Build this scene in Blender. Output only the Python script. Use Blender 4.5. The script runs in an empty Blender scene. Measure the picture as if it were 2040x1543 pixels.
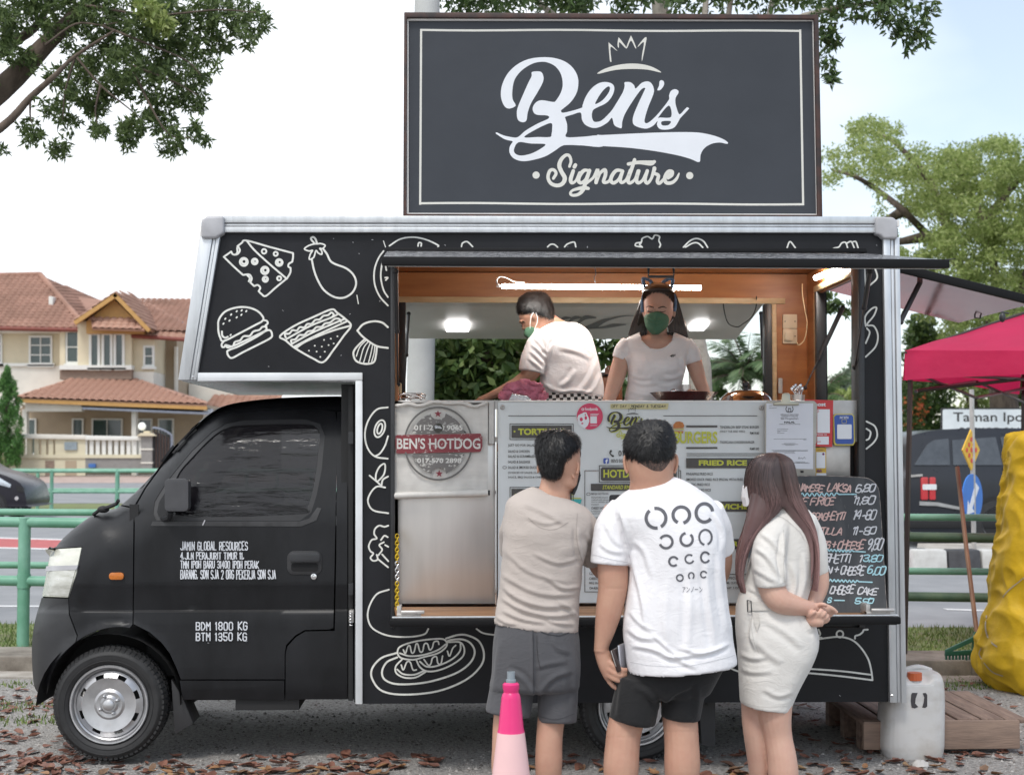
import bpy,bmesh,math,random
import numpy as np
from mathutils import Vector,Matrix,Euler,noise
from mathutils.geometry import tessellate_polygon
from mathutils.bvhtree import BVHTree
random.seed(7)
RNG=np.random.default_rng(11)
C=bpy.context.scene.collection
R=math.radians
# camera
CAM=Vector((0,-6.78,1.51))
F=2780.0
cam_rot=Euler((R(90+2.6),0,R(-2.06)),'XYZ')
cd=bpy.data.cameras.new('camera');co=bpy.data.objects.new('camera',cd);C.objects.link(co)
co.location=CAM;co.rotation_euler=cam_rot
cd.sensor_width=36;cd.lens=36*F/2040;cd.clip_end=3000;cd.clip_start=.05
cd.dof.use_dof=True;cd.dof.focus_distance=6.2;cd.dof.aperture_fstop=5.0
bpy.context.scene.camera=co
# world, sun, exposure
W=bpy.data.worlds.new('World');bpy.context.scene.world=W;W.use_nodes=True
nt=W.node_tree;nt.nodes.clear()
def wn(t,**k):
 n=nt.nodes.new(t)
 for a,b in k.items():setattr(n,a,b)
 return n
sky=wn('ShaderNodeTexSky',sky_type='NISHITA',sun_disc=False,sun_elevation=R(58),sun_rotation=R(200))
tc=wn('ShaderNodeTexCoord');mp=wn('ShaderNodeMapping');mp.inputs['Scale'].default_value=(1,1,2.2)
nz=wn('ShaderNodeTexNoise');nz.inputs['Scale'].default_value=2.2;nz.inputs['Detail'].default_value=5
sep=wn('ShaderNodeSeparateXYZ')
ad=wn('ShaderNodeMath',operation='MULTIPLY_ADD');ad.inputs[1].default_value=1.1;ad.inputs[2].default_value=0.0
sb=wn('ShaderNodeMath',operation='MULTIPLY_ADD');sb.inputs[1].default_value=-1.25
rmp=wn('ShaderNodeMapRange');rmp.inputs['From Min'].default_value=.12;rmp.inputs['From Max'].default_value=.62
rmp.inputs['To Min'].default_value=.28;rmp.inputs['To Max'].default_value=.97
mx=wn('ShaderNodeMix',data_type='RGBA');mx.inputs[7].default_value=(8.6,8.9,9.3,1)
hz=wn('ShaderNodeMix',data_type='RGBA',blend_type='MULTIPLY');hz.inputs[0].default_value=1;hz.inputs[7].default_value=(1.35,1.3,1.2,1)
bg=wn('ShaderNodeBackground');bg.inputs['Strength'].default_value=.112
wo=wn('ShaderNodeOutputWorld');L=nt.links.new
L(tc.outputs['Generated'],mp.inputs['Vector']);L(mp.outputs[0],nz.inputs['Vector'])
L(tc.outputs['Generated'],sep.inputs[0]);L(nz.outputs['Fac'],ad.inputs[0])
L(sep.outputs['X'],sb.inputs[0]);L(ad.outputs[0],sb.inputs[2]);L(sb.outputs[0],rmp.inputs['Value'])
L(sky.outputs[0],hz.inputs[6]);L(hz.outputs[2],mx.inputs[6]);L(rmp.outputs[0],mx.inputs[0])
L(mx.outputs[2],bg.inputs['Color']);L(bg.outputs[0],wo.inputs[0])
sl=bpy.data.lights.new('sun','SUN');sl.energy=1.4;sl.angle=R(14);sl.color=(1,.96,.9)
so=bpy.data.objects.new('sun',sl);C.objects.link(so);so.location=(-3,-6,12)
so.rotation_euler=Euler((R(32),0,R(-20)),'XYZ')
vs=bpy.context.scene.view_settings
vs.view_transform='Standard';vs.look='None';vs.gamma=1;vs.exposure=.5;vs.use_curve_mapping=False
bpy.context.scene.cycles.max_bounces=7;bpy.context.scene.cycles.transparent_max_bounces=12
# measuring
RM=cam_rot.to_matrix()
def at(px,py,Y):
 d=RM@Vector(((px-1020)/F,(771.5-py)/F,-1))
 return CAM+d*((Y-CAM.y)/d.y)
def gnd(px,py,z=0):
 d=RM@Vector(((px-1020)/F,(771.5-py)/F,-1))
 return CAM+d*((z-CAM.z)/d.z)
def sc(Y):return F/(Y-CAM.y)
def xz(pts,Y):return[(at(x,y,Y).x,at(x,y,Y).z)for x,y in pts]
def zm(x0,y0,k,pts):return[tuple([x0+p[0]*k,y0+p[1]*k]+[q*k for q in p[2:]])for p in pts]
def cat(P,n=6,closed=False):
 P=[np.array(p,float)for p in P]
 if len(P)<3 or n<2:return P+([P[0]]if closed else[])
 out=[];m=len(P)
 for i in range(m if closed else m-1):
  a=P[(i-1)%m]if closed or i>0 else 2*P[0]-P[1]
  b=P[i];c=P[(i+1)%m]
  d=P[(i+2)%m]if closed or i+2<m else 2*P[-1]-P[-2]
  for j in range(n):
   t=j/n
   out.append(.5*(2*b+(c-a)*t+(2*a-5*b+4*c-d)*t*t+(3*b-a-3*c+d)*t**3))
 out.append(P[0]if closed else P[-1])
 return out
 # materials
MATS={}
def mat(name,col,rough=.55,metal=0,var=.12,vs_=6,bump=0,bs=60,col2=None,spec=.5,stretch=(1,1,1),dist=.004,emit=None,es=0,coat=0,trans=0,alpha=1,sss=0,island=None,translucent=0,ramp=(.35,.65),detail=4,sheen=0,wrinkle=0):
 if name in MATS:return MATS[name]
 m=bpy.data.materials.new(name);m.use_nodes=True;t=m.node_tree;N=t.nodes;Lk=t.links.new
 b=N['Principled BSDF']
 c=tuple(col)+(1,)
 c2=tuple(col2)+(1,)if col2 else tuple(min(1,x*(1+var))for x in col)+(1,)
 c1=c if col2 else tuple(x*(1-var)for x in col)+(1,)
 tco=N.new('ShaderNodeTexCoord');mpg=N.new('ShaderNodeMapping');mpg.inputs['Scale'].default_value=stretch
 Lk(tco.outputs['Object'],mpg.inputs['Vector'])
 if island:
  g=N.new('ShaderNodeNewGeometry');r=N.new('ShaderNodeValToRGB');r.color_ramp.interpolation='LINEAR'
  for i,cc in enumerate(island):
   e=r.color_ramp.elements[i]if i<2 else r.color_ramp.elements.new(1)
   e.position=i/(len(island)-1);e.color=tuple(cc)+(1,)
  Lk(g.outputs['Random Per Island'],r.inputs['Fac']);colout=r.outputs['Color']
 else:
  n=N.new('ShaderNodeTexNoise');n.inputs['Scale'].default_value=vs_;n.inputs['Detail'].default_value=detail
  n.inputs['Roughness'].default_value=.6
  r=N.new('ShaderNodeValToRGB');r.color_ramp.elements[0].position=ramp[0];r.color_ramp.elements[1].position=ramp[1]
  r.color_ramp.elements[0].color=c1;r.color_ramp.elements[1].color=c2
  Lk(mpg.outputs[0],n.inputs['Vector']);Lk(n.outputs['Fac'],r.inputs['Fac']);colout=r.outputs['Color']
  mr=N.new('ShaderNodeMapRange');mr.inputs['To Min'].default_value=max(0,rough-.08);mr.inputs['To Max'].default_value=min(1,rough+.08)
  Lk(n.outputs['Fac'],mr.inputs['Value']);Lk(mr.outputs[0],b.inputs['Roughness'])
 Lk(colout,b.inputs['Base Color'])
 if island:b.inputs['Roughness'].default_value=rough
 b.inputs['Metallic'].default_value=metal;b.inputs['Specular IOR Level'].default_value=spec
 if coat:b.inputs['Coat Weight'].default_value=coat;b.inputs['Coat Roughness'].default_value=.08
 if trans:b.inputs['Transmission Weight'].default_value=trans
 if alpha<1:b.inputs['Alpha'].default_value=alpha
 if sss:b.inputs['Subsurface Weight'].default_value=sss;b.inputs['Subsurface Radius'].default_value=(.012,.005,.003);b.inputs['Subsurface Scale'].default_value=1
 if sheen:b.inputs['Sheen Weight'].default_value=sheen
 if emit:b.inputs['Emission Color'].default_value=tuple(emit)+(1,);b.inputs['Emission Strength'].default_value=es
 if bump:
  n2=N.new('ShaderNodeTexNoise');n2.inputs['Scale'].default_value=bs;n2.inputs['Detail'].default_value=5
  bu=N.new('ShaderNodeBump');bu.inputs['Strength'].default_value=bump;bu.inputs['Distance'].default_value=dist
  Lk(mpg.outputs[0],n2.inputs['Vector']);Lk(n2.outputs['Fac'],bu.inputs['Height']);Lk(bu.outputs[0],b.inputs['Normal'])
 if wrinkle:
  n3=N.new('ShaderNodeTexNoise');n3.inputs['Scale'].default_value=wrinkle;n3.inputs['Detail'].default_value=3;n3.inputs['Distortion'].default_value=1.6;b3=N.new('ShaderNodeBump');b3.inputs['Strength'].default_value=.3;b3.inputs['Distance'].default_value=.012
  m3=N.new('ShaderNodeMapping');m3.inputs['Scale'].default_value=(1,1,1.8);Lk(tco.outputs['Object'],m3.inputs['Vector']);Lk(m3.outputs[0],n3.inputs['Vector']);a3=N.new('ShaderNodeMath');a3.operation='SUBTRACT';a3.inputs[1].default_value=.5;c3=N.new('ShaderNodeMath');c3.operation='ABSOLUTE'
  Lk(n3.outputs['Fac'],a3.inputs[0]);Lk(a3.outputs[0],c3.inputs[0]);Lk(c3.outputs[0],b3.inputs['Height']);Lk(bu.outputs[0],b3.inputs['Normal']);Lk(b3.outputs[0],b.inputs['Normal'])
 if translucent:
  tr=N.new('ShaderNodeBsdfTranslucent');ms=N.new('ShaderNodeMixShader');ms.inputs[0].default_value=translucent
  Lk(colout,tr.inputs['Color']);Lk(b.outputs[0],ms.inputs[1]);Lk(tr.outputs[0],ms.inputs[2])
  Lk(ms.outputs[0],N['Material Output'].inputs['Surface'])
 MATS[name]=m
 return m
 # object helpers
ORG={}
def tag(o,label=None,cat_=None,group=None,kind=None):
 if label:o['label']=label
 if cat_:o['category']=cat_
 if group:o['group']=group
 if kind:o['kind']=kind
 return o
def thing(name,label,cat_,loc=(0,0,0),group=None):
 o=bpy.data.objects.new(name,None);C.objects.link(o);o.location=loc;o.empty_display_size=.1
 ORG[o.name]=Vector(loc);return tag(o,label,cat_,group)
def link_mesh(name,me,parent=None,base=None,m=None):
 o=bpy.data.objects.new(name,me);C.objects.link(o)
 if parent is not None:
  o.parent=parent;org=ORG[parent.name]
 else:
  org=Vector(base)if base is not None else Vector((0,0,0));o.location=org
 ORG[o.name]=org.copy()
 if org.length:me.transform(Matrix.Translation(-org))
 if m:me.materials.append(m)
 return o
class B:
 def __init__(s):s.v=[];s.f=[];s.g=[];s.hold=False
 def add(s,vs,fs):
  if not s.hold:s.g.append((len(s.v),len(s.f)))
  n=len(s.v);s.v+=[tuple(v)for v in vs];s.f+=[tuple(n+i for i in f)for f in fs];return s
 def box(s,x0,x1,y0,y1,z0,z1):
  return s.add([(x,y,z)for x in(x0,x1)for y in(y0,y1)for z in(z0,z1)],[(0,1,3,2),(4,6,7,5),(0,4,5,1),(2,3,7,6),(0,2,6,4),(1,5,7,3)])
 def hexa(s,p):
  return s.add(p,[(0,3,2,1),(4,5,6,7),(0,1,5,4),(1,2,6,5),(2,3,7,6),(3,0,4,7)])
 def prism(s,loops,y0,y1,fr=None):
  """loops: outer polygon then holes, (x,z); extruded from y0 to y1 (front first)"""
  if not isinstance(loops[0][0],(tuple,list,np.ndarray)):loops=[loops]
  V3=[[Vector((p[0],0,p[1]))for p in l]for l in loops]
  tri=tessellate_polygon(V3);flat=[p for l in V3 for p in l];n=len(flat)
  vs=[(p.x,y0,p.z)for p in flat]+[(p.x,y1,p.z)for p in flat]
  if fr:vs=[fr(*v)for v in vs]
  fs=[]
  for a,b,c in tri:
   nn=(flat[b]-flat[a]).cross(flat[c]-flat[a]).y
   if nn>0:a,c=c,a
   fs+=[(a,b,c),(n+c,n+b,n+a)]
  k=0
  for l in V3:
   m=len(l)
   for i in range(m):
    j=(i+1)%m;fs.append((k+i,n+k+i,n+k+j,k+j))
   k+=m
  return s.add(vs,fs)
 def face(s,loops,y,fr=None):
  if not isinstance(loops[0][0],(tuple,list,np.ndarray)):loops=[loops]
  V3=[[Vector((p[0],0,p[1]))for p in l]for l in loops]
  tri=tessellate_polygon(V3);flat=[p for l in V3 for p in l]
  vs=[(p.x,y,p.z)for p in flat]
  if fr:vs=[fr(*v)for v in vs]
  return s.add(vs,[(a,b,c)if(flat[b]-flat[a]).cross(flat[c]-flat[a]).y<=0 else(c,b,a)for a,b,c in tri])
 def tube(s,P,r,n=8,caps=True,flat=1.0,up=None):
  P=[Vector(p)for p in P];m=len(P)
  rr=r if hasattr(r,'__len__')else[r]*m
  t0=(P[1]-P[0]).normalized()
  u=Vector(up)if up is not None else(Vector((0,0,1))if abs(t0.z)<.9 else Vector((0,1,0)))
  vs=[]
  for i in range(m):
   t=(P[min(i+1,m-1)]-P[max(i-1,0)])
   if t.length<1e-9:t=t0
   t=t.normalized();a=u-t*u.dot(t)
   if a.length<1e-4:a=t.orthogonal()
   a.normalize();b_=t.cross(a);u=a if up is None else u
   for j in range(n):
    an=2*math.pi*j/n
    vs.append(P[i]+(a*math.cos(an)*flat+b_*math.sin(an))*rr[i])
  fs=[(i*n+j,i*n+(j+1)%n,(i+1)*n+(j+1)%n,(i+1)*n+j)for i in range(m-1)for j in range(n)]
  if caps:fs+=[tuple(range(n))[::-1],tuple((m-1)*n+j for j in range(n))]
  return s.add(vs,fs)
 def lathe(s,prof,c=(0,0,0),n=24,axis='Z',caps=True):
  c=Vector(c);vs=[]
  for r,h in prof:
   for j in range(n):
    a=2*math.pi*j/n;x,y=r*math.cos(a),r*math.sin(a)
    p={'Z':(x,y,h),'Y':(x,h,y),'X':(h,x,y)}[axis]
    vs.append(c+Vector(p))
  m=len(prof)
  fs=[(i*n+j,i*n+(j+1)%n,(i+1)*n+(j+1)%n,(i+1)*n+j)for i in range(m-1)for j in range(n)]
  if caps:fs+=[tuple(range(n))[::-1],tuple((m-1)*n+j for j in range(n))]
  return s.add(vs,fs)
 def ell(s,c,r,n=16,m=10,rot=None):
  c=Vector(c);vs=[];r=Vector(r)if hasattr(r,'__len__')else Vector((r,r,r))
  for i in range(m+1):
   th=math.pi*i/m
   for j in range(n):
    ph=2*math.pi*j/n
    p=Vector((r.x*math.sin(th)*math.cos(ph),r.y*math.sin(th)*math.sin(ph),r.z*math.cos(th)))
    if rot is not None:p=rot@p
    vs.append(c+p)
  return s.add(vs,[(i*n+j,(i+1)*n+j,(i+1)*n+(j+1)%n,i*n+(j+1)%n)for i in range(m)for j in range(n)])
 def stroke(s,pts,w,Y,sm=6,cap=True,closed=False,fr=None):
  """painted line; pts in photo pixels (x,y[,w]); flat ribbon just proud of plane Y"""
  global LIFT
  P=cat([(p[0],p[1],(p[2]if len(p)>2 else w))for p in pts],sm,closed)
  P=[p for i,p in enumerate(P)if i==0 or abs(p[0]-P[i-1][0])+abs(p[1]-P[i-1][1])>.05]
  if len(P)==1:P.append(P[0]+np.array([.3,0,0]))
  vs=[];n=len(P);k=0
  def pt(x,y):
   q=at(x,y,Y);return(q.x,Y-LIFT-k*1e-6,q.z)
  L_,Rr=[],[]
  for i in range(n):
   d=P[min(i+1,n-1)][:2]-P[max(i-1,0)][:2]
   if closed and(i==0 or i==n-1):d=P[1][:2]-P[n-2][:2]
   d=d/(np.hypot(*d)+1e-9);nn=np.array([-d[1],d[0]])*P[i][2]/2
   k=i;L_.append(pt(*(P[i][:2]+nn)));Rr.append(pt(*(P[i][:2]-nn)))
  fs=[(i,i+1,n+i+1,n+i)for i in range(n-1)]
  vs=L_+Rr
  if cap and not closed:
   for i,sg in((0,-1),(n-1,1)):
    c=P[i][:2];w2=P[i][2]/2
    if w2<.6:continue
    d=P[min(i+1,n-1)][:2]-P[max(i-1,0)][:2];a0=math.atan2(d[1],d[0])+(math.pi if sg<0 else 0)
    k=i;b0=len(vs);m=7
    vs+=[pt(c[0]+w2*math.cos(a0-math.pi/2+math.pi*j/(m-1)),c[1]+w2*math.sin(a0-math.pi/2+math.pi*j/(m-1)))for j in range(m)]
    fs.append(tuple(b0+j for j in range(m)))
  if fr:vs=[fr(*v)for v in vs]
  s.add(vs,fs);LIFT+=1.2e-5 if LIFT<.012 else-.006
  return s
 def obj(s,name,m,parent=None,smooth=False,bevel=0,base=None,seg=2,kind=None,auto=None):
  me=bpy.data.meshes.new(name);me.from_pydata(s.v,[],s.f)
  if bevel or auto:
   bm=bmesh.new();bm.from_mesh(me)
   bmesh.ops.remove_doubles(bm,verts=bm.verts,dist=1e-5)
   bmesh.ops.recalc_face_normals(bm,faces=bm.faces)
   if bevel:
    es=[e for e in bm.edges if len(e.link_faces)==2 and e.calc_face_angle(0)>.6]
    bmesh.ops.bevel(bm,geom=es,offset=bevel,segments=seg,profile=.5,affect='EDGES',clamp_overlap=True)
   bm.to_mesh(me);bm.free()
  if smooth or bevel:
   me.polygons.foreach_set('use_smooth',[True]*len(me.polygons))
   if bevel or smooth=='auto':
    me.update()
    bm=bmesh.new();bm.from_mesh(me)
    for e in bm.edges:
     if len(e.link_faces)==2 and e.calc_face_angle(0)>R(32):e.smooth=False
    bm.to_mesh(me);bm.free()
  me.update()
  o=link_mesh(name,me,parent,base,m)
  if kind:o['kind']=kind
  return o
 def objs(s,name,m,parent=None,**k):
  g=s.g+[(len(s.v),len(s.f))];out=[]
  for(a,c),(b_,d)in zip(g[:-1],g[1:]):
   q=B();q.v=s.v[a:b_];q.f=[tuple(i-a for i in f)for f in s.f[c:d]]
   if q.f:out.append(q.obj(name,m,parent,**k))
  return out
LIFT=.0015
def reset():
 global LIFT
 LIFT=.0015
def clone(o,name,parent,loc):
 c=o.copy();c.name=name;C.objects.link(c);c.parent=parent;c.location=loc;return c
 # lettering
GL={}
for ln in """A 00 26 40|12 32;B 00 06 36 45 44 33 03|33 42 41 30 00;C 45 36 16 05 01 10 30 41;D 00 06 26 44 42 20 00;E 46 06 00 40|03 33
F 46 06 00|03 33;G 45 36 16 05 01 10 30 41 43 23;H 06 00|46 40|03 43;I 26 20;J 46 41 30 10 01;K 06 00|46 03 40;L 06 00 40;M 00 06 23 46 40
N 00 06 40 46;O 16 36 45 41 30 10 01 05 16;P 00 06 36 45 44 33 03;Q 16 36 45 41 30 10 01 05 16|22 40;R 00 06 36 45 44 33 03|23 40
S 45 36 16 05 04 13 33 42 41 30 10 01;T 06 46|26 20;U 06 01 10 30 41 46;V 06 20 46;W 06 10 24 30 46;X 06 40|46 00;Y 06 23 46|23 20;Z 06 46 00 40
0 16 36 45 41 30 10 01 05 16;1 15 26 20;2 05 16 36 45 44 00 40;3 05 16 36 45 44 33 42 41 30 10 01|13 33;4 30 36 02 42;5 46 06 03 33 42 41 30 10 01
6 36 16 04 01 10 30 41 42 33 13 02;7 06 46 20;8 16 36 45 44 33 13 04 05 16|13 02 01 10 30 41 42 33;9 44 33 13 04 05 16 36 45 42 20
. 20 21;, 21 10;- 13 33;+ 03 43|25 21;' 26 24;& 41 20 01 02 35 26 15 40;: 24 25|21 22""".replace('\n',';').split(';'):
 GL[ln[0]]=[[(int(p[0]),int(p[1]))for p in st.split()]for st in ln[2:].split('|')]
def hand(b,s,x0,x1,ytop,ybot,Y,w,slant=0,rnd=0,sm=1,gap=1.6,drop=0,tail=1.0):
 """brush or chalk lettering drawn stroke by stroke to fill x0..x1"""
 adv=[(1.4 if c in "I1.,':" else 2.6 if c==' ' else 4)+gap for c in s];tot=sum(adv)-gap
 kx=(x1-x0)/tot;x=x0;h=ybot-ytop;b.g.append((len(b.v),len(b.f)));b.hold=True
 for c,a in zip(s,adv):
  if c in GL:
   off=-1.3 if c in "I1.,':" else 0;jy=random.uniform(-rnd,rnd)*h
   hh=h*(1+random.uniform(-rnd,rnd))
   for st in GL[c]:
    pts=[]
    for i,(u,v)in enumerate(st):
     f=v/6
     pts.append((x+(u+off)*kx+slant*f*hh+random.uniform(-rnd,rnd)*kx*2,ybot+jy-f*hh+drop*(x-x0)+random.uniform(-rnd,rnd)*h*.4,w*random.uniform(1-rnd*2,1+rnd*2)))
    if sm>1:b.stroke(pts,w,Y,sm=sm)
    else:
     for p_,q_ in zip(pts[:-1],pts[1:]):b.stroke([p_,q_],w,Y,sm=1)
  x+=a*kx
 b.hold=False
TC={}
def text_geo(s,bold=0.0,shear=0.0):
 key=(s,bold,shear)
 if key in TC:return TC[key]
 cu=bpy.data.curves.new('t','FONT');cu.body=s;cu.offset=bold;cu.shear=shear;cu.resolution_u=4;cu.fill_mode='FRONT'
 o=bpy.data.objects.new('t',cu);me=bpy.data.meshes.new_from_object(o)
 v=np.array([tuple(p.co)[:2]for p in me.vertices])if len(me.vertices)else np.zeros((1,2));f=[tuple(p.vertices)for p in me.polygons]
 bpy.data.objects.remove(o);bpy.data.curves.remove(cu);bpy.data.meshes.remove(me)
 mn=v.min(0);sz=np.maximum(v.max(0)-mn,1e-6);TC[key]=((v-mn)/sz,f);return TC[key]
def text(b,s,x0,x1,ytop,ybot,Y,bold=.012,shear=0,fr=None,flipx=False):
 """printed lettering filling a photo-pixel box on plane Y"""
 global LIFT
 v,f=text_geo(s,bold,shear);vs=[]
 for u,w in v:
  if flipx:u=1-u
  q=at(x0+u*(x1-x0),ybot-w*(ybot-ytop),Y);p=(q.x,Y-LIFT,q.z);vs.append(fr(*p)if fr else p)
 b.add(vs,f if not flipx else[x[::-1]for x in f]);LIFT+=1.2e-5 if LIFT<.012 else-.006
def pxrect(x0,x1,y0,y1):return[(x0,y1),(x1,y1),(x1,y0),(x0,y0)]
def rrect(x0,x1,y0,y1,r,n=5):
 out=[]
 for cx,cy,a in((x1-r,y1-r,0),(x0+r,y1-r,90),(x0+r,y0+r,180),(x1-r,y0+r,270)):
  out+=[(cx+r*math.cos(R(a+90*i/n)),cy+r*math.sin(R(a+90*i/n)))for i in range(n+1)]
 return out
def circ(cx,cy,r,n=24,ry=None):return[(cx+r*math.cos(2*math.pi*i/n),cy+(ry or r)*math.sin(2*math.pi*i/n))for i in range(n)]
def slab(name,pts,Y0,Y1,m,parent=None,bevel=0,**k):
 """a solid whose front outline is measured in photo pixels on plane Y0"""
 return B().prism([xz(l,Y0)for l in pts]if isinstance(pts[0][0],(tuple,list))else xz(pts,Y0),Y0,Y1).obj(name,m,parent,bevel=bevel,**k)
def decal(name,pts,Y,m,parent,lift=.002):
 return B().face([xz(l,Y)for l in pts]if isinstance(pts[0][0],(tuple,list))else xz(pts,Y),Y-lift).obj(name,m,parent)
 # materials used widely
black_vinyl=mat('black_vinyl',(.012,.0125,.0155),.45,spec=.28,var=.25,vs_=3,bump=.15,bs=9,dist=.01)
cab_paint=mat('matte_black_paint',(.012,.0125,.0145),.4,spec=.32,var=.35,vs_=5,bump=.05,bs=200,stretch=(1,1,.35),detail=8)
alu=mat('anodised_aluminium',(.62,.64,.66),.38,metal=.55,var=.08,vs_=4,stretch=(8,8,1))
white_alu=mat('white_aluminium_trim',(.72,.74,.76),.35,metal=.15,var=.06)
grey_plastic=mat('grey_corner_plastic',(.42,.42,.44),.5)
dark=mat('black_rubber',(.012,.012,.013),.65)
edge_black=mat('dull_black_edge',(.008,.008,.009),.6,spec=.2)
dark_gloss=mat('black_plastic',(.03,.031,.034),.38,var=.2)
paint_line=mat('cream_line_paint',(.72,.72,.68),.5,var=.1,vs_=30)
steel=mat('brushed_steel',(.72,.69,.66),.34,metal=.75,var=.05,vs_=2,stretch=(6,6,.5),bump=.05,bs=3)
steel_dull=mat('dull_steel',(.5,.48,.46),.45,metal=.6,var=.15,vs_=7)
wood=mat('varnished_plywood',(.42,.17,.055),.4,col2=(.27,.095,.03),vs_=2.2,stretch=(1,1,7),bump=.05,bs=20,ramp=(.3,.75),detail=7)
pale_wood=mat('pale_trim_wood',(.62,.47,.28),.5,col2=(.5,.36,.2),vs_=5,stretch=(1,1,5))
white_panel=mat('white_panel',(.70,.68,.66),.45,var=.06,vs_=2)
chrome=mat('chrome',(.75,.75,.76),.12,metal=1,var=.05)
LED=mat('lit_tube',(1,1,1),.5,emit=(1,.96,.9),es=48)
LED2=mat('lit_lamp_panel',(1,1,1),.5,emit=(1,1,1),es=3.5)
YB=1.70
truck=thing('food_truck','matte black food truck with white food line drawings and its serving hatch raised','food truck',(at(222,1510,.08).x,.8,0))
# box body
hole=[(782,1247),(1716,1249),(1722,500),(782,498)]
slab('side_panel',[[(430,462),(1757,463),(1770,1397),(721,1401),(721,743),(392,743)],hole],0,.03,black_vinyl,truck)
xr=at(1798,900,0).x;xi=xr-.05;zt=at(1020,432,0).z;zb=at(1020,1398,0).z;zo=2.45;zc=1.765
xl=at(707,900,0).x
def ybox(name,x0,x1,y0,y1,z0,z1,m,parent=None,bevel=0):return B().box(x0,x1,y0,y1,z0,z1).obj(name,m,parent,bevel=bevel)
nose_t=at(402,470,0);nose_b=at(358,757,0)
ybox('roof_panel',nose_t.x+.02,xr,.0,YB,zt-.035,zt-.005,white_panel,truck)
hb=[(-.372,zc-.01),(1.88,zc-.01),(1.88,zo),(-.372,zo)]
B().prism([[(nose_b.x+.03,nose_b.z+.03),(xl,nose_b.z+.03),(xl,zb),(xr-.03,zb),(xr-.03,zt-.04),(nose_t.x+.04,zt-.04)],hb],YB-.03,YB).obj('rear_side_panel',black_vinyl,truck)
def sw(x,y,z):return(y,x,z)
hatch_y0,hatch_y1=.33,1.39
B().prism([[(.03,zb),(YB-.03,zb),(YB-.03,zt-.04),(.03,zt-.04)],[(hatch_y0,zc),(hatch_y1,zc),(hatch_y1,zo),(hatch_y0,zo)]],xr-.03,xr,fr=sw).obj('end_panel',black_vinyl,truck)
nb=B();nb.add([(nose_t.x,0,zt-.02),(nose_t.x,YB,zt-.02),(nose_b.x,YB,nose_b.z),(nose_b.x,0,nose_b.z),(nose_t.x+.03,0,zt-.02),(nose_t.x+.03,YB,zt-.02),(nose_b.x+.03,YB,nose_b.z),(nose_b.x+.03,0,nose_b.z)],[(0,1,2,3),(7,6,5,4),(0,3,7,4),(1,5,6,2),(0,4,5,1),(3,2,6,7)]).obj('nose_panel',white_panel,truck)
foil=mat('wrinkled_foil_lining',(.55,.55,.57),.22,metal=.8,col2=(.25,.25,.27),vs_=5,stretch=(1,9,1),bump=.6,bs=9,dist=.02)
ybox('luton_floor',nose_b.x+.01,xl+.01,.02,YB-.02,nose_b.z-.005,nose_b.z+.02,foil,truck)
ybox('cab_side_wall',xl-.0,xl+.03,.03,YB-.03,zb,nose_b.z-.006,dark_gloss,truck)
ybox('box_floor',xl+.03,xr-.04,.035,YB-.035,.62,.66,dark_gloss,truck)
ybox('skirt_rear',xl+.03,xr-.04,YB-.2,YB-.17,zb,.62,dark,truck)
def rail(name,p0,p1,q1,q0,m=alu,y=(-.025,.03),cuts=(.42,.5,.62,.68),par=truck):
 """p0->p1 outer edge, q0->q1 inner edge; strips with grooves between"""
 b=B();g=B();e=[0]+list(cuts)+[1]
 def mixp(a,c,t):return(a[0]+(c[0]-a[0])*t,a[1]+(c[1]-a[1])*t)
 for i in range(len(e)-1):
  t0,t1=e[i],e[i+1]
  quad=[mixp(p0,q0,t0),mixp(p1,q1,t0),mixp(p1,q1,t1),mixp(p0,q0,t1)]
  if i%2==0:b.prism(xz(quad,0),y[0]+(.006 if i==2 else 0),y[1])
  else:g.prism(xz(quad,0),y[0]+.014,y[1]-.003)
 r=b.obj(name,m,par,bevel=.002);g.obj('rail_groove',grey_plastic,r)
 return r
rail('top_rail',(445,431),(1746,433),(1746,465),(445,464))
rail('nose_rail',(401,472),(357,757),(393,757),(440,472),cuts=(.62,.66,.8,.83))
rail('rear_corner_rail',(1789,474),(1803,1397),(1770,1397),(1757,474),cuts=(.3,.36,.52,.58))
slab('luton_rail',[(393,742),(722,742),(722,757),(707,757),(393,759)],-.02,.04,white_alu,truck,bevel=.003)
slab('corner_rail',[(708,758),(722,758),(722,1402),(708,1402)],-.02,.06,white_alu,truck,bevel=.003)
for pts in([(400,474),(400,440),(410,431),(446,430),(446,464),(436,470),(432,474)],[(1745,431),(1780,432),(1789,440),(1789,475),(1760,475),(1755,468),(1745,466)]):
 slab('corner_cap',pts,-.045,.08,grey_plastic,truck,bevel=.012,seg=3)
rv=B()
for px,py in((384,750),(437,462),(1778,1385),(1762,460)):
 p=at(px,py,-.03);rv.lathe([(.005,0),(.005,-.004),(.002,-.006)],(p.x,-.022,p.z),8,'Y')
rv.obj('rivets',chrome,truck,kind='stuff')
ybox('ceiling',xl+.04,xr-.035,.04,YB-.035,zt-.06,zt-.04,wood,truck)
yb=YB-.035
ibk=[(xl+.04,.67),(xr-.035,.67),(xr-.035,zt-.065),(xl+.04,zt-.065)]
B().prism([ibk,[(-.34,zc),(1.855,zc),(1.855,zo-.015),(-.34,zo-.015)]],yb-.02,yb).obj('rear_lining',wood,truck)
B().prism([[(.04,.67),(yb-.02,.67),(yb-.02,zt-.065),(.04,zt-.065)],[(hatch_y0+.02,zc),(hatch_y1-.02,zc),(hatch_y1-.02,zo-.01),(hatch_y0+.02,zo-.01)]],xr-.055,xr-.035,fr=sw).obj('end_lining',wood,truck)
ybox('left_lining',xl+.035,xl+.055,.04,yb-.02,.67,zt-.065,wood,truck)
fx=yb-.03
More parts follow.
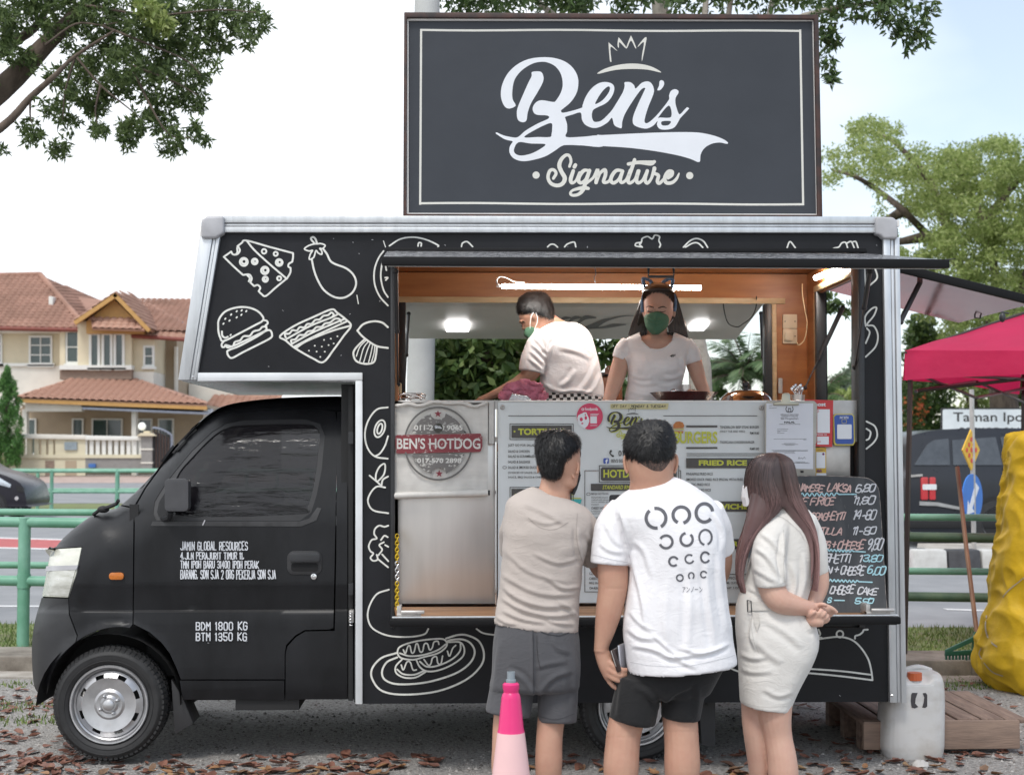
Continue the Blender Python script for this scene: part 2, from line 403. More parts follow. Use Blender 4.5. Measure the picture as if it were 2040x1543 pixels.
for x0,x1,z0,z1 in((-.4,1.97,zo-.045,zo-.01),(1.885,1.915,zc,zo-.046)):
 ybox('trim_batten',x0,x1,fx-.004,fx+.01,z0,z1,pale_wood,truck,bevel=.002)
ybox('trim_batten',xr-.072,xr-.056,.3,1.42,zo+.0,zo+.035,pale_wood,truck,bevel=.002)
ybox('trim_batten',xr-.072,xr-.056,hatch_y1+.0,hatch_y1+.03,zc,zo-.002,pale_wood,truck,bevel=.002)
for x0,x1 in((-.385,-.34),(1.84,1.885)):ybox('window_jamb',x0,x1,yb-.045,yb+.02,zc,zo-.046,dark_gloss,truck,bevel=.003)
ybox('window_jamb',xr-.075,xr-.02,hatch_y1-.045,hatch_y1-.0,zc,zo-.002,dark_gloss,truck,bevel=.003)
slab('opening_jamb',[(778,1250),(786,1250),(786,500),(778,500)],-.012,.10,dark_gloss,truck,bevel=.003)
slab('opening_jamb',[(1712,1250),(1724,1250),(1722,500),(1710,500)],-.012,.12,dark_gloss,truck,bevel=.003)
slab('opening_lining',[(787,1205),(793,1205),(793,528),(787,528)],.05,.14,wood,truck)
ybox('worktop',at(786,798,0).x,xi-.05,.05,.42,zc-.03,zc-.012,steel,truck,bevel=.003)
ybox('rear_worktop',-.6,xi-.05,1.2,yb-.03,zc-.28,zc-.26,steel,truck,bevel=.003)
slab('counter_front',[(786,1202),(986,1202),(986,797),(786,797)],.05,.07,steel,truck,bevel=.003)
slab('counter_front',[(993,1202),(1694,1202),(1694,797),(993,797)],.05,.07,steel,truck,bevel=.003)
slab('counter_side_cover',[(1632,878),(1711,880),(1711,797),(1632,797)],.02,.045,steel_dull,truck,bevel=.002)
slab('counter_side_cover',[(1632,948),(1694,948),(1694,881),(1632,881)],.03,.045,steel_dull,truck,bevel=.002)
slab('counter_gap_shade',[(1695,1202),(1711,1202),(1711,884),(1695,884)],.09,.1,dark,truck)  # black sheet standing in for the shade inside the open gap
p=at(988,1000,.03)
B().tube([(p.x,.03,at(988,1235,.03).z),(p.x,.03,at(988,880,.03).z)],.0055,8).tube([(p.x,.028,at(988,870,.03).z),(p.x,.028,at(988,815,.03).z)],.008,8).obj('slide_bolt',chrome,truck,smooth='auto')
slab('counter_lip',[(984,884),(993,884),(993,797),(984,797)],.035,.049,steel_dull,truck,bevel=.002)
zs=at(1020,1207,0).z
s0,s1=at(786,1207,0).x,at(1722,1207,0).x
t0,t1=at(790,1238,-.44).x,at(1780,1238,-.44).x
shelf=B().add([(s0,-.01,zs),(s1,-.01,zs),(t1,-.44,zs-.004),(t0,-.44,zs-.004),(s0,-.01,zs-.015),(s1,-.01,zs-.015),(t1,-.44,zs-.019),(t0,-.44,zs-.019)],[(0,3,2,1),(4,5,6,7),(0,1,5,4),(1,2,6,5),(2,3,7,6),(3,0,4,7)])
shelf_o=shelf.obj('drop_shelf',mat('shelf_ply',(.36,.18,.08),.5,col2=(.2,.1,.045),vs_=3,stretch=(1,6,1),bump=.1,bs=20,detail=7),truck)
B().box(t0-.02,t1+.02,-.455,-.441,zs-.002,zs+.006).obj('edge_trim',alu,shelf_o,bevel=.002)
B().box(t0-.03,t1+.025,-.475,-.441,zs-.036,zs-.0035).obj('edge_moulding',edge_black,shelf_o,bevel=.006)
B().box(t0-.02,t1+.01,-.46,-.02,zs-.04,zs-.03).obj('shelf_underside',black_vinyl,shelf_o)
for sx,nx in((t0+.0,1),(t1-.12,1)):
 z=zs+.004;bb=B().box(sx-.0,sx+.11,-.43,-.39,z,z+.012).tube([(sx+.02,-.435,z+.02),(sx+.125,-.435,z+.02)],.009,8).box(sx+.0,sx+.02,-.42,-.33,z,z+.045)
 bb.obj('shelf_hinge',steel_dull,shelf_o,bevel=.002)
chain_y=mat('yellow_chain',(.62,.42,.02),.4,metal=.3);links=[]
zt_ch=at(790,1068,-.1).z;nl=22
for i in range(nl):
 t=i/(nl-1);c=at(791,1068+t*142,-.02-t*.38);w=.0085;h=.0125
 ang=(i%2)*math.pi/2+.4
 ring=[(c.x+w*math.cos(a)*math.cos(ang),c.y+w*math.cos(a)*math.sin(ang),c.z+h*math.sin(a))for a in[2*math.pi*j/10 for j in range(11)]]
 B().tube(ring,.0028,5).obj('chain_link',chain_y if i<8 or i>13 else chrome,truck,smooth=True)
 # front hatch
zh0,zh1=2.478,at(1300,515,-1.05).z
hl,hr=at(772,497,0).x,at(1724,497,0).x;ol,orr=at(763,515,-1.05).x,at(1888,515,-1.05).x
ol=hl;
ol=at(763,520,-1.05).x
top_v=mat('sky_streaked_vinyl',(.03,.03,.033),.2,var=.3,vs_=34,bump=1,bs=16,dist=.03,stretch=(1,2.5,1),col2=(.5,.5,.52),ramp=(.5,.6))  # pale streaks of reflected sky are painted into the black vinyl
hb_=B().hexa([(hl,-.03,zh0-.028),(hr,-.03,zh0-.028),(orr,-1.05,zh1-.03),(ol,-1.05,zh1-.03),(hl,-.03,zh0),(hr,-.03,zh0),(orr,-1.05,zh1),(ol,-1.05,zh1)])
hatch=hb_.obj('serving_hatch',top_v,truck)
B().hexa([(ol-.005,-1.06,zh1-.034),(orr+.005,-1.06,zh1-.034),(orr+.005,-1.03,zh1-.034),(ol-.005,-1.03,zh1-.034),(ol-.005,-1.06,zh1+.002),(orr+.005,-1.06,zh1+.002),(orr+.005,-1.03,zh1+.004),(ol-.005,-1.03,zh1+.004)]).obj('hatch_edge',edge_black,hatch,bevel=.003)
B().add([(orr,-1.06,zh1-.002),(orr+.03,-1.06,zh1+.003),(orr+.03,-.9,zh1+.02),(orr,-.9,zh1+.016),(orr,-1.06,zh1+.001),(orr+.03,-1.06,zh1+.006),(orr+.03,-.9,zh1+.023),(orr,-.9,zh1+.019)],[(0,3,2,1),(4,5,6,7),(0,1,5,4),(1,2,6,5),(2,3,7,6),(3,0,4,7)]).obj('torn_edge_strip',dark,hatch)
B().hexa([(hl+.02,-.035,zh0-.034),(hr-.02,-.035,zh0-.034),(orr-.02,-1.028,zh1-.036),(ol+.02,-1.028,zh1-.036),(hl+.02,-.035,zh0-.0285),(hr-.02,-.035,zh0-.0285),(orr-.02,-1.028,zh1-.0305),(ol+.02,-1.028,zh1-.0305)]).obj('hatch_lining',mat('white_hatch_lining',(.82,.81,.8),.5),hatch)
slab('hinge_bar',[(770,494),(1726,494),(1728,503),(768,503)],-.035,-.002,edge_black,truck,bevel=.003)
hd=[at(x,y,-.93)for x,y in((1292,531),(1292,551),(1342,551),(1342,531))]
B().tube([tuple(v)for v in cat([tuple(q)for q in hd],1)],.006,8).obj('hatch_handle',dark_gloss,hatch,smooth=True)
def strut(name,a,b,r0=.011,r1=.005,cut=.55,par=truck):
 a,b=Vector(a),Vector(b);m=a.lerp(b,cut);d=(b-a).normalized()
 s=B().tube([a,m],r0,8).tube([m,m+d*.012],r0*1.25,8).obj(name,dark_gloss,par,smooth='auto')
 B().tube([m,b],r1,6).obj('strut_rod',chrome if r1<.004 else dark_gloss,s,smooth='auto')
 B().ell(a,.014).ell(b,.012).obj('strut_joint',dark,s,smooth=True)
 return s
strut('gas_strut',at(788,540,-.5),at(793,765,.06),cut=.5)
strut('gas_strut',at(1733,540,-.62),at(1703,732,.06),cut=.35)
# rear hatch with lamps
hx0,hx1=-.37,1.88;hy0,hy1=YB+.02,YB+1.02
z0,z1=zo-.005,at(1100,675,hy1).z
rh=B().hexa([(hx0,hy0,z0),(hx1,hy0,z0),(hx1,hy1,z1),(hx0,hy1,z1),(hx0,hy0,z0+.03),(hx1,hy0,z0+.03),(hx1,hy1,z1+.03),(hx0,hy1,z1+.03)]).obj('rear_hatch',white_panel,truck)
def on_hatch(px,py,lift=.003):
 d=(at(px,py,1)-CAM);n=Vector((0,z1-z0,-(hy1-hy0))).normalized();p0=Vector((0,hy0,z0))+n*lift
 if n.z>0:n=-n
 t=(p0-CAM).dot(n)/d.dot(n);return CAM+d*t
def frh(x,y,z):
 d=Vector((x,y,z))-CAM;n=Vector((0,z1-z0,-(hy1-hy0))).normalized();p0=Vector((0,hy0,z0))+n*(.002+abs(y)*.1)
 return tuple(CAM+d*((p0-CAM).dot(n)/d.dot(n)))
for pts in(rrect(889,934,648,661,3),[(1374,659),(1387,647),(1412,647),(1401,659)]):
 o=B();V=[on_hatch(*p,.03)for p in pts];V2=[on_hatch(*p,.0)for p in pts];n=len(V)
 o.add(V+V2,[tuple(range(n))]+[(i,(i+1)%n,n+(i+1)%n,n+i)for i in range(n)]);o.obj('hatch_lamp',LED2,rh)
grey_paint=mat('grey_script_paint',(.2,.2,.21),.6)
b=B();Z=lambda p:zm(1200,450,.2647,p)
for st in([(250,675,2),(150,680,8),(60,700,16),(0,720,30),(-60,750,40),(-130,768,20)],[(180,742,4),(80,750,24),(0,765,16),(-120,770,6)],[(-50,690,10),(-130,690,30),(-190,735,14)],[(-150,690,8),(-210,692,26),(-260,728,10)],[(-235,692,8),(-290,695,22),(-330,725,6)]):
 b.stroke(Z([(x,y,w)for x,y,w in st]),3,0,fr=frh)
b.obj('lettering',grey_paint,rh)
sp_=B()
for i in range(16):p=on_hatch(815+i*45,600,.004);sp_.ell(p,.004,6,4)
sp_.obj('hatch_screws',dark,rh,kind='stuff')
B().hexa([(hx0,hy0-.0,z0-.004),(hx1,hy0,z0-.004),(hx1,hy0+.09,z0-.004-.016),(hx0,hy0+.09,z0-.02),(hx0,hy0,z0-.0005),(hx1,hy0,z0-.0005),(hx1,hy0+.09,z0-.0175),(hx0,hy0+.09,z0-.0175)]).obj('hinge_strip',pale_wood,rh)
strut('gas_strut',on_hatch(814,625,.03),(-.345,yb-.06,zc+.07),.01,.004,.5)
strut('gas_strut',on_hatch(1516,624,.03),(1.83,yb-.06,zc+.1),.01,.004,.55)
cb=[on_hatch(1507,590,.02),on_hatch(1506,612,.05),on_hatch(1497,632,.07),on_hatch(1480,645,.05),on_hatch(1469,651,.02),on_hatch(1452,645,.03),on_hatch(1444,625,.03),on_hatch(1440,598,.01)]
B().tube([tuple(q)for q in cat([tuple(q)for q in cb],4)],.0035,6).obj('cable',dark,rh,smooth=True)
# end hatch
ex0,ex1=xr+.01,2.95;eza,ezb=zo+.01,2.27
eh=B().add([(ex0,hatch_y0,eza),(ex0,hatch_y1,eza),(ex1,hatch_y1,ezb),(ex1,hatch_y0,ezb),(ex0,hatch_y0,eza+.03),(ex0,hatch_y1,eza+.03),(ex1,hatch_y1,ezb+.03),(ex1,hatch_y0,ezb+.03)],[(0,1,2,3),(7,6,5,4),(0,3,7,4),(1,5,6,2),(0,4,5,1),(3,2,6,7)]).obj('end_hatch',mat('canopy_tinted_liner',(.52,.28,.30),.12,metal=.55,spec=1,var=.1,vs_=3,bump=.15,bs=8),truck)  # pink reflection of the gazebo canopy is mixed into the liner colour
B().hexa([(ex0,hatch_y0-.03,eza-.01),(ex1+.01,hatch_y0-.03,ezb-.01),(ex1+.01,hatch_y0-.001,ezb-.01),(ex0,hatch_y0-.001,eza-.01),(ex0,hatch_y0-.03,eza+.035),(ex1+.01,hatch_y0-.03,ezb+.035),(ex1+.01,hatch_y0-.001,ezb+.035),(ex0,hatch_y0-.001,eza+.035)]).obj('hatch_edge',edge_black,eh,bevel=.004)
strut('gas_strut',at(1836,556,.5),at(1793,642,.42),.014,.006,.97)
strut('gas_strut',at(1679,612,1.3),at(1604,772,1.36),.014,.005,.62)
lk=B();q=[at(x,y,1.0)for x,y in((1942,612),(1942,633),(1953,634),(1953,613))];lk.tube([tuple(v)for v in q],.005,6)
lk.tube([tuple(at(1940,612,1)),tuple(at(2010,624,1))],.005,6).ell(at(1997,632,1),(.018,.018,.028));lk.obj('hatch_latch',dark_gloss,eh,smooth='auto')
# lights, sockets, wiring
def onY(px,py,Y):return tuple(at(px,py,Y))
yl=.62
a,c=at(1000,570,yl),at(1396,573,yl)
tb=B().tube([a,c],.0125,12).obj('tube_light',LED,truck,smooth='auto')
B().tube([a-Vector((.03,0,0)),a],.006,8).tube([c,c+Vector((.004,0,0))],.012,12).obj('tube_end',white_panel,tb,smooth='auto')
B().tube([tuple(v)for v in cat([onY(x,y,yl-.01)for x,y in((995,570),(989,560),(995,551),(1008,552),(1025,560),(1045,562))],4)],.004,6).obj('wire',white_panel,tb,smooth=True)
B().tube([tuple(v)for v in cat([onY(x,y,yl)for x,y in((1186,563),(1184,552),(1187,545),(1183,520),(1183,490))],3)],.003,6).obj('wire',dark,tb,smooth=True)
p0,p1=at(1596,553,1.1),at(1641,535,.45)
B().tube([(xr-.1,1.25,at(1596,553,1.25).z),(xr-.1,.75,at(1641,535,.75).z+.0)],.014,12).obj('tube_light',LED,truck,smooth='auto')
cw=[onY(x,y,1.4)for x,y in((1598,565),(1599,590),(1604,620),(1608,645),(1603,675),(1592,687),(1586,680))]
B().tube([tuple(v)for v in cat(cw,4)],.003,6).obj('wire',pale_wood,truck,smooth=True)
sock=mat('cream_socket_plastic',(.68,.58,.42),.4,var=.05)
for y0_,y1_ in((626,654),(655,684)):
 s_=slab('wall_socket',rrect(1560,1588,y0_,y1_,2),yb-.034,yb-.022,sock,truck,bevel=.002)
 if y0_>640:slab('socket_plug',rrect(1564,1580,660,678,4),yb-.05,yb-.035,sock,s_,bevel=.003)
 for dx in(4,24):slab('socket_screw',circ(1560+dx,(y0_+y1_)/2,1.2,8),yb-.036,yb-.033,dark,s_)
slab('hinge_plate',rrect(1551,1559,753,783,2),yb-.06,yb-.047,steel_dull,truck,bevel=.002)
# drawings on the panel
def drawing(name,strokes,tr,w=4.6,Y=0,dots=(),extra=()):
 reset();b=B()
 for st in strokes:
  cl=st[0]=='c';pts=tr(st[1:]if cl else st);b.stroke(pts,w*.84,Y,closed=cl,sm=5)
 for d in dots:
  x,y=tr([d[:2]])[0];b.stroke([(x,y),(x+(d[2]if len(d)>2 else .4),y+(d[3]if len(d)>3 else 0))],3.1,Y,sm=1)
 return b.obj(name,paint_line,truck,kind='stuff' if 'scratch' in name else None)
Z5=lambda p:zm(340,420,.2463,p)
def cir(x,y,r):return['c']+circ(x,y,r,9)
drawing('cheese_drawing',[[(430,372),(490,330)],[(490,330),(505,352),(540,350),(560,320),(546,287)],[(540,287),(575,260),(612,240),(800,292),(990,342)],[(990,342),(990,375),(984,412)],[(984,412),(957,428),(952,450),(970,462)],[(970,462),(968,500),(940,548)],[(615,242),(680,320),(800,430),(938,548)],[(938,548),(850,620),(770,688),(735,672),(712,650)],[(712,650),(725,622),(705,600),(676,608)],[(676,608),(645,580)],[(645,580),(656,545),(635,515),(585,518)],[(585,518),(510,450),(430,372)],[(620,520),(640,545),(632,570)],[(530,350),(540,335),(538,300)]]+[cir(*c_)for c_ in((592,413,32),(594,410,19),(680,410,23),(683,408,13),(756,328,18),(850,348,16),(878,418,27),(882,415,16),(762,482,30),(766,480,18),(766,553,21),(768,550,12),(878,546,16))],Z5,4.4)
drawing('eggplant_drawing',[[(1235,310),(1265,350),(1290,402),(1330,430),(1420,465),(1480,520),(1500,590),(1470,660),(1400,702),(1320,695),(1240,640),(1190,560),(1160,480),(1142,395)],[(1165,265),(1135,228),(1150,212),(1170,225),(1184,262)],['c',(1165,268),(1120,280),(1082,308),(1120,325),(1148,320),(1130,350),(1122,392),(1158,375),(1175,322),(1195,342),(1222,352),(1222,325),(1205,303),(1228,306),(1250,280),(1215,265),(1185,268)]][0:2],Z5)
drawing('eggplant_leaf_drawing',[['c',(1165,268),(1120,280),(1082,308),(1120,325),(1148,320),(1130,350),(1122,392),(1158,375),(1175,322),(1195,342),(1222,352),(1222,325),(1205,303),(1228,306),(1250,280),(1215,265),(1185,268)]],Z5,3.6)
drawing('burger_drawing',[['c',(385,940),(390,880),(440,815),(530,782),(620,780),(700,808),(748,860),(740,892),(690,920),(560,988),(430,1052),(402,1025),(388,980)],[(430,1054),(413,1078),(418,1100),(438,1098),(446,1084),(500,1096),(520,1060),(562,1046),(590,1014),(640,1010),(670,975),(718,962),(742,938),(775,936)],[(748,882),(778,890),(785,910),(765,930),(776,950),(765,968),(700,1002),(560,1068),(470,1104),(450,1094)],['c',(470,1126),(560,1090),(700,1015),(770,970),(806,967),(820,1000),(805,1030),(700,1085),(580,1145),(500,1188),(470,1175),(458,1145)],[(415,975),(418,1008),(440,1026),(462,1018)]],Z5,dots=[(x,y,1.2,-1.5)for x,y in((440,875),(425,915),(474,890),(487,842),(532,815),(532,864),(572,808),(570,843),(610,814),(483,1006))])
drawing('sandwich_drawing',[['c',(885,1012),(1000,930),(1150,860),(1300,797),(1345,822),(1420,880),(1458,930),(1400,1010),(1320,1120),(1235,1222),(1150,1192),(1010,1112),(930,1047)],[(938,1035),(1130,930),(1300,862),(1352,835)],[(930,1022),(925,995),(960,992),(985,965),(1020,967),(1045,940),(1080,942),(1105,915),(1140,912),(1170,882),(1205,877),(1235,850),(1275,842),(1300,822),(1320,840),(1302,862)],[(975,1078),(1130,992),(1300,918),(1410,872)],[(980,1070),(975,1045),(1010,1037),(1040,1005),(1080,1002),(1110,975),(1150,967),(1180,940),(1220,937),(1250,910),(1290,902),(1330,872),(1365,875),(1376,895)],[(1000,1098),(1180,1005),(1425,893)],[(1010,1112),(1100,1052),(1300,972),(1455,928)]],Z5,dots=[(x,y)for x,y in((1118,1130),(1165,1090),(1180,1137),(1222,1097),(1240,1043),(1246,1138),(1277,1085),(1295,1033),(1318,1072),(1348,1014),(1210,1180))])
drawing('mushroom_drawing',[[(1510,968),(1560,915),(1640,893),(1710,903),(1757,940)],[(1510,968),(1560,1022),(1660,1090),(1757,1108)],[(1567,1040),(1505,1100),(1478,1150),(1500,1212),(1570,1236),(1640,1225),(1660,1170),(1668,1100)]],Z5)
drawing('mushroom_rib_drawing',[[(1582,1045),(1530,1100),(1502,1175)],[(1600,1055),(1560,1110),(1530,1215)],[(1618,1062),(1590,1130),(1560,1228)],[(1636,1072),(1620,1150),(1600,1228)],[(1652,1085),(1645,1150),(1625,1222)]],Z5,2.6)
drawing('plate_drawing',[[(1757,766),(1690,690),(1650,590),(1648,480),(1680,385),(1722,325)],[(1757,697),(1722,640),(1700,540),(1708,440),(1728,395)],[(1757,440),(1740,445),(1745,480)],[(1735,540),(1757,540),(1740,560)]],Z5,3.8)
Z6=lambda p:zm(760,450,.2647,p);Z7=lambda p:zm(1200,450,.2647,p)
drawing('plate_rim_drawing',[[(60,150),(140,100),(240,85),(340,105),(425,145),(425,156)],[(275,152),(280,128),(300,130),(298,152)],[(602,155),(610,130),(645,119),(686,156)],[(1250,158),(1272,140),(1300,140),(1325,160)],[(1378,158),(1400,136),(1450,122),(1462,158)]],Z6,3.6)
drawing('cauliflower_drawing',[[(300,160),(280,140),(292,128)],[(292,158),(250,150),(255,130),(292,122),(300,95),(340,80),(375,98),(395,70),(430,80),(425,110),(437,140),(430,160)]],Z7,3.6)
drawing('arch_drawing',[[(610,160),(660,112),(710,95),(760,115),(792,162)],[(625,160),(680,130),(720,130),(755,162)],[(1390,163),(1412,118),(1452,165)],[(1740,168),(1780,158),(1800,130),(1830,125),(1845,165)],[(1840,130),(1872,118),(1895,165)],[(1885,120),(1908,120),(1925,168)]],Z7,3.6)
Z2=lambda p:zm(700,780,.337,p)
el=[(168+30*math.cos(a)*1+12*math.sin(a),218-50*math.sin(a))for a in[2*math.pi*i/12 for i in range(12)]]
el2=[(168+14*math.cos(a)+7*math.sin(a),218-30*math.sin(a))for a in[2*math.pi*i/12 for i in range(12)]]
drawing('avocado_drawing',[[(215,92),(150,105),(100,170),(80,250),(95,330),(140,382),(215,395)],[(217,262),(198,320),(168,365),(140,380)],['c']+el,['c']+el2],Z2,4)
drawing('apple_drawing',[[(108,495),(150,530),(178,556)],[(178,556),(186,520),(217,500)],['c',(150,530),(145,490),(165,445),(195,425),(200,455),(188,495)],[(200,565),(150,560),(112,600),(98,650),(130,700),(218,717)]],Z2,4)
drawing('broccoli_drawing',[[(218,790),(195,797),(165,790),(140,810),(135,840),(150,866),(120,875),(103,910),(112,940),(130,955),(113,980),(130,998),(155,990),(150,962)],[(175,875),(195,850),(215,858)],[(160,965),(182,932),(165,905),(192,888)],[(160,990),(217,1036)],[(182,960),(218,1000)],[(200,905),(218,915)]],Z2,4)
drawing('pumpkin_drawing',[[(222,1168),(150,1195),(105,1270),(98,1340),(130,1400),(220,1440),(340,1447),(430,1432),(455,1400)]],Z2,4);drawing('plate_edge_drawing',[[(740,1400),(780,1425),(855,1435),(950,1430)]],Z2,4)
Zh=lambda p:zm(680,1200,.2745,p)
drawing('hotdog_plate_drawing',[[(405,362),(290,400),(222,480),(228,560),(300,640),(460,665),(700,640),(900,560),(1010,460),(1035,370),(1000,280),(920,237),(850,232),(760,258)],[(405,395),(330,430),(295,500),(320,560),(420,590),(620,575),(820,515),(930,440),(968,360),(940,295),(880,265),(800,268),(770,278)]],Zh,4.6)
drawing('hotdog_drawing',[['c',(408,350),(440,310),(560,275),(720,260),(764,285),(758,322),(700,365),(600,392),(520,412),(430,397)],[(425,365),(500,386),(600,376),(700,342),(757,300)],[(775,285),(860,285),(892,330),(880,390),(800,450),(700,490),(620,495),(570,465),(545,415)],[(865,290),(860,350),(800,410),(700,455),(620,462),(570,425)],[(440,410),(395,460),(400,510),(460,542),(540,540),(612,500)],[(405,482),(450,516),(530,520),(600,492)]],Zh,4)
drawing('sauce_drawing',[[(450,340),(465,366),(482,318),(498,312),(510,360),(528,355),(542,300),(556,302),(570,352),(590,350),(602,300),(625,297),(640,340),(660,325),(672,285),(700,278),(708,300)],[(600,410),(632,452),(650,440),(662,400),(690,390),(700,435),(722,442),(735,385)],[(770,350),(785,386),(808,330),(830,308)],[(435,450),(450,486),(475,430),(500,430),(520,485),(545,485)]],Zh,3.6)
Zr=lambda p:zm(1500,200,.4538,p)
drawing('bowl_drawing',[[(515,810),(545,778),(535,735)]],Zr,4);drawing('spoon_drawing',[[(490,740),(495,820)]],Zr,4)
drawing('pepper_drawing',[[(495,990),(492,950),(520,915),(542,910),(530,945),(500,985),(530,990),(548,1030),(538,1080),(495,1125)],[(500,1000),(512,1020),(495,1065)]],Zr,4);drawing('onion_drawing',[[(498,1408),(535,1430),(545,1470),(530,1500),(498,1528)],[(498,1440),(516,1455),(510,1482),(498,1490)]],Zr,4)
Zc=lambda p:zm(1600,1150,.2546,p)
drawing('cloche_drawing',[[(-200,640),(-100,540),(20,490),(120,480),(200,468),(290,462),(380,485),(450,545),(510,640),(535,740),(542,800)],[(-200,700),(45,712),(300,730),(530,758)],[(-200,735),(35,745),(300,770),(540,800)],['c']+circ(287,440,26,9),[(405,475),(408,455),(440,445),(465,425),(475,408),(505,405)],[(120,405),(133,440),(118,462),(145,470)],[(-620,655),(-570,705),(-500,735)]],Zc,4.2)
for sc_ in([(711,588),(714,605)],[(764,480),(768,492)]):drawing('scratch_mark',[sc_],lambda p:p,2.2)
b=B()
for i in range(26):
 x,y=random.uniform(400,1760),random.choice([random.uniform(470,492),random.uniform(1255,1392)])
 if i<10:x,y=random.uniform(440,775),random.uniform(480,735)
 b.stroke([(x,y),(x+random.uniform(-3,3),y+random.uniform(-3,3))],random.uniform(.5,1.4),0,sm=1)
b.obj('scuff_marks',grey_plastic,truck,kind='stuff')
# cab
YC=.08
FRONT=[(707,789),(650,789),(560,792),(490,799),(450,807),(422,820),(392,845),(345,898),(290,960),(244,1003),(222,1017),(190,1023),(150,1050),(120,1078),(107,1098),(97,1122),(84,1185),(70,1235),(64,1275),(64,1320),(68,1365),(80,1383),(92,1388)]
FS=[tuple(p)for p in cat(FRONT,4)]
ARCH=[(92,1388),(97,1350),(115,1313),(152,1277),(192,1256),(231,1248),(267,1252),(300,1270),(327,1300),(347,1348),(364,1392)]
AS=[tuple(p)for p in cat(ARCH,4)]
FA=np.array(FS)
def seg_dist(P,A):
 a=A[:-1];b=A[1:];ab=b-a;L2=(ab**2).sum(1)
 t=np.clip(((P[:,None]-a)*ab).sum(2)/L2,0,1)
 d=P[:,None]-(a+ab*t[...,None]);D=np.hypot(d[...,0],d[...,1]);return D.min(1)
def prof(P):
 y=P[:,1];f=np.interp(y,[780,830,900,960,1015,1040,1165,1169,1214,1219,1240,1330,1370,1400],[.17,.125,.075,.04,.012,.004,0,.003,.022,.006,.002,.002,.01,.03])
 r=90.0;d=seg_dist(P,FA);rr=np.clip(r-d,0,r);f=f+(r-np.sqrt(r*r-rr*rr))/sc(YC)
 fr_=(P[:,1]>1185)&(P[:,0]<160)
 ad_=seg_dist(P,np.array(AS));lip=np.exp(-(ad_/9)**2)*(P[:,1]>1240);f=f-.012*lip
 return f
def to_px(x,z):
 d=np.stack([x-CAM.x,np.full_like(x,YC-CAM.y),z-CAM.z],1)@np.array(RM)
 return np.stack([1020-F*d[:,0]/d[:,2],771.5+F*d[:,1]/d[:,2]],1)
def panel(name,loops,m,parent,thick=.012,step=.028,lift=0,smooth=True):
 if not isinstance(loops[0][0],(tuple,list)):loops=[loops]
 b=B().face([xz(l,YC)for l in loops],0)
 bm=bmesh.new();vs=[bm.verts.new(v)for v in b.v]
 for f in b.f:
  try:bm.faces.new([vs[i]for i in f])
  except ValueError:pass
 xs=[v[0]for v in b.v];zs_=[v[2]for v in b.v]
 x=min(xs)+step
 while x<max(xs):bmesh.ops.bisect_plane(bm,geom=bm.verts[:]+bm.edges[:]+bm.faces[:],plane_co=(x,0,0),plane_no=(1,0,0));x+=step
 z=min(zs_)+step
 while z<max(zs_):bmesh.ops.bisect_plane(bm,geom=bm.verts[:]+bm.edges[:]+bm.faces[:],plane_co=(0,0,z),plane_no=(0,0,1));z+=step
 for py in(1166,1169,1214,1219):
  zz=at(400,py,YC).z
  if min(zs_)<zz<max(zs_):bmesh.ops.bisect_plane(bm,geom=bm.verts[:]+bm.edges[:]+bm.faces[:],plane_co=(0,0,zz),plane_no=(0,0,1))
 bm.verts.ensure_lookup_table()
 A=np.array([(v.co.x,v.co.z)for v in bm.verts]);f=prof(to_px(A[:,0],A[:,1]))
 PX_=to_px(A[:,0],A[:,1])
 for v,q,p_ in zip(bm.verts,f,PX_):v.co=at(p_[0],p_[1],YC+q-lift)
 bmesh.ops.recalc_face_normals(bm,faces=bm.faces)
 if sum(f_.normal.y*f_.calc_area()for f_ in bm.faces)>0:bmesh.ops.reverse_faces(bm,faces=bm.faces)
 bmesh.ops.solidify(bm,geom=bm.faces[:],thickness=thick)
 me=bpy.data.meshes.new(name);bm.to_mesh(me);bm.free()
 me.polygons.foreach_set('use_smooth',[True]*len(me.polygons));me.update()
 bm=bmesh.new();bm.from_mesh(me)
 for e in bm.edges:
  if len(e.link_faces)==2 and e.calc_face_angle(0)>R(40):e.smooth=False
 bm.to_mesh(me);bm.free()
 return link_mesh(name,me,parent,None,m)
def surf(px,py,lift=.003):
 f=float(prof(np.array([[px,py]],float))[0]);return at(px,py,YC+f-lift)
def frc(x,y,z):
 px=to_px(np.array([x]),np.array([z]));return tuple(at(px[0][0],px[0][1],YC+float(prof(px)[0])-.0015+(y-YC)))
GLASS=[(340,1024),(351,952),(385,908),(425,868),(452,852),(486,846),(607,844),(631,852),(637,870),(631,932),(622,982),(612,1010),(594,1024)]
def off(pts,d):
 A=np.array(pts,float);n=len(A);out=[]
 ar=sum(A[i][0]*A[(i+1)%n][1]-A[(i+1)%n][0]*A[i][1]for i in range(n));sg=1 if ar>0 else-1
 for i in range(n):
  a,b,c=A[i-1],A[i],A[(i+1)%n];u=(b-a)/np.hypot(*(b-a));v=(c-b)/np.hypot(*(c-b))
  nn=np.array([u[1]+v[1],-(u[0]+v[0])]);nn/=np.hypot(*nn);k=1/max(.5,abs(nn@np.array([u[1],-u[0]])))
  out.append(tuple(b+nn*d*sg*min(k,1.6)))
 return out
gl_s=[tuple(p)for p in cat(GLASS,4,True)][:-1]
seal_out=off(gl_s,8)
seal_out=[(x,y)for x,y in seal_out]
tri=[(304,1030),(310,1000),(335,965),(348,948)]
door_hole=[(311,1036),(305,1022),(308,998),(330,962),(352,934),(382,898),(422,860),(450,843),(486,836),(607,834),(637,843),(647,868),(641,935),(631,985),(620,1020),(597,1037)]
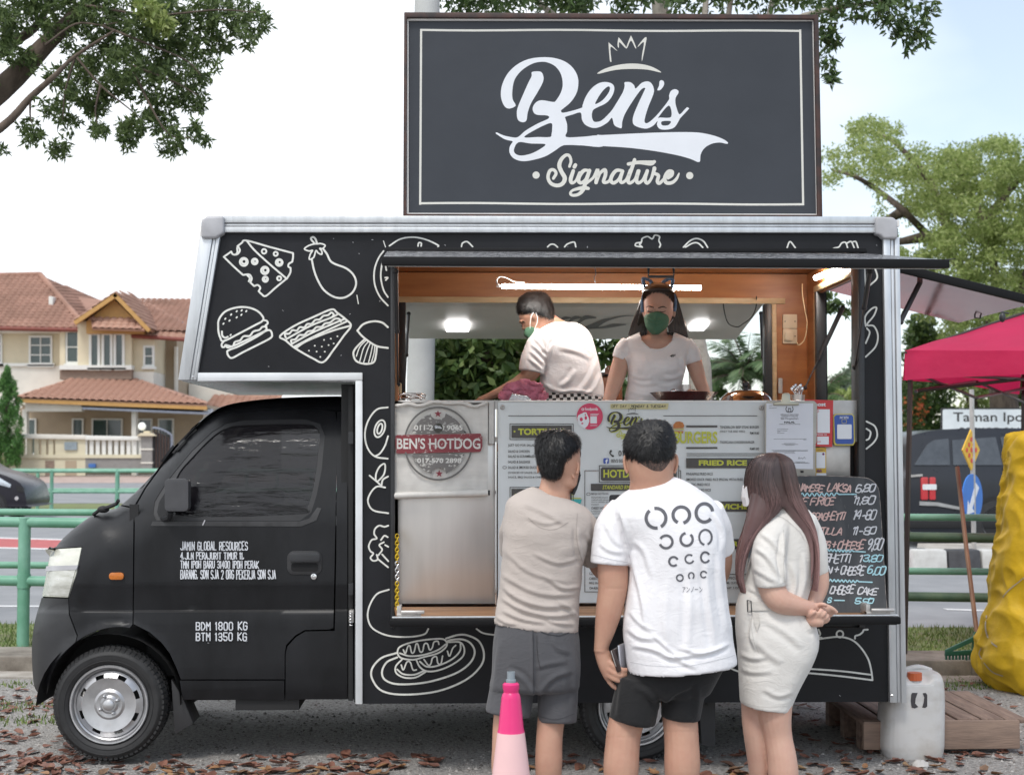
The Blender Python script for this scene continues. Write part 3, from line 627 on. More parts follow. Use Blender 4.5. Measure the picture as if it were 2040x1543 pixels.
DOOR=[(269,1011),(291,972),(351,891),(396,846),(424,829),(470,820),(560,816),(640,815),(668,820),(672,850),(667,1100),(664,1250),(655,1253),(607,1254),(588,1265),(570,1284),(567,1302),(567,1352),(360,1352),(352,1330),(338,1300),(322,1279),(298,1258),(266,1242)]
BODY_F=[p for p in FS if p[0]<421 or p[1]>821]
k0=[i for i,p in enumerate(FS)if p[0]<=250][0]
wing=[(240,1007)]+[p for p in FS[k0:]if p[1]<1092]
lampL,lampR=(102,1094),(163,1090)
wing_poly=[(266,1013)]+wing+[(102,1092),(164,1088),(153,1145),(137,1190),(139,1222),(155,1264),(152,1277)]+[p for p in AS if p[0]>153 and p[0]<264]+[(264,1242)]
body=panel('front_wing',wing_poly,cab_paint,truck)
bump_poly=[(83,1190),(136,1192),(137,1224),(153,1266),(150,1278)]+[p for p in AS[::-1]if p[0]<150]+[p for p in FS[::-1]if p[1]>1190]
bumper=panel('bumper',bump_poly,mat('bumper_plastic',(.02,.0205,.0225),.45,var=.2,vs_=8),truck)
pillar=[(266,1009),(242,1005)]+[p for p in FS[::-1]if p[1]<1003 and p[0]>=244]+[(707,813),(668,817),(640,812),(560,813),(470,817),(423,826),(393,843),(348,888),(289,969)]
roof_p=panel('roof_and_pillar',pillar,cab_paint,truck)
door=panel('cab_door',[DOOR,door_hole],cab_paint,truck)
panel('rear_pillar',[(671,820),(692,818),(692,1392),(569,1392),(569,1355),(569,1302),(573,1286),(590,1268),(608,1257),(667,1256),(670,1100)],cab_paint,truck)
panel('sill',[(566,1355),(566,1393),(366,1392),(362,1378),(358,1355)],cab_paint,truck)
seal=panel('window_seal',[door_hole[:1]+door_hole[1:],gl_s],mat('seal_rubber',(.028,.028,.03),.5),door,thick=.02,lift=-.003)
glass=panel('window_glass',gl_s,mat('tinted_glass',(.010,.009,.011),.06,var=0,bump=.5,bs=5.5,stretch=(.9,1,4),dist=.018,alpha=.88,spec=.55),door,thick=.004,lift=-.012)
b=B();b.prism(xz([(318,1031),(312,1020),(316,1000),(338,965),(345,960),(340,1025),(345,1031)],YC),YC+.008,YC+.02);b.obj('mirror_triangle',dark_gloss,door)
slab('seam_backing',[(258,1004),(276,1004),(276,1244),(258,1244)],.13,.14,dark,truck)
B().box(at(300,900,.3).x,xl-.02,.28,1.4,at(1020,1340,.3).z,at(1020,1045,.3).z).obj('cab_interior',dark,truck)
red=mat('red_seat_fabric',(.35,.02,.04),.7)
B().prism(xz([(468,985),(545,980),(548,1005),(480,1016)],.35),.35,.8).obj('red_seat',red,truck,bevel=.02)
fsm=[(p[0],p[1])for p in FS]
ring=[(x_+.05*(x_<-1.9),z_)for x_,z_ in xz(fsm+[(115,1340),(150,1290),(230,1262),(300,1290),(345,1380),(366,1392),(692,1392),(692,800)],YC)]
B().prism([ring,xz(gl_s,YC)],1.5,1.53).obj('far_side_panel',cab_paint,truck)
def skin(name,pts,m,n=2,inset=.0):
 bb=B();P=[at(x,y,YC+.2)for x,y in pts]
 cols=[YC+.222+.0,YC+.35,.85,1.28,1.5];bow=[0,.02,.045,.02,0]
 vs_l=[(p.x+(.0)-bow[j]*(1 if y_>815 else 0),cols[j],p.z)for(x_,y_),p in zip(pts,P)for j in range(5)]
 n_=len(P);bb.add(vs_l,[(i*5+j,i*5+j+1,(i+1)*5+j+1,(i+1)*5+j)for i in range(n_-1)for j in range(4)]);return bb.obj(name,m,truck,smooth=True)
iw=[i for i,p in enumerate(FS)if p[0]<396][0];jw=[i for i,p in enumerate(FS)if p[1]>1000][0]
skin('cab_roof_skin',FS[:iw+1],cab_paint);skin('windscreen',FS[iw:jw+1],mat('windscreen_glass',(.01,.012,.012),.05,spec=1));skin('front_skin',FS[jw:],cab_paint)
wip=B().tube([tuple(surf(x,y,.012))for x,y in((345,903),(362,885),(378,867),(392,855))],.007,6).tube([tuple(surf(x,y,.016))for x,y in((352,897),(370,878))],.011,6)
wip.obj('windscreen_wiper',dark,truck,smooth='auto')
B().tube([tuple(surf(x,y,.02))for x,y in((187,1024),(200,1014),(215,1010),(232,1003),(236,996))],.01,6).ell(tuple(surf(206,1014,.02)),(.03,.02,.018)).obj('wiper_arm',dark,truck,smooth='auto')
hl_m=mat('yellowed_headlight_lens',(.62,.62,.54),.16,var=.12,vs_=8,bump=.25,bs=30,stretch=(1,1,3),coat=.6,spec=.8)
lamp=panel('headlight',[(102,1094),(162,1090),(151,1144),(135,1189),(84,1187),(94,1133)],hl_m,truck,thick=.03,lift=.004)
panel('lamp_divider',[(92,1127),(155,1125),(152,1134),(90,1137)],grey_plastic,lamp,thick=.008,lift=.012)
for pts in([(96,1136),(150,1135),(136,1186),(87,1184)],):panel('lamp_reflector',pts,mat('lamp_reflector',(.7,.7,.66),.3,metal=.4,col2=(.5,.5,.44),vs_=12,stretch=(1,1,4)),lamp,thick=.004,lift=.009)
slab('side_repeater',rrect(217,246,1140,1154,6),YC-.012,YC+.01,mat('amber_lens',(.55,.16,.02),.2,coat=.5,var=.15,vs_=40),truck,bevel=.003)
hx=slab('door_handle',rrect(572,641,1097,1144,14),YC-.004,YC+.004,mat('handle_recess_plastic',(.028,.028,.03),.5),door,bevel=.002)
slab('handle_pull',rrect(577,637,1101,1119,6),YC-.022,YC-.003,dark_gloss,hx,bevel=.005)
slab('handle_pocket',rrect(580,634,1121,1137,5),YC-.006,YC-.0042,mat('recess_shade',(.006,.006,.007),.8),hx)  # flat near-black plate paints the shade of the handle's hollow
slab('door_lock',circ(625,1148,6,16),YC-.009,YC,chrome,door,bevel=.001)
mir=B();mir.prism(xz(rrect(328,375,953,1018,9),-.02),-.02,.05).obj('door_mirror',mat('mirror_shell',(.06,.06,.065),.42),door,bevel=.014,seg=3)
B().tube([tuple(at(340,1018,.01)),tuple(at(338,1030,.05)),tuple(at(325,1034,.1))],.016,8).obj('mirror_arm',dark_gloss,door,smooth='auto')
for y0_,y1_,x in((860,884,698),(1162,1185,698),(1215,1240,699)):slab('latch',rrect(x-4,x+5,y0_,y1_,1.5),.0,.05,steel_dull if y0_>1200 else dark_gloss,truck,bevel=.003)
slab('gap_post',[(694,770),(703,770),(703,1395),(694,1395)],.06,.09,dark,truck)
slab('gap_backing',[(680,765),(708,765),(708,1392),(680,1392)],.12,.14,dark,truck)
b=B()
for i in range(5):p=at(699,1220+i*6,.0);b.lathe([(.008,-.003),(.011,0),(.008,.003)],(p.x,-.01,p.z),10)
b.obj('hose_fitting',chrome,truck,smooth=True)
B().box(at(350,1300,.5).x,xr-.1,.35,.42,.26,.36).box(at(350,1300,.5).x,xr-.1,1.25,1.32,.26,.36).box(.5,1.3,.45,1.2,.2,.34).tube([(-1.7,.8,.27),(.85,.8,.25)],.05,8).obj('chassis',dark,truck)
B().box(at(366,1300,.2).x,xl,.14,1.45,.3,.4).box(at(475,1300,.2).x,at(600,1300,.2).x,.12,.5,.25,.33).obj('cab_floor',dark,truck)
b=B().prism(xz([(341,1352),(362,1385),(385,1440),(348,1462),(344,1400)],.12),.12,.3);b.obj('mud_flap',mat('flap_rubber',(.03,.03,.032),.6),truck,bevel=.003)
slab('mud_flap',[(1392,1380),(1425,1385),(1425,1488),(1398,1482)],.1,.3,mat('flap_rubber',(.03,.03,.032),.6),truck)
B().box(-.62,1.75,.2,1.5,.58,.6).obj('floor_pan',dark,truck)
for cx in(217,1268):
 c=at(cx,1404,.1);bb=B();n=20;r=.345
 ps=[(c.x+r*math.cos(math.pi*i/n),c.z+r*math.sin(math.pi*i/n))for i in range(n+1)]
 bb.add([(x,y,z)for x,z in ps for y in(.085,.5)],[(2*i,2*i+2,2*i+3,2*i+1)for i in range(n)])
 bb.add([(x,.5,z)for x,z in ps],[tuple(range(n+1))]);bb.obj('wheel_well',dark,truck)
tyre_m=mat('tyre_rubber',(.022,.022,.023),.62,var=.25,vs_=14,bump=.1,bs=120)
rim_m=mat('silver_wheel_paint',(.5,.5,.51),.34,metal=.75,var=.12,vs_=12)
def wheel(cx,cy,Y,far=False):
 s_=sc(Y);c=at(cx,cy,Y);r=110/s_;ri=77/s_;wd=.165
 root=thing('wheel',None,None,(c.x,Y,c.z));root.parent=truck;root.location=Vector((c.x,Y,c.z))-ORG[truck.name];ORG[root.name]=Vector((c.x,Y,c.z))
 O=tuple(c)
 prof_t=[(ri-.004,.03),(ri+.002,.004),(ri+.01,-.004),(ri+.03,-.012),(r-.03,-.012),(r-.012,.002),(r-.003,.02),(r,.045),(r,wd-.03),(r-.01,wd),(ri,wd)]
 ty=B().lathe(prof_t,O,72,'Y',caps=False);
 t_=ty.obj('tyre',tyre_m,root,smooth='auto')
 tb=B();nt_=64
 for i in range(nt_):
  for k,(ya,yb_)in enumerate(((-.002,.03),(.038,.07),(.078,.105))):
   a0=2*math.pi*(i+.15+.3*(k%2))/nt_;a1=a0+2*math.pi*.66/nt_
   ra=r-(.012 if k==0 else 0);P8=[]
   for rr_ in(r-.012,r+.0045):
    for a,yy in((a0,ya),(a1,ya),(a1,yb_),(a0,yb_)):
     q=rr_-(.012 if k==0 and yy<.01 else 0);P8.append((c.x+q*math.cos(a),Y+yy,c.z+q*math.sin(a)))
   tb.hexa(P8)
 tb.obj('tread_blocks',tyre_m,t_,kind='stuff')
 for rr_ in(.6,.85):pass
 rings=B()
 for q in(ri+.022,r-.034):rings.lathe([(q-.002,-.0125),(q,-.0145),(q+.002,-.0125)],O,60,'Y',caps=False)
 rings.obj('sidewall_ring',tyre_m,t_,smooth=True)
 rim=B().lathe([(ri,.035),(ri,.0),(ri-.004,-.006),(ri-.011,-.005),(ri-.014,.006),(ri-.018,.02),(ri-.03,.028)],O,60,'Y',caps=False)
 rim.lathe([(ri-.03,.028),(ri-.03,.12)],O,40,'Y',caps=False)
 nh=8;r0,r1=ri-.03,.062
 rs=[(r0,.02),(r0-.012,.012),(r0-.03,.0),(r0-.052,.006),(r1+.012,.012),(r1,.004),(.045,.006),(.034,-.004),(.028,-.004)]
 na=nh*8;vs_=[(c.x+q*math.cos(2*math.pi*j/na),Y+h,c.z+q*math.sin(2*math.pi*j/na))for q,h in rs for j in range(na)]
 fs_=[]
 for i in range(len(rs)-1):
  for j in range(na):
   if i==1 and j%8 in(2,3,4):continue
   fs_.append((i*na+j,i*na+(j+1)%na,(i+1)*na+(j+1)%na,(i+1)*na+j))
 rim.add(vs_,fs_);rim.lathe([(.029,.0),(.026,-.014),(.015,-.02),(.0001,-.021)],O,24,'Y',caps=False)
 ro=rim.obj('rim',rim_m,root,smooth='auto')
 for k in range(4):
  a=R(28+90*k);B().lathe([(.0085,.01),(.0085,-.008),(.006,-.014),(.001,-.016)],(c.x+.046*math.cos(a),Y,c.z+.046*math.sin(a)),6,'Y',caps=False).obj('wheel_nut',rim_m,ro)
 B().lathe([(.14,.05),(.14,.1)],O,30,'Y').obj('brake_drum',dark,root)
 return root
w1=wheel(217,1403,.075);w2=wheel(1268,1407,.09)
for w_,Yf in((w1,1.42),(w2,1.5)):
 c_=w_.copy();C.objects.link(c_);c_.parent=truck;c_.location=w_.location+Vector((0,Yf,0));ORG[c_.name]=ORG[w_.name]+Vector((0,Yf,0));c_.rotation_euler=(0,0,math.pi)
 for ch in list(w_.children):
  d_=ch.copy();C.objects.link(d_);d_.parent=c_
  for g_ in ch.children:e_=g_.copy();C.objects.link(e_);e_.parent=d_
lt=mat('hand_painted_white',(.6,.62,.66),.55,var=.12,vs_=60)
reset();b=B()
for s_,x0,x1,y0_,y1_ in(('JAMIN GLOBAL RESOURCES',360,493,1079,1095),('4,JLN PERAJURIT TIMUR 11,',360,486,1100,1113),('TMN IPOH BARU 31400 IPOH PERAK',360,515,1117,1131),('BARANG, SDN SJA 2 ORG PEKERJA SDN SJA',360,549,1135,1152)):
 hand(b,s_,x0,x1,y0_,y1_,YC,1.9,rnd=.03,gap=1.9)
b.v=[frc(*v)for v in b.v];b.objs('door_lettering',lt,door)
b=B();hand(b,'BDM 1800 KG',391,492,1239,1254,YC,2.4,rnd=.03,gap=2);hand(b,'BTM 1350 KG',391,491,1260,1275,YC,2.4,rnd=.03,gap=2)
b.v=[frc(*v)for v in b.v];b.objs('weight_lettering',lt,door)
b=B();b.stroke([(404,1045),(408,1036)],2.4,YC,sm=1);b.v=[frc(*v)for v in b.v];b.obj('paint_chip',grey_plastic,door)
panel('waist_strip',[(304,1038),(597,1038),(616,1032),(632,1010),(640,1012),(630,1036),(600,1048),(300,1047)],mat('worn_strip',(.035,.035,.037),.5,var=.3,vs_=12),door,thick=.004,lift=.003)
# roof sign
sign_face=mat('printed_charcoal_vinyl',(.042,.047,.057),.45,spec=.3,var=.07,vs_=2,bump=.25,bs=3,dist=.02)
white_print=mat('white_print',(.74,.76,.80),.45,var=.03)
cream_print=mat('cream_print',(.66,.65,.60),.45,var=.04)
rust=mat('rusty_frame',(.07,.028,.02),.6,col2=(.025,.018,.018),vs_=14)
YS=.12
sg=thing('roof_sign','big charcoal rectangular sign with white script lettering, standing on the truck roof','sign',tuple(at(1220,430,YS)))
slab('frame',[[(803,430),(805,24),(1631,29),(1639,432)],[(810,426),(811,35),(1622,38),(1629,428)]],YS-.03,YS+.09,rust,sg,bevel=.004)
slab('white_edging',[[(810,426),(811,35),(1622,38),(1629,428)],[(814,424),(814,41),(1619,42),(1627,426)]],YS-.012,YS+.03,white_panel,sg)
nb=B();nx_,nz_=46,22;vv=[]
for j in range(nz_+1):
 for i in range(nx_+1):
  u,v=i/nx_,j/nz_;x=(814+(1619-814)*u)*(1-v)+(814+(1627-814)*u)*v;y=(41+u)*(1-v)+(425+2*u)*v
  p=at(x,y,YS);vv.append((p.x,YS-.0,p.z))
nb.add(vv,[(j*(nx_+1)+i,(j+1)*(nx_+1)+i,(j+1)*(nx_+1)+i+1,j*(nx_+1)+i+1)for j in range(nz_)for i in range(nx_)])
nb.obj('printed_sheet',sign_face,sg,smooth=True)
B().prism(xz([(811,426),(812,36),(1622,38),(1629,428)],YS+.0),YS+.004,YS+.06).obj('backing_board',rust,sg)
def wob(p0,p1,n=14,a=.8):return[(p0[0]+(p1[0]-p0[0])*i/n+(a*math.sin(i*1.3)if p0[0]==p1[0]else 0),p0[1]+(p1[1]-p0[1])*i/n+(a*math.sin(i*.9)if abs(p1[0]-p0[0])>50 else 0))for i in range(n+1)]
LIFT=.0006;b=B()
for p0,p1 in(((838,60),(1594,62)),((1594,59),(1600,409)),((1602,407),(836,405)),((837,408),(839,58))):b.stroke(wob(p0,p1),4.2,YS,sm=1,cap=False)
b.objs('border_line',cream_print,sg)
def Zs(x0,y0,p):return zm(x0,y0,260/2006,p)
def script(b,A,Y,scale=None,o=(0,0),only=None):
 """the sign's script lettering: outlines filled, with holes"""
 for x0,y0,loops in A:
  L_=[]
  for l in loops:
   l=Zs(x0,y0,l)
   if scale:l=[((x-988)*scale+o[0],(y-70)*scale+o[1])for x,y in l]
   L_.append([tuple(p)for p in cat(l,4,True)][:-1])
  global LIFT
  b.face([xz(l,Y)for l in L_],Y-LIFT);LIFT+=1.2e-5
BENS=[(980,60,[[(270,1208),(200,1180),(150,1080),(137,960),(165,820),(250,660),(390,530),(560,450),(760,420),(960,432),(1130,490),(1250,590),(1315,710),(1328,830),(1300,970),(1210,1110),(1080,1220),(1062,1240),(1090,1272),(1240,1240),(1380,1195),(1392,1160),(1440,1030),(1530,900),(1640,820),(1750,800),(1850,830),(1882,900),(1850,1010),(1760,1120),(1600,1200),(1550,1240),(1535,1320),(1560,1400),(1620,1412),(1700,1380),(1830,1250),(1910,1130),(2010,960),(2040,860),(2035,815),(2060,800),(2130,805),(2185,850),(2210,900),(2300,815),(2390,790),(2450,820),(2488,900),(2480,990),(2400,1190),(2350,1360),(2350,1420),(2385,1432),(2450,1390),(2560,1280),(2715,1080),(2722,1010),(2750,940),(2810,910),(2860,930),(2865,970),(2825,1040),(2820,1120),(2845,1220),(2885,1297),(2960,1225),(3000,1188),(3022,1200),(3020,1220),(2900,1350),(2870,1400),(2800,1500),(2680,1532),(2580,1520),(2536,1460),(2545,1400),(2480,1470),(2380,1515),(2270,1500),(2185,1460),(2163,1400),(2180,1300),(2250,1130),(2330,960),(2355,895),(2300,910),(2200,1040),(2060,1260),(2005,1400),(1995,1500),(1960,1505),(1880,1460),(1845,1350),(1780,1420),(1660,1490),(1550,1505),(1440,1460),(1385,1380),(1362,1270),(1240,1300),(1130,1335),(1130,1365),(1155,1450),(1155,1560),(1145,1645),(1400,1640),(1700,1625),(1700,1790),(1400,1775),(1150,1768),(1060,1790),(960,1860),(800,1950),(560,2010),(420,2008),(320,1960),(270,1880),(275,1790),(318,1720),(300,1705),(200,1680),(100,1620),(60,1590),(75,1575),(180,1620),(310,1648),(400,1645),(520,1545),(700,1440),(868,1362),(850,1315),(700,1305),(640,1265),(628,1190),(680,1110),(770,1080),(930,1105),(980,1090),(1060,960),(1088,830),(1060,680),(980,565),(870,505),(760,490),(620,520),(460,620),(350,760),(315,920),(318,1060),(360,1140),(355,1175)],[(1590,1140),(1620,1060),(1700,940),(1780,870),(1815,890),(1790,970),(1700,1080)],[(495,1645),(700,1515),(905,1430),(925,1520),(915,1600),(890,1645),(700,1645)],[(410,1725),(600,1745),(820,1755),(740,1830),(600,1900),(450,1930),(360,1900),(340,1830)],[(2720,1160),(2560,1340),(2590,1345),(2755,1335)],[(2600,1420),(2640,1400),(2740,1400),(2745,1430),(2700,1465),(2620,1465)]]),(980,60,[[(470,1418),(400,1380),(382,1280),(400,1180),(480,990),(560,810),(610,710),(612,650),(690,636),(760,650),(792,720),(780,810),(700,960),(600,1130),(550,1270),(530,1390)]]),(1200,220,[[(-80,385),(0,380),(400,360),(850,342),(1200,335),(1480,342),(1700,385),(1850,440),(1925,490),(1915,515),(1800,495),(1680,515),(1570,580),(1510,680),(1490,795),(1350,745),(1150,690),(800,625),(400,575),(0,550),(-80,548)]]),(1200,60,[[(845,915),(870,860),(880,790),(910,772),(945,795),(945,850),(900,915),(860,930)]])]
CROWN=[(1200,60,[[(95,215),(115,210),(225,315),(210,312),(125,265),(140,475),(128,485),(115,470)]]),(1200,60,[[(245,275),(232,225),(245,130),(265,130),(370,270),(350,275),(262,190),(255,260)]]),(1200,60,[[(370,262),(430,105),(450,105),(518,265),(503,275),(440,165),(385,270)]]),(1200,60,[[(540,262),(580,200),(650,120),(680,125),(660,240),(615,460),(605,465),(610,380),(638,190),(560,250)]]),(980,60,[[(1632,655),(1750,590),(1950,535),(2160,516),(2350,535),(2500,585),(2600,655),(2400,612),(2160,600),(1900,615),(1650,672)]])]
SIGN_STROKES=[(980,220,[(1192,862,42),(1215,780,44),(1190,700,46),(1135,690,50),(1065,755,58),(1035,850,64),(1070,945,64),(1120,1040,66),(1085,1125,62),(1000,1155,58),(905,1120,54),(862,1030,52),(890,930,52),(950,915,48),(985,970,48),(945,1045,46)]),(980,220,[(1283,840,56),(1268,868,60)]),(980,220,[(1250,930,54),(1210,1060,60),(1230,1115,50),(1290,1080,40),(1350,960,50)]),(980,220,[(1490,925,40),(1415,925,54),(1350,1000,60),(1330,1080,58),(1370,1115,52),(1440,1060,44),(1500,930,46)]),(980,220,[(1500,925,56),(1440,1100,62),(1400,1220,60),(1330,1290,50),(1240,1305,44),(1205,1275,40),(1250,1225,40),(1400,1190,60),(1480,1200,50)]),(980,220,[(1460,1115,44),(1560,1030,42),(1625,910,54),(1600,1110,56)]),(980,220,[(1605,1100,50),(1660,970,46),(1735,915,56),(1745,990,56),(1715,1100,52),(1790,1095,46),(1850,1010,44)]),(1200,220,[(300,925,44),(215,925,54),(150,1000,58),(130,1080,56),(175,1115,54),(250,1060,46),(310,935,48)]),(1200,220,[(310,935,54),(275,1060,54),(300,1110,50),(370,1060,44),(430,920,50)]),(1200,220,[(495,760,54),(450,900,56),(395,1060,58),(420,1118,50),(500,1060,44),(550,930,50)]),(1200,220,[(400,825,52),(560,800,56),(740,810,80),(800,790,50)]),(1200,220,[(560,930,52),(525,1060,56),(550,1115,52),(620,1070,44),(690,930,50)]),(1200,220,[(690,930,54),(655,1060,56),(690,1118,52),(750,1050,44),(800,900,60)]),(1200,220,[(800,890,60),(790,960,50),(860,1000,54),(845,1090,54),(880,1120,50),(960,1040,42),(1060,960,36)]),(1200,220,[(1010,1045,40),(1070,1000,44),(1075,940,46),(1010,940,50),(960,1030,56),(980,1110,56),(1070,1110,52),(1140,1050,44),(1178,970,24)])]
LIFT=.0007;b=B();script(b,BENS,YS);b.obj('name_lettering',white_print,sg)
b=B();script(b,CROWN,YS);b.objs('crown_emblem',cream_print,sg)
b=B()
for x0,y0,st in SIGN_STROKES:b.stroke(Zs(x0,y0,st),5,YS)
for cx,cy in((1068,349),(1374,350)):b.face(xz(circ(cx,cy,7.2,20),YS),YS-LIFT)
b.objs('subtitle_lettering',cream_print,sg)
# printed banners on the counter
ink=mat('dark_print',(.035,.033,.032),.5);lime=mat('lime_print',(.5,.52,.06),.5,var=.05);grey_ink=mat('grey_print',(.16,.15,.145),.55,col2=(.5,.49,.46),vs_=45,stretch=(1,1,1.6),ramp=(.56,.6),detail=6)
maroon=mat('maroon_print',(.22,.035,.045),.55,col2=(.5,.42,.4),vs_=50,ramp=(.6,.64),detail=6)
banner_m=mat('banner_vinyl',(.66,.69,.70),.42,var=.05,vs_=3,bump=.25,bs=5,dist=.012,stretch=(1.4,1,.4))
cloth_m=mat('off_white_canvas',(.60,.58,.55),.6,var=.1,vs_=9,bump=.3,bs=9,dist=.008,stretch=(.5,1,2))
def sheet(name,x0,x1,y0,y1,Y,m,label=None,cat_=None,par=None,wav=.003,nx=40,nz=30,fold=0,edge=None):
 bb=B();vv=[]
 for j in range(nz+1):
  for i in range(nx+1):
   u,v=i/nx,j/nz;ee=edge(u)if edge else 0
   p=at(x0+(x1-x0)*u,y0+ee*(1-v)+(y1-y0)*v,Y)
   d=wav*noise.noise(Vector((u*9,v*3.5,1.7)))+fold*max(0,math.sin(u*40))*.0
   vv.append((p.x,Y+.004+abs(d),p.z))
 n1=nx+1;bb.add(vv,[(j*n1+i,(j+1)*n1+i,(j+1)*n1+i+1,j*n1+i+1)for j in range(nz)for i in range(nx)])
 nv=len(vv);bb.add([(x,y+.003,z)for x,y,z in vv],[(j*n1+i,j*n1+i+1,(j+1)*n1+i+1,(j+1)*n1+i)for j in range(nz)for i in range(nx)])
 return bb.obj(name,m,par,smooth=True)
YM=.025
mb=thing('menu_banner','wide pale grey printed menu banner covering the counter front','banner',tuple(at(1255,1200,YM)))
sheet('banner_sheet',992,1530,801,1200,YM,banner_m,par=mb,wav=.004)
def deco(name,fn,m,Y=YM,par=mb):
 b=B();fn(b);return b.objs(name,m,par)
def frame(b,x0,x1,y0,y1,w,Y=YM):
 for p,q in(((x0,y0),(x1,y0)),((x1,y0),(x1,y1)),((x1,y1),(x0,y1)),((x0,y1),(x0,y0))):b.stroke([p,q],w,Y,sm=1)
def fill(b,pts,Y=YM):
 global LIFT
 b.face(xz(pts,Y),Y-LIFT);LIFT+=1.2e-5
def dark_parts(b):
 fill(b,pxrect(1019,1139,847,872));frame(b,1016,1142,844,875,1.3)
 fill(b,pxrect(1019,1139,973,998));frame(b,1016,1142,970,1001,1.3)
 fill(b,[(1200,930),(1345,930),(1348,933),(1348,954),(1345,957),(1200,957),(1197,954),(1197,933)]);frame(b,1194,1352,927,960,1.5)
 fill(b,pxrect(1177,1345,963,977));fill(b,pxrect(1367,1522,912,932));fill(b,pxrect(1367,1522,998,1018));fill(b,pxrect(1380,1522,1073,1093))
 fill(b,pxrect(1367,1429,847,851));fill(b,pxrect(1367,1429,890,893.5))
 for p in(((1013,828),(1147,828)),((1322,828),(1508,828)),((1368,903),(1520,903)),((1368,907),(1520,907)),((1165,937),(1194,937)),((1165,937),(1165,1178)),((1165,1178),(1356,1178)),((1356,937),(1356,1178)),((1352,937),(1356,937)),((1367,1143),(1510,1143))):b.stroke(list(p),1.3,YM,sm=1)
reset()
deco('dark_box',dark_parts,mat('dark_box_print',(.075,.07,.066),.5))
def limes(b):
 text(b,'TORTILLAS',1032,1124,853,866,YM,.045);text(b,'CREPES',1034,1110,979,992,YM,.045)
 text(b,'HOTDOGS',1202,1290,935,951,YM,.03);text(b,'STANDARD RM 5.80',1200,1270,966,974,YM,.02,.25)
 text(b,'BURGERS',1343,1429,859,883,YM,.03);text(b,'FRIED RICE',1392,1488,916,927,YM,.045);text(b,'SANDWICHES',1378,1500,1003,1014,YM,.045);text(b,'OTHERS',1400,1480,1077,1088,YM,.045)
 for x,y in((1025,859),(1133,859),(1027,985)):fill(b,circ(x,y,2,10))
deco('lime_lettering',limes,lime)
def small(b):
 T=[('JUST GO FOR SALAD ONLY',1012,1084,884,890),('SALAD & CHICKEN',1012,1055,896,901),('SALAD & SCRAMBLED EGG',1012,1078,906,911),('SALAD & SAUSAGE',1012,1056,917,922),('SALAD & SMOKED DUCK',1012,1070,928,933),('(CHOICES OF SAUCE: CLASSIC',1012,1082,939,944),('SAUCE, BBQ SAUCE & CHEESE)',1012,1086,948,953),('BENJI HOTDOG',1178,1212,981,986),('CHEESY HOTDOG',1178,1216,1009,1014),('OH-RIN-GI',1178,1204,1029,1034),("BEN'S SIGNATURE",1218,1262,914,921),('011-2',1232,1262,897,908),('TENDERLOIN BEEF STEAK BURGER',1434,1512,848,853),('(ONLY TUE AND WED)',1434,1484,857,862),('RM19.80',1494,1512,860,865),('TROPICANA CHICKEN BURGER',1434,1503,878,883),('RM9.80',1494,1512,891,896),('PINEAPPLE FRIED RICE',1367,1420,941,946),('SMOKED DUCK FRIED RICE SPECIAL WITH FRIED EGG',1367,1492,952,957),('CLASSIC FRIED RICE',1367,1414,962,967),('MIXED FRIED RICE',1372,1416,973,978),('CLASSIC',1174,1194,1139,1144),('CHEESY SAUCE',1174,1206,1149,1154),('BBQ SAUCE',1174,1200,1158,1163),('OH-RIN-GI',1174,1198,1168,1173),("BEN'S SPECIAL",1432,1472,1148,1153),('LUNCHTIME, QUICK',1428,1470,1158,1163),('BREAKFAST, 2 OZ',1430,1472,1168,1173)]
 for t_ in T:text(b,*t_,YM,.012)
 for i,(s_,x1)in enumerate((('SIGNATURE SAUCE',1211),('cooked with tomato',1213),('lettuce cabbage, ghee',1215),('mustard',1192))):text(b,s_,1178,x1,988.5+i*4.6,992+i*4.6,YM,.0)
 for i,(s_,x1)in enumerate((('Lettuce, sliced',1210),('sauce and mayo',1209),('',0))[:2]):text(b,s_,1178,x1,1016+i*4.6,1019.6+i*4.6,YM,.0)
 text(b,'SIGNATURE',1180,1202,1036,1039.6,YM,.0)
 b.stroke([(1217,898,4.2),(1215,902,2.4),(1218,906,2.4),(1221,908,4.2)],3,YM)
 for x,y in((1005,931),(1003,1044),(1003,1067),(1172,984)):b.stroke(['c'][1:]+[(x-3,y+1),(x-3,y-2),(x,y-3),(x+3,y-2),(x+4,y),(x+2,y+2),(x-1,y+2)],.9,YM,closed=True,sm=3)
deco('small_lettering',small,ink)
tape=mat('yellowed_tape',(.55,.5,.27),.4,var=.1)
def tp(b):fill(b,[(1216,804),(1332,803),(1330,815),(1216,814)])
deco('tape_strip',tp,tape)
def od(b):hand(b,'OFF DAY : MONDAY & TUESDAY',1219,1326,806.5,811.5,YM,.9,rnd=.02,gap=1.3)
deco('tape_lettering',od,ink)
b=B();script(b,BENS,YM-.0003,.197,(1209,812));b.obj('logo_shadow',lime,mb)
b=B();LIFT+=.0006;script(b,BENS,YM-.0012,.197,(1207.5,810.8));script(b,CROWN,YM-.0012,.197,(1207.5,810.8));b.obj('logo_print',ink,mb)
b=B()
for x0,y0,st in SIGN_STROKES:b.stroke([((x-988)*.197+1208,(y-70)*.197+811,w*.22)for x,y,w in Zs(x0,y0,st)],1,YM)
b.obj('logo_subtitle',lime,mb)
LIFT=.0015
bun=mat('bun_print',(.45,.16,.04),.5,var=.2,vs_=40);
b=B();fill(b,[(1341,853),(1341,846),(1346,840),(1353,839),(1360,841),(1363,847),(1362,852)]);fill(b,[(1342,858),(1362,858),(1360,863),(1344,863)]);b.obj('burger_print',bun,mb)
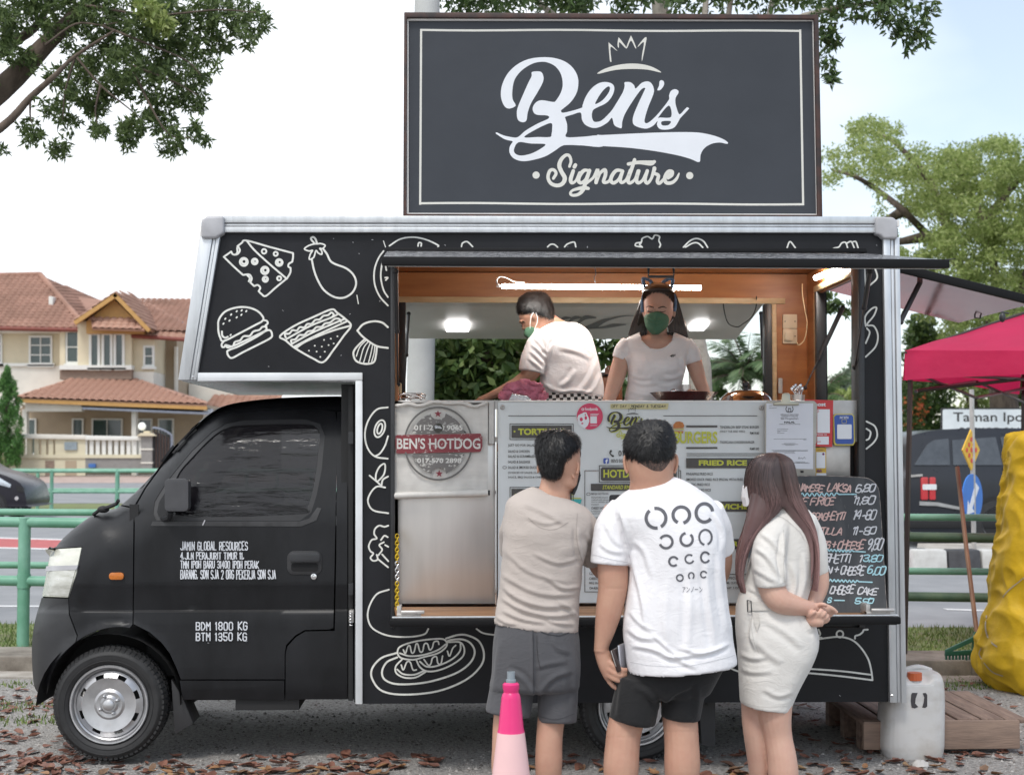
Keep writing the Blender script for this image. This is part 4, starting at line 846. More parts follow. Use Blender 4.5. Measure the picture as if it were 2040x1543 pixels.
b=B();fill(b,[(1340,854),(1363,853),(1362,856),(1341,856)]);b.obj('burger_filling_print',mat('lettuce_print',(.5,.42,.12),.5),mb)
teal=mat('teal_print',(.06,.42,.42),.5)
b=B();fill(b,[(1128,994),(1159,994),(1157,1002),(1150,1005),(1136,1005),(1131,1002)]);b.obj('bowl_print',teal,mb)
b=B();fill(b,[(1128,993),(1132,991),(1156,991),(1159,993)]);b.stroke([(1142,991),(1143,980),(1139,985)],1.2,YM);b.obj('noodle_print',lime,mb)
b=B();fill(b,rrect(1202,1213,912,923,2));b.obj('social_badge',mat('blue_print',(.05,.1,.42),.4),mb)
b=B();text(b,'f',1206,1211,914,923,YM,.05);b.obj('badge_letter',white_print,mb)
pink_print=mat('magenta_red_print',(.62,.045,.12),.4,var=.03)
b=B();fill(b,circ(1175,829,26,40));fp=b.obj('delivery_sticker',pink_print,mb);
b=B();text(b,'foodpanda',1165,1191,811,819,YM,.02);b.stroke(circ(1161,815,2,8),1.2,YM,closed=True)
fill(b,[(1151,838),(1150,832),(1152,827),(1157,824),(1160,823),(1163,821),(1168,821),(1170,826),(1173,832),(1174,839),(1171,847),(1165,853),(1157,849),(1152,844)])
for i in range(2):b.stroke([(1176,824.5+i*2.4),(1193-i*2,824.5+i*2.4)],1,YM,sm=1)
fill(b,pxrect(1176,1189,829,843));b.stroke([(1176,847),(1190,847)],1,YM,sm=1)
b.obj('sticker_print',white_print,mb)
b=B();fill(b,circ(1158,835,3.2,10,4));fill(b,circ(1167,832,2.6,10,4));fill(b,circ(1160,843,2.4,8,1.6));fill(b,circ(1166,825.5,1.6,8));b.obj('panda_face_print',pink_print,mb)
for cx in(1001,1517):
 c_=at(cx,811+(0 if cx<1100 else 1),YM);B().lathe([(.003,0),(.005,-.004),(.009,-.004),(.012,0),(.012,.003)],(c_.x,YM-.001,c_.z),18,'Y',caps=False).obj('eyelet',steel_dull,mb,smooth=True)
YH=.01
hbn=thing('hotdog_banner','off-white canvas banner with a round grey and maroon hotdog logo','banner',tuple(at(880,985,YH)))
ed=lambda u:3*math.sin(u*9)+2.5*math.sin(u*23+1)+2
sheet('canvas',784,972,800,980,YH,cloth_m,par=hbn,wav=.01,edge=ed)
B().tube([tuple(v)for v in[at(783,987,YH-.005),at(972,981,YH-.005)]],.017,14).obj('bottom_rail',mat('white_pvc',(.62,.6,.57),.4),hbn,smooth='auto')
B().tube([tuple(v)for v in[at(972,981,YH-.005),at(976,981,YH-.005)]],.012,12).obj('rail_cap',dark,hbn)
b=B();ps=[at(786+186*t,803+ed(t)-2*abs(math.sin(t*14)),YH-.006)for t in[i/26 for i in range(27)]];b.tube([tuple(p)for p in ps],[.006+.004*abs(math.sin(i*1.7))for i in range(27)],8);b.obj('rolled_hem',cloth_m,hbn,smooth=True)
slab('header_board',[(818,797),(984,797),(984,884),(974,884),(974,802),(818,802)],.02,.045,steel_dull,hbn)
Zb=lambda p:zm(720,780,280/1964,p)
cx,cy=873,883;YH-=.006
def hp(name,fn,m):b=B();fn(b);return b.objs(name,m,hbn)
def arc(cx,cy,r,a0,a1,n=40,ry=None):return[(cx+r*math.cos(R(a0+(a1-a0)*i/n)),cy+(ry or r)*math.sin(R(a0+(a1-a0)*i/n)))for i in range(n+1)]
RX,RY=67,72
hp('logo_ring',lambda b:(b.stroke(arc(cx,cy,RX,195,345,ry=RY),3.6,YH,sm=1),b.stroke(arc(cx,cy,RX,15,165,ry=RY),3.6,YH,sm=1)),mat('grey_ring_print',(.13,.125,.12),.55))
def halves(b):
 up=arc(cx,cy,56,200,247,10,61)+arc(cx-1,822,15,185,-5,12,13)[0:0]+[(858,824)]+[(860,830),(866,834),(873,835),(880,834),(886,830),(888,823)]+arc(cx,cy,56,293,340,10,61)+[(930,861),(817,863)]
 fill(b,up,YH);lo=[(817,904),(931,903)]+arc(cx,cy,56,20,67,10,61)+[(889,943),(887,937),(880,932),(873,931),(866,933),(861,937),(860,944)]+arc(cx,cy,56,113,160,10,61)
 fill(b,lo,YH)
hp('logo_halves',halves,grey_ink)
hp('name_band',lambda b:fill(b,[(790,903),(787,884),(788,869),(791,866),(957,863),(961,870),(961,888),(958,898),(955,900)],YH),maroon)
def star(b,x,y,r):fill(b,[(x+(r if i%2==0 else r*.42)*math.sin(math.pi*i/5),y-(r if i%2==0 else r*.42)*math.cos(math.pi*i/5))for i in range(10)],YH)
hp('logo_star',lambda b:(star(b,872.5,824,7.5),star(b,875,943,7.5)),mat('maroon_star',(.2,.02,.035),.5))
def hl_(b):text(b,"BEN'S HOTDOG",790.5,957,872,894,YH,.02);text(b,'011-2   0 9065',825,922,846,857,YH,.03);text(b,'017-570 2898',831,919,912,922,YH,.03)
hp('banner_lettering',hl_,mat('pale_print',(.62,.61,.58),.5))
slab('round_badge',circ(873,852,9.5,24),YH-.004,YH-.0005,mat('badge_black',(.03,.028,.02),.3),hbn)
b=B();script(b,BENS,YH-.005,.034,(865.5,845));b.obj('badge_script',white_print,hbn)
LIFT=.0015
# certificate on a clipboard
YK=-.01
paper=mat('white_paper',(.66,.68,.74),.5,var=.03)
cl=thing('clipboard','grey clipboard with a white halal certificate, beside the menu banner','clipboard',tuple(at(1575,947,YK)))
slab('board',[(1524,946),(1524,806),(1528,798),(1622,798),(1628,804),(1627,880),(1625,884),(1625,949),(1600,949)],YK,YK+.008,mat('grey_board',(.42,.40,.36),.45,var=.1),cl,bevel=.002)
slab('paper_sheet',[(1526,932),(1527,803),(1620,803),(1620,934)],YK-.002,YK-.0005,paper,cl)
clip_m=mat('brassy_steel',(.38,.36,.29),.3,metal=.8)
slab('clip',[(1541,807),(1541,802),(1557,799),(1559,784),(1563,782),(1571,782),(1575,786),(1575,798),(1592,802),(1592,807)],YK-.016,YK-.002,clip_m,cl,bevel=.003)
Zk=lambda x,y:(1500+x*.1176,780+y*.1176)
def cert(b):
 def tt(s_,x0,x1,y0,y1,bo=.01):a,c=Zk(x0,y0),Zk(x1,y1);text(b,s_,a[0],c[0],a[1],c[1],YK-.002,bo)
 tt('KERAJAAN MALAYSIA',468,775,378,400,.03);tt('GOVERNMENT OF MALAYSIA',482,765,408,424,.02);tt('Sijil Pengesahan',470,765,436,478,.0);tt('HALAL',528,712,500,532,.04)
 tt('CERTIFICATE OF AUTHENTICATION HALAL',445,800,541,556,0)
 for y,x0,x1 in((634,410,595),(660,410,580),(674,410,460),(700,410,530),(800,350,905),(812,850,905),(875,525,715),(890,485,765),(905,545,705),(990,315,930),(1003,345,930),(1016,345,700),(1040,530,715),(1185,720,880),(1197,700,930),(1208,690,960),(240,275,320),(275,275,400)):
  a,c=Zk(x0,y),Zk(x1,y);b.stroke([a,c],.55,YK-.002,sm=1)
 b.stroke([Zk(x,y)for x,y in((765,1140),(780,1105),(790,1135),(820,1115),(840,1135),(870,1105),(885,1135))],.6,YK-.002)
 for sg_ in(-1,1):b.stroke([Zk(618+sg_*x,y)for x,y in((20,340),(50,325),(62,290),(50,265),(55,250))],1.4,YK-.002)
 b.stroke([Zk(x,y)for x,y in((598,300),(600,325),(618,335),(636,325),(640,300))],1.2,YK-.002);b.stroke([Zk(600,285),Zk(636,285)],2,YK-.002,sm=1);b.stroke([Zk(560,335),Zk(618,352),Zk(676,335)],.9,YK-.002)
b=B();cert(b);b.objs('certificate_print',mat('grey_ink_print',(.12,.12,.13),.6),cl)
slab('small_peg',pxrect(1595,1601,937,941),YK-.004,YK,dark,cl)
rc=thing('red_payment_card','red and white payment poster half hidden behind the clipboard','poster',tuple(at(1640,890,.0)))
slab('card',[(1603,795),(1660,797),(1658,890),(1603,888)],.0,.004,mat('red_card',(.55,.03,.035),.35,var=.03),rc)
b=B();fill(b,pxrect(1628,1653,815,862),.0);fill(b,pxrect(1628,1651,869,885),.0);text(b,'boost',1616,1645,801,809,.0,.03);text(b,'NATIONAL QR',1621,1647,864,867,.0,.02);b.obj('card_print',white_print,rc)
b=B();b.stroke(circ(1629,818.5,2,8),.8,-.001,closed=True);text(b,'Boost',1624,1635,877,881,-.001,.0);b.obj('card_mark',mat('red_card',(.5,.03,.03)),rc)
bc=thing('blue_payment_card','small blue payment card with a yellow edge, right of the red poster','card',tuple(at(1682,886,-.005)))
slab('card',[(1660,828),(1664,824),(1698,824),(1702,828),(1704,880),(1700,887),(1664,887),(1661,882)],.0,.01,mat('yellow_edge',(.6,.52,.12),.4),bc,bevel=.002)
slab('blue_face',[(1662,830),(1666,826),(1697,826),(1700,830),(1701,880),(1698,884),(1667,884),(1664,880)],-.003,-.0005,mat('blue_card',(.03,.09,.38),.35),bc)
b=B();fill(b,rrect(1667.5,1696.5,845,874,2),-.004);text(b,'PAY WITH',1673,1690,829,834,-.004,.03);b.obj('card_print',white_print,bc)
b=B();b.stroke(rrect(1677,1686,835,843,2,2),.8,-.005,closed=True,sm=1);b.obj('card_icon',mat('yellow_edge',(.6,.52,.12)),bc)
yc=thing('yellow_sticker','tall narrow yellow and white sticker under the red poster','sticker',tuple(at(1636,948,.02)))
slab('sticker_sheet',pxrect(1622,1646,891,948),.018,.021,mat('yellow_sticker_m',(.62,.4,.04),.4),yc)
b=B();fill(b,pxrect(1626,1644,900,932),.017);fill(b,pxrect(1626,1646,942,949),.017);b.obj('sticker_panel',white_print,yc)
b=B();text(b,'dish',1627,1637,934,940,.016,.03);fill(b,circ(1640,904,2.4,10),.016);text(b,'JomPAY',1628,1640,895,898,.016,.0);b.obj('sticker_lettering',mat('purple_print',(.16,.02,.14),.5),yc)
# chalkboard
cbd=thing('chalkboard','black chalkboard menu with handwritten prices, leaning on the right end of the counter shelf','chalkboard',tuple(at(1680,1230,-.3)))
def frb(x,y,z):
 t=(z-zcb0)/(zcb1-zcb0);return(x,y-.22*(1-t)+.06,z)
zcb0,zcb1=at(1680,1230,-.1).z,at(1680,948,-.1).z
YBD=-.06
def atb(px,py):
 """point of the leaning board seen at a photo position"""
 lo,hi=-.4,.1
 for _ in range(24):
  m_=(lo+hi)/2;p=at(px,py,m_);t=(p.z-zcb0)/(zcb1-zcb0);want=-.05-.27*(1-t)
  if want>m_:lo=m_
  else:hi=m_
 return at(px,py,m_)
cb_pts=[tuple(p)for p in cat([(1500,950),(1560,949),(1640,948),(1715,951),(1735,956),(1747,968),(1752,990),(1758,1080),(1764,1180),(1767,1218),(1762,1226),(1700,1229),(1600,1233),(1500,1236)],3,True)][:-1]
def board(pts,back=0):
 out=[]
 for x,y in pts:p=atb(x,y);out.append((p.x,p.y+back,p.z))
 return out
b=B();f0=board(cb_pts);f1=board(cb_pts,.012);n=len(f0)
tri_=tessellate_polygon([[Vector((x,0,-y))for x,y in cb_pts]])
b.add(f0+f1,[t if((Vector(f0[t[1]])-Vector(f0[t[0]])).cross(Vector(f0[t[2]])-Vector(f0[t[0]]))).y<0 else t[::-1]for t in tri_]+[(i,n+i,n+(i+1)%n,(i+1)%n)for i in range(n)]+[tuple(n+i for i in t)for t in tri_])
b.obj('slate',mat('chalkboard_slate',(.04,.042,.045),.6,col2=(.075,.077,.08),vs_=7,stretch=(3,1,.5),detail=9,ramp=(.4,.75)),cbd)
b=B();e_=board(cb_pts,.004);b.tube([tuple(q)for q in e_+[e_[0]]],.004,6,caps=False);b.obj('worn_edge',mat('bare_board_edge',(.35,.3,.26),.7,col2=(.08,.07,.07),vs_=30),cbd,smooth=True)
chalk_w=mat('white_chalk',(.62,.62,.64),.8,var=.1,vs_=80);chalk_p=mat('peach_chalk',(.62,.42,.38),.8,var=.1,vs_=80);chalk_b=mat('blue_chalk',(.38,.62,.68),.8,var=.1,vs_=80)
def frk(x,y,z):
 d=Vector((x,y,z))-CAM;lo,hi=.9,1.1
 A_=.27/(zcb1-zcb0);
 t=(-.32+A_*(CAM.z-zcb0)-CAM.y)/(d.y-A_*d.z);p=CAM+d*t;return(p.x,p.y-.0015-(YBD-y)*.3,p.z)
Zq=lambda p:zm(1580,940,.1944,p)
def chalk(name,items,m,w=2.7):
 b=B()
 for it in items:
  if isinstance(it[0],str):s_,x0,x1,y0,y1=it;a,c=Zq([(x0,y0),(x1,y1)]);hand(b,s_,a[0],c[0],a[1],c[1],YBD,w,slant=.3,rnd=.11,sm=3,gap=.5,drop=-.0)
  else:b.stroke(Zq(it),2.6,YBD,sm=3)
 b.v=[frk(*v)for v in b.v];return b.objs(name,m,cbd)
chalk('peach_lettering',[('VIETNAMESE',-120,300,130,195),('LAKSA',350,585,120,195),('BEEF F.RICE',-60,410,262,335),('BEEF',-20,140,405,470),('SPAGHETTI',175,520,415,490),('TORTILLA',120,490,570,635),('HOTDOG +',150,425,705,775),('CHEESE',450,715,705,785)],chalk_p)
chalk('white_lettering',[('6.80',635,825,125,205),('11.80',615,820,250,325),('14-80',615,830,395,480),('11-80',605,835,555,630),('9.80',750,895,690,795),('SPAGHETTI',180,575,840,920),('1',675,700,840,915),('PRAWN +',180,450,965,1035),('CHEESE',480,715,965,1045),('CHEESE',372,610,1165,1240),('CAKE',655,850,1180,1250)],chalk_w)
wavy=lambda x0,x1,y0,y1,a=16:[(x0+(x1-x0)*i/24,y0+(y1-y0)*i/24+(a*(1 if i%2 else-1)if i<17 else 0))for i in range(25)]
chalk('blue_lettering',[wavy(40,640,230,225),wavy(315,735,795,815,12),wavy(340,805,1105,1125,12),[(420,1310),(520,1312)],('3.80',710,900,840,915),('6.00',755,925,965,1040),('S',345,380,1290,1335),('5.50',630,810,1290,1345)],chalk_b)
b=B()
for i in range(60):
 x,y=random.uniform(1600,1745),random.uniform(955,1222);b.stroke([(x,y),(x+random.uniform(-2,2),y+random.uniform(0,8))],random.uniform(.3,.8),YBD,sm=1)
b.v=[frk(*v)for v in b.v];b.obj('chalk_smudges',mat('chalk_dust',(.16,.16,.165),.9),cbd,kind='stuff')
# ground, kerb, road
def K(x):return 2.74-.065*x
def road_strip(name,d0,d1,z,m,x0=-60,x1=60,kind='structure',z1=None,n=24,th=None,label=None):
 b=B();vs=[]
 for i in range(n+1):
  x=x0+(x1-x0)*i/n;vs+=[(x,K(x)+d0,z),(x,K(x)+d1,z if z1 is None else z1)]
 fs=[(2*i,2*i+2,2*i+3,2*i+1)for i in range(n)]
 if th:
  k=len(vs);vs+=[(x,y,q-th)for x,y,q in vs];fs+=[(2*i,k+2*i,k+2*i+2,2*i+2)for i in range(n)]+[(2*i+1,2*i+3,k+2*i+3,k+2*i+1)for i in range(n)]
 o=b.add(vs,fs).obj(name,m);o['kind']=kind;return o
lot_m=mat('worn_gravelly_asphalt',(.19,.178,.17),.9,col2=(.46,.44,.42),vs_=48,bump=1.0,bs=110,dist=.02,detail=8,ramp=(.35,.62))
conc=mat('dirty_concrete',(.30,.27,.235),.85,col2=(.46,.43,.39),vs_=5,bump=.5,bs=60,dist=.01,detail=8)
conc_d=mat('stained_concrete',(.16,.135,.11),.9,col2=(.30,.27,.23),vs_=6,bump=.5,bs=50,dist=.01,detail=8,stretch=(1,1,3))
asph=mat('road_asphalt',(.21,.215,.225),.85,col2=(.27,.275,.285),vs_=1.5,bump=.4,bs=90,dist=.006,detail=9)
soil=mat('grass_soil',(.16,.16,.08),.95,col2=(.17,.22,.07),vs_=5,bump=.6,bs=40,dist=.02)
g=B();n_=40
g.add([(-80,-60,0),(80,-60,0),(80,K(80)-.24,0),(-80,K(-80)-.24,0)],[(0,1,2,3)])
ground=g.obj('parking_lot',lot_m);ground['kind']='structure'
o=B().add([(-900,-60,-.3),(900,-60,-.3),(900,1500,-.3),(-900,1500,-.3)],[(0,1,2,3)]).obj('ground',soil);o['kind']='structure'
road_strip('drain_slab',-.26,0,.012,conc,th=.1);
kb_m=mat('kerb_concrete',(.13,.11,.09),.9,col2=(.30,.27,.23),vs_=4,bump=.5,bs=40,dist=.01,detail=8)
kerb=road_strip('kerb',0,.5,.105,kb_m,th=.2)
kbk=bpy.data.objects
for i in range(14):
 x=-5.6+i*.9;b=B();z=.112+random.uniform(-.003,.003)
 p=[(x+.008,K(x)-.012),(x+.892,K(x+.9)-.012),(x+.892,K(x+.9)+.14),(x+.008,K(x)+.14)]
 b.hexa([(a,c_,-.02)for a,c_ in p]+[(a,c_,z)for a,c_ in p]);o=b.obj('kerb_block',kb_m,kerb,bevel=.012)
 b=B();p=[(x+.3,K(x)-.27),(x+1.19,K(x+.9)-.27),(x+1.19,K(x+.9)-.02),(x+.3,K(x)-.02)]
verge=road_strip('verge',.5,2.1,.07,soil)
road=road_strip('road',2.1,27,.0,asph)
far_ground=B();xs_=[-200,200]
far_ground.add([(-200,K(-200)+27,.0),(200,20,.0),(200,29,.01),(-200,29,.01)],[(0,1,2,3)])
far_ground=B().add([(-220,27.8,.03),(220,27.8,.03),(220,32,.07),(-220,32,.07)],[(0,1,2,3)]).obj('far_verge',soil);far_ground['kind']='structure'
B().add([(-220,32,.075),(220,32,.075),(220,44,.36),(-220,44,.36)],[(0,1,2,3)]).obj('service_road',asph)['kind']='structure'
pink_pave=mat('pinkish_paving',(.42,.32,.28),.85,var=.15,vs_=3)
B().add([(-220,44,.365),(220,44,.365),(220,50.6,.5),(-220,50.6,.5)],[(0,1,2,3)]).obj('pavement',pink_pave)['kind']='structure'
B().add([(-220,50.5,.49),(220,50.5,.49),(220,300,.6),(-220,300,.6)],[(0,1,2,3)]).obj('house_plots',conc)['kind']='structure'
lane_w=mat('road_marking_white',(.62,.62,.62),.7,var=.1,vs_=9);red_s=mat('red_road_surface',(.42,.1,.1),.8,var=.15,vs_=6)
def mark(name,pts,m,z=.004):o=B().add([(x,y,z)for x,y in pts],[tuple(range(len(pts)))]).obj(name,m,road,kind='structure');return o
p=[gnd(x,y)for x,y in((1888,1215),(2002,1219))];mark('lane_dash',[(p[0].x,p[0].y),(p[1].x,p[1].y),(p[1].x+.02,p[1].y+.13),(p[0].x,p[0].y+.13)],lane_w)
for i in range(-4,9):
 if i==0:continue
 x=p[0].x+i*3.2;y=p[0].y-.065*i*3.2;mark('lane_dash',[(x,y),(x+1.1,y-.07),(x+1.1,y+.06),(x,y+.13)],lane_w)
def rl(x):return 15.2-.36*(x+7.2)
mark('edge_line',[(-16,rl(-16)),(9,rl(9)),(9,rl(9)+.28),(-16,rl(-16)+.28)],lane_w)
mark('red_strip',[(-16,rl(-16)+.28),(6,rl(6)+.28),(6,rl(6)+1.5),(-16,rl(-16)+2.6)],red_s)
mark('edge_line',[(-16,rl(-16)+2.6),(6,rl(6)+1.5),(6,rl(6)+1.75),(-16,rl(-16)+2.9)],lane_w)
# leaf litter and stones
def mesh_np(name,V,Fq,m,parent=None,smooth=False,kind=None):
 me=bpy.data.meshes.new(name);V=np.asarray(V,np.float32);Fq=np.asarray(Fq,np.int32);k=Fq.shape[1]
 me.vertices.add(len(V));me.vertices.foreach_set('co',V.ravel());me.loops.add(Fq.size);me.loops.foreach_set('vertex_index',Fq.ravel())
 me.polygons.add(len(Fq));me.polygons.foreach_set('loop_start',np.arange(0,Fq.size,k,dtype=np.int32));me.polygons.foreach_set('loop_total',np.full(len(Fq),k,np.int32))
 me.update(calc_edges=True);me.validate()
 if smooth:me.polygons.foreach_set('use_smooth',[True]*len(me.polygons))
 o=link_mesh(name,me,parent,None,m)
 if kind:o['kind']=kind
 return o
def stones():
 n=26000;x=RNG.uniform(-3.2,3.5,n);y=-.9+3.5*RNG.random(n)**1.3;r=.002+.008*RNG.random(n)**3
 base=np.array([(1,0,0),(-1,0,0),(0,1,0),(0,-1,0),(0,0,1)],float);F_=np.array([(0,2,4),(2,1,4),(1,3,4),(3,0,4)])
 a=RNG.uniform(0,6.28,n);ca,sa=np.cos(a),np.sin(a)
 V=base[None]*r[:,None,None]*(1+.5*RNG.random((n,5,1)));V[...,2]*=.8
 X=V[...,0]*ca[:,None]-V[...,1]*sa[:,None]+x[:,None];Y=V[...,0]*sa[:,None]+V[...,1]*ca[:,None]+y[:,None]
 V=np.stack([X,Y,V[...,2]],2).reshape(-1,3);Fq=(F_[None]+5*np.arange(n)[:,None,None]).reshape(-1,3)
 mesh_np('loose_grit',V,Fq,mat('grit_stone',(.3,.3,.3),.9,island=[(.10,.09,.085),(.26,.24,.22),(.44,.42,.4)]),None,kind='stuff')
stones()
def leaf_mesh(i):
 rr=random.Random(i);n=7;vs=[];Ln=rr.uniform(.085,.12);wd=rr.uniform(.36,.5);cu=rr.uniform(-.4,1.1);cw=rr.uniform(.15,.8);tw=rr.uniform(-.4,.4)
 for k in range(n):
  t=k/(n-1);w=Ln*wd*.5*math.sin(math.pi*min(1,t*.93+.07)**.8)*(1+.1*rr.uniform(-1,1))+.0006
  z0=.006+cu*Ln*.35*(t-.5)**2*2
  for s_ in(-1,0,1):vs.append(((t-.5)*Ln,s_*w,z0+abs(s_)*w*cw+s_*w*tw*(t-.5)*2+.002*rr.uniform(-1,1)))
 fs=[(3*k+j,3*k+j+1,3*k+4+j,3*k+3+j)for k in range(n-1)for j in(0,1)]
 me=bpy.data.meshes.new('fallen_leaf');me.from_pydata(vs,[],fs);me.polygons.foreach_set('use_smooth',[True]*len(fs));return me
lmats=[mat('dry_leaf_red',(.13,.055,.04),.6,col2=(.24,.11,.075),vs_=30),mat('dry_leaf_brown',(.13,.075,.045),.65,col2=(.25,.15,.09),vs_=25),mat('dry_leaf_orange',(.24,.12,.06),.6,col2=(.34,.19,.09),vs_=25),mat('dry_leaf_dark',(.07,.035,.025),.7,col2=(.13,.07,.05),vs_=25),mat('dry_leaf_tan',(.34,.22,.12),.6,var=.2,vs_=20)]
lms=[]
for i in range(15):
 me=leaf_mesh(i);me.materials.append(lmats[(0,1,0,2,3,0,1,0,3,1,0,2,4,0,1)[i]]);lms.append(me)
def leaf_spot():
 while True:
  u=random.random()
  if u<.42:x,y=random.uniform(-2.75,-.1),random.uniform(-.35,.25)
  elif u<.66:x,y=random.uniform(-3.1,-1.9),random.uniform(-.2,2.4)
  elif u<.86:x,y=random.uniform(.2,3.1),random.uniform(-.35,.2)
  else:x,y=random.uniform(1.6,3.3),random.uniform(.1,2.4)
  if noise.noise(Vector((x*1.6,y*2.5,3)))+random.uniform(-.35,.35)>-.12:return x,y
spots=[leaf_spot()for _ in range(860)]
spots.sort(key=lambda p:p[1])
for i,(x,y)in enumerate(spots[:300]):
 o=bpy.data.objects.new('fallen_leaf',random.choice(lms));C.objects.link(o);o.parent=ground;k=random.uniform(.5,.98)
 o.location=(x,y,.002);o.rotation_euler=(random.uniform(-.25,.25),random.uniform(-.25,.25),random.uniform(0,6.3));o.scale=(k,k,k)
b=B()
for x,y in spots[300:]:
 me=random.choice(lms);M_=Matrix.Translation((x,y,.003))@Euler((random.uniform(-.2,.2),random.uniform(-.2,.2),random.uniform(0,6.3))).to_matrix().to_4x4()@Matrix.Scale(random.uniform(.5,.95),4)
 b.add([M_@v.co for v in me.vertices],[tuple(p.vertices)for p in me.polygons])
b.obj('leaf_litter',lmats[0],None,kind='stuff')
def grass(name,pts,h,m,seed=1):
 """tufts of blades at the given points"""
 n=len(pts);P=np.array(pts);a=RNG.uniform(0,6.28,n);w=.004+.003*RNG.random(n);hh=h*RNG.uniform(.5,1.2,n);lean=RNG.uniform(-.5,.5,(n,2))*hh[:,None]
 A=P+np.stack([np.cos(a)*w,np.sin(a)*w,np.zeros(n)],1);Bv=P-np.stack([np.cos(a)*w,np.sin(a)*w,np.zeros(n)],1)
 T=P+np.stack([lean[:,0],lean[:,1],hh],1)
 V=np.stack([A,Bv,T],1).reshape(-1,3);mesh_np(name,V,np.arange(3*n).reshape(-1,3),m,None,kind='stuff')
gm=mat('grass_blades',(.1,.2,.04),.7,island=[(.09,.15,.035),(.16,.24,.06),(.27,.29,.12)])
pts=[]
for i in range(26000):
 x=random.uniform(-7,9);d=random.uniform(.5,2.08);pts.append((x,K(x)+d,.07))
grass('verge_grass',pts,.038,gm)
pts=[]
for cx,cy,r,n in((-2.95,1.6,.35,900),(-2.5,1.2,.25,500),(3.0,2.2,.35,900),(2.6,2.3,.25,500),(-3.0,2.4,.2,300),(3.6,2.3,.4,600)):
 n//=2
 for i in range(n):a,q=random.uniform(0,6.3),r*math.sqrt(random.random());pts.append((cx+q*math.cos(a)*1.6,cy+q*math.sin(a)*.6,0))
grass('weeds',pts,.028,gm)
# green railings
gp=mat('faded_green_paint',(.13,.33,.22),.45,col2=(.22,.44,.33),vs_=4,stretch=(1,1,1),detail=6);gp2=mat('grimy_green_paint',(.045,.1,.065),.55,col2=(.09,.15,.09),vs_=5)
def railing(name,label,x0,x1,fn,zt0,zt1,posts,m,r=.032,zb=.07,low=.43,pr=.045):
 """fn(x)->y; rail heights interpolate from zt0 (left) to zt1 (right)"""
 root=thing(name,label,'railing',(x0,fn(x0),zb),'green roadside railings')
 z=lambda x:zt0+(zt1-zt0)*(x+3.2)/6.9
 for dz in(0,-low):
  B().tube([(x0+(x1-x0)*i/8,fn(x0+(x1-x0)*i/8),z(x0+(x1-x0)*i/8)+dz)for i in range(9)],r,12).obj('rail',m,root,smooth='auto')
 for x in posts:B().tube([(x,fn(x)-.0,zb-.1),(x,fn(x),z(x)+r*.9)],pr,12).tube([(x,fn(x),z(x)-low-.05),(x,fn(x),z(x)-low+.05)],pr*1.12,12).obj('post',m,root,smooth='auto')
 return root
r1=lambda x:K(x)+.72
r2=lambda x:K(x)+1.8
railing('roadside_railing','thick green tube railing on the kerb, nearer of the two left of the truck',-12,.9,r1,.985,.9,(-9.2,-6.2,-3.22,-.2),gp,r=.038)
railing('roadside_railing','grimy dark green tube railing on the kerb right of the truck',3.0,10,r1,.96,.885,(3.05,3.98,7,9.8),gp2,r=.034,pr=.036)
railing('roadside_railing','slimmer pale green railing along the road edge behind the kerb railings',-12,12,r2,1.01,.98,(-9.8,-6.6,-1.4,1.5,4.7,7.6),gp,r=.028,pr=.034)
for yy,lab in((27.5,'far green railing across the road, nearer of the two'),(29.3,'far green railing across the road, one standing further back')):
 ps=[at(104 if yy<28 else 76,900,yy).x+i*((231-104)/sc(27.5)if yy<28 else 1.93*1.05)for i in range(-12,40)]
 rt=thing('far_railing',lab,'railing',(ps[0],yy,.03),'green railings across the road')
 for dz in(1.0,.5):B().tube([(ps[0],yy,.02+dz),(ps[-1],yy,.02+dz)],.04,8).obj('rail',gp,rt)
 for x in ps:B().tube([(x,yy,-.02),(x,yy,1.05)],.045,8).obj('post',gp,rt)
 # median island and sign post
isl_white=mat('kerb_white_paint',(.62,.62,.60),.7,col2=(.45,.44,.42),vs_=4);isl_black=mat('kerb_black_paint',(.05,.05,.055),.6,var=.3,vs_=6)
isl=thing('traffic_island','road island with black and white painted kerb blocks','traffic island',(at(1840,1137,10.6).x,10.6,0))
x0=at(1823,1137,10.6).x
B().prism([(0,0)]and[(x0+.1,10.85),(x0+20,10.85-1.3),(x0+20,12.3),(x0+.6,12.3)],0,.24,fr=lambda x,y,z:(x,z,y)).obj('island_top',conc,isl)
wb=[.36,.38,.36,.4]*12;x=x0
for i in range(26):
 w=.42;m_=isl_white if i%2==0 else isl_black;yy=10.6-.05*(x-x0)
 B().hexa([(x+.006,yy,0),(x+w-.006,yy-.02,0),(x+w-.006,yy+.26,0),(x+.006,yy+.28,0),(x+.006,yy+.03,.27),(x+w-.006,yy+.01,.27),(x+w-.006,yy+.25,.27),(x+.006,yy+.27,.27)]).obj('kerb_block',m_,isl,bevel=.03);x+=w
for i,a in enumerate((200,235)):
 c_=(x0-.02-.1*i,10.9+.38*i);d_=Vector((math.cos(R(60+25*i)),math.sin(R(60+25*i))))*.36;n2=Vector((-d_.y,d_.x)).normalized()*.2
 q=[(c_[0]-n2.x,c_[1]-n2.y),(c_[0]+d_.x-n2.x,c_[1]+d_.y-n2.y),(c_[0]+d_.x,c_[1]+d_.y),(c_[0],c_[1])]
 B().hexa([(a_,b_,0)for a_,b_ in q]+[(a_,b_,.26)for a_,b_ in q]).obj('kerb_block',isl_black if i==0 else isl_white,isl,bevel=.03)
YP=10.9
sp=thing('keep_left_sign','blue round arrow sign and yellow red-dotted diamond on one post','road sign',(at(1937,1100,YP).x,YP,.2))
c_=at(1937,990,YP);B().tube([(c_.x+.03,YP+.05,.2),(c_.x+.03,YP+.05,2.3)],.03,10).obj('post',steel_dull,sp,smooth='auto')
ca=R(46)
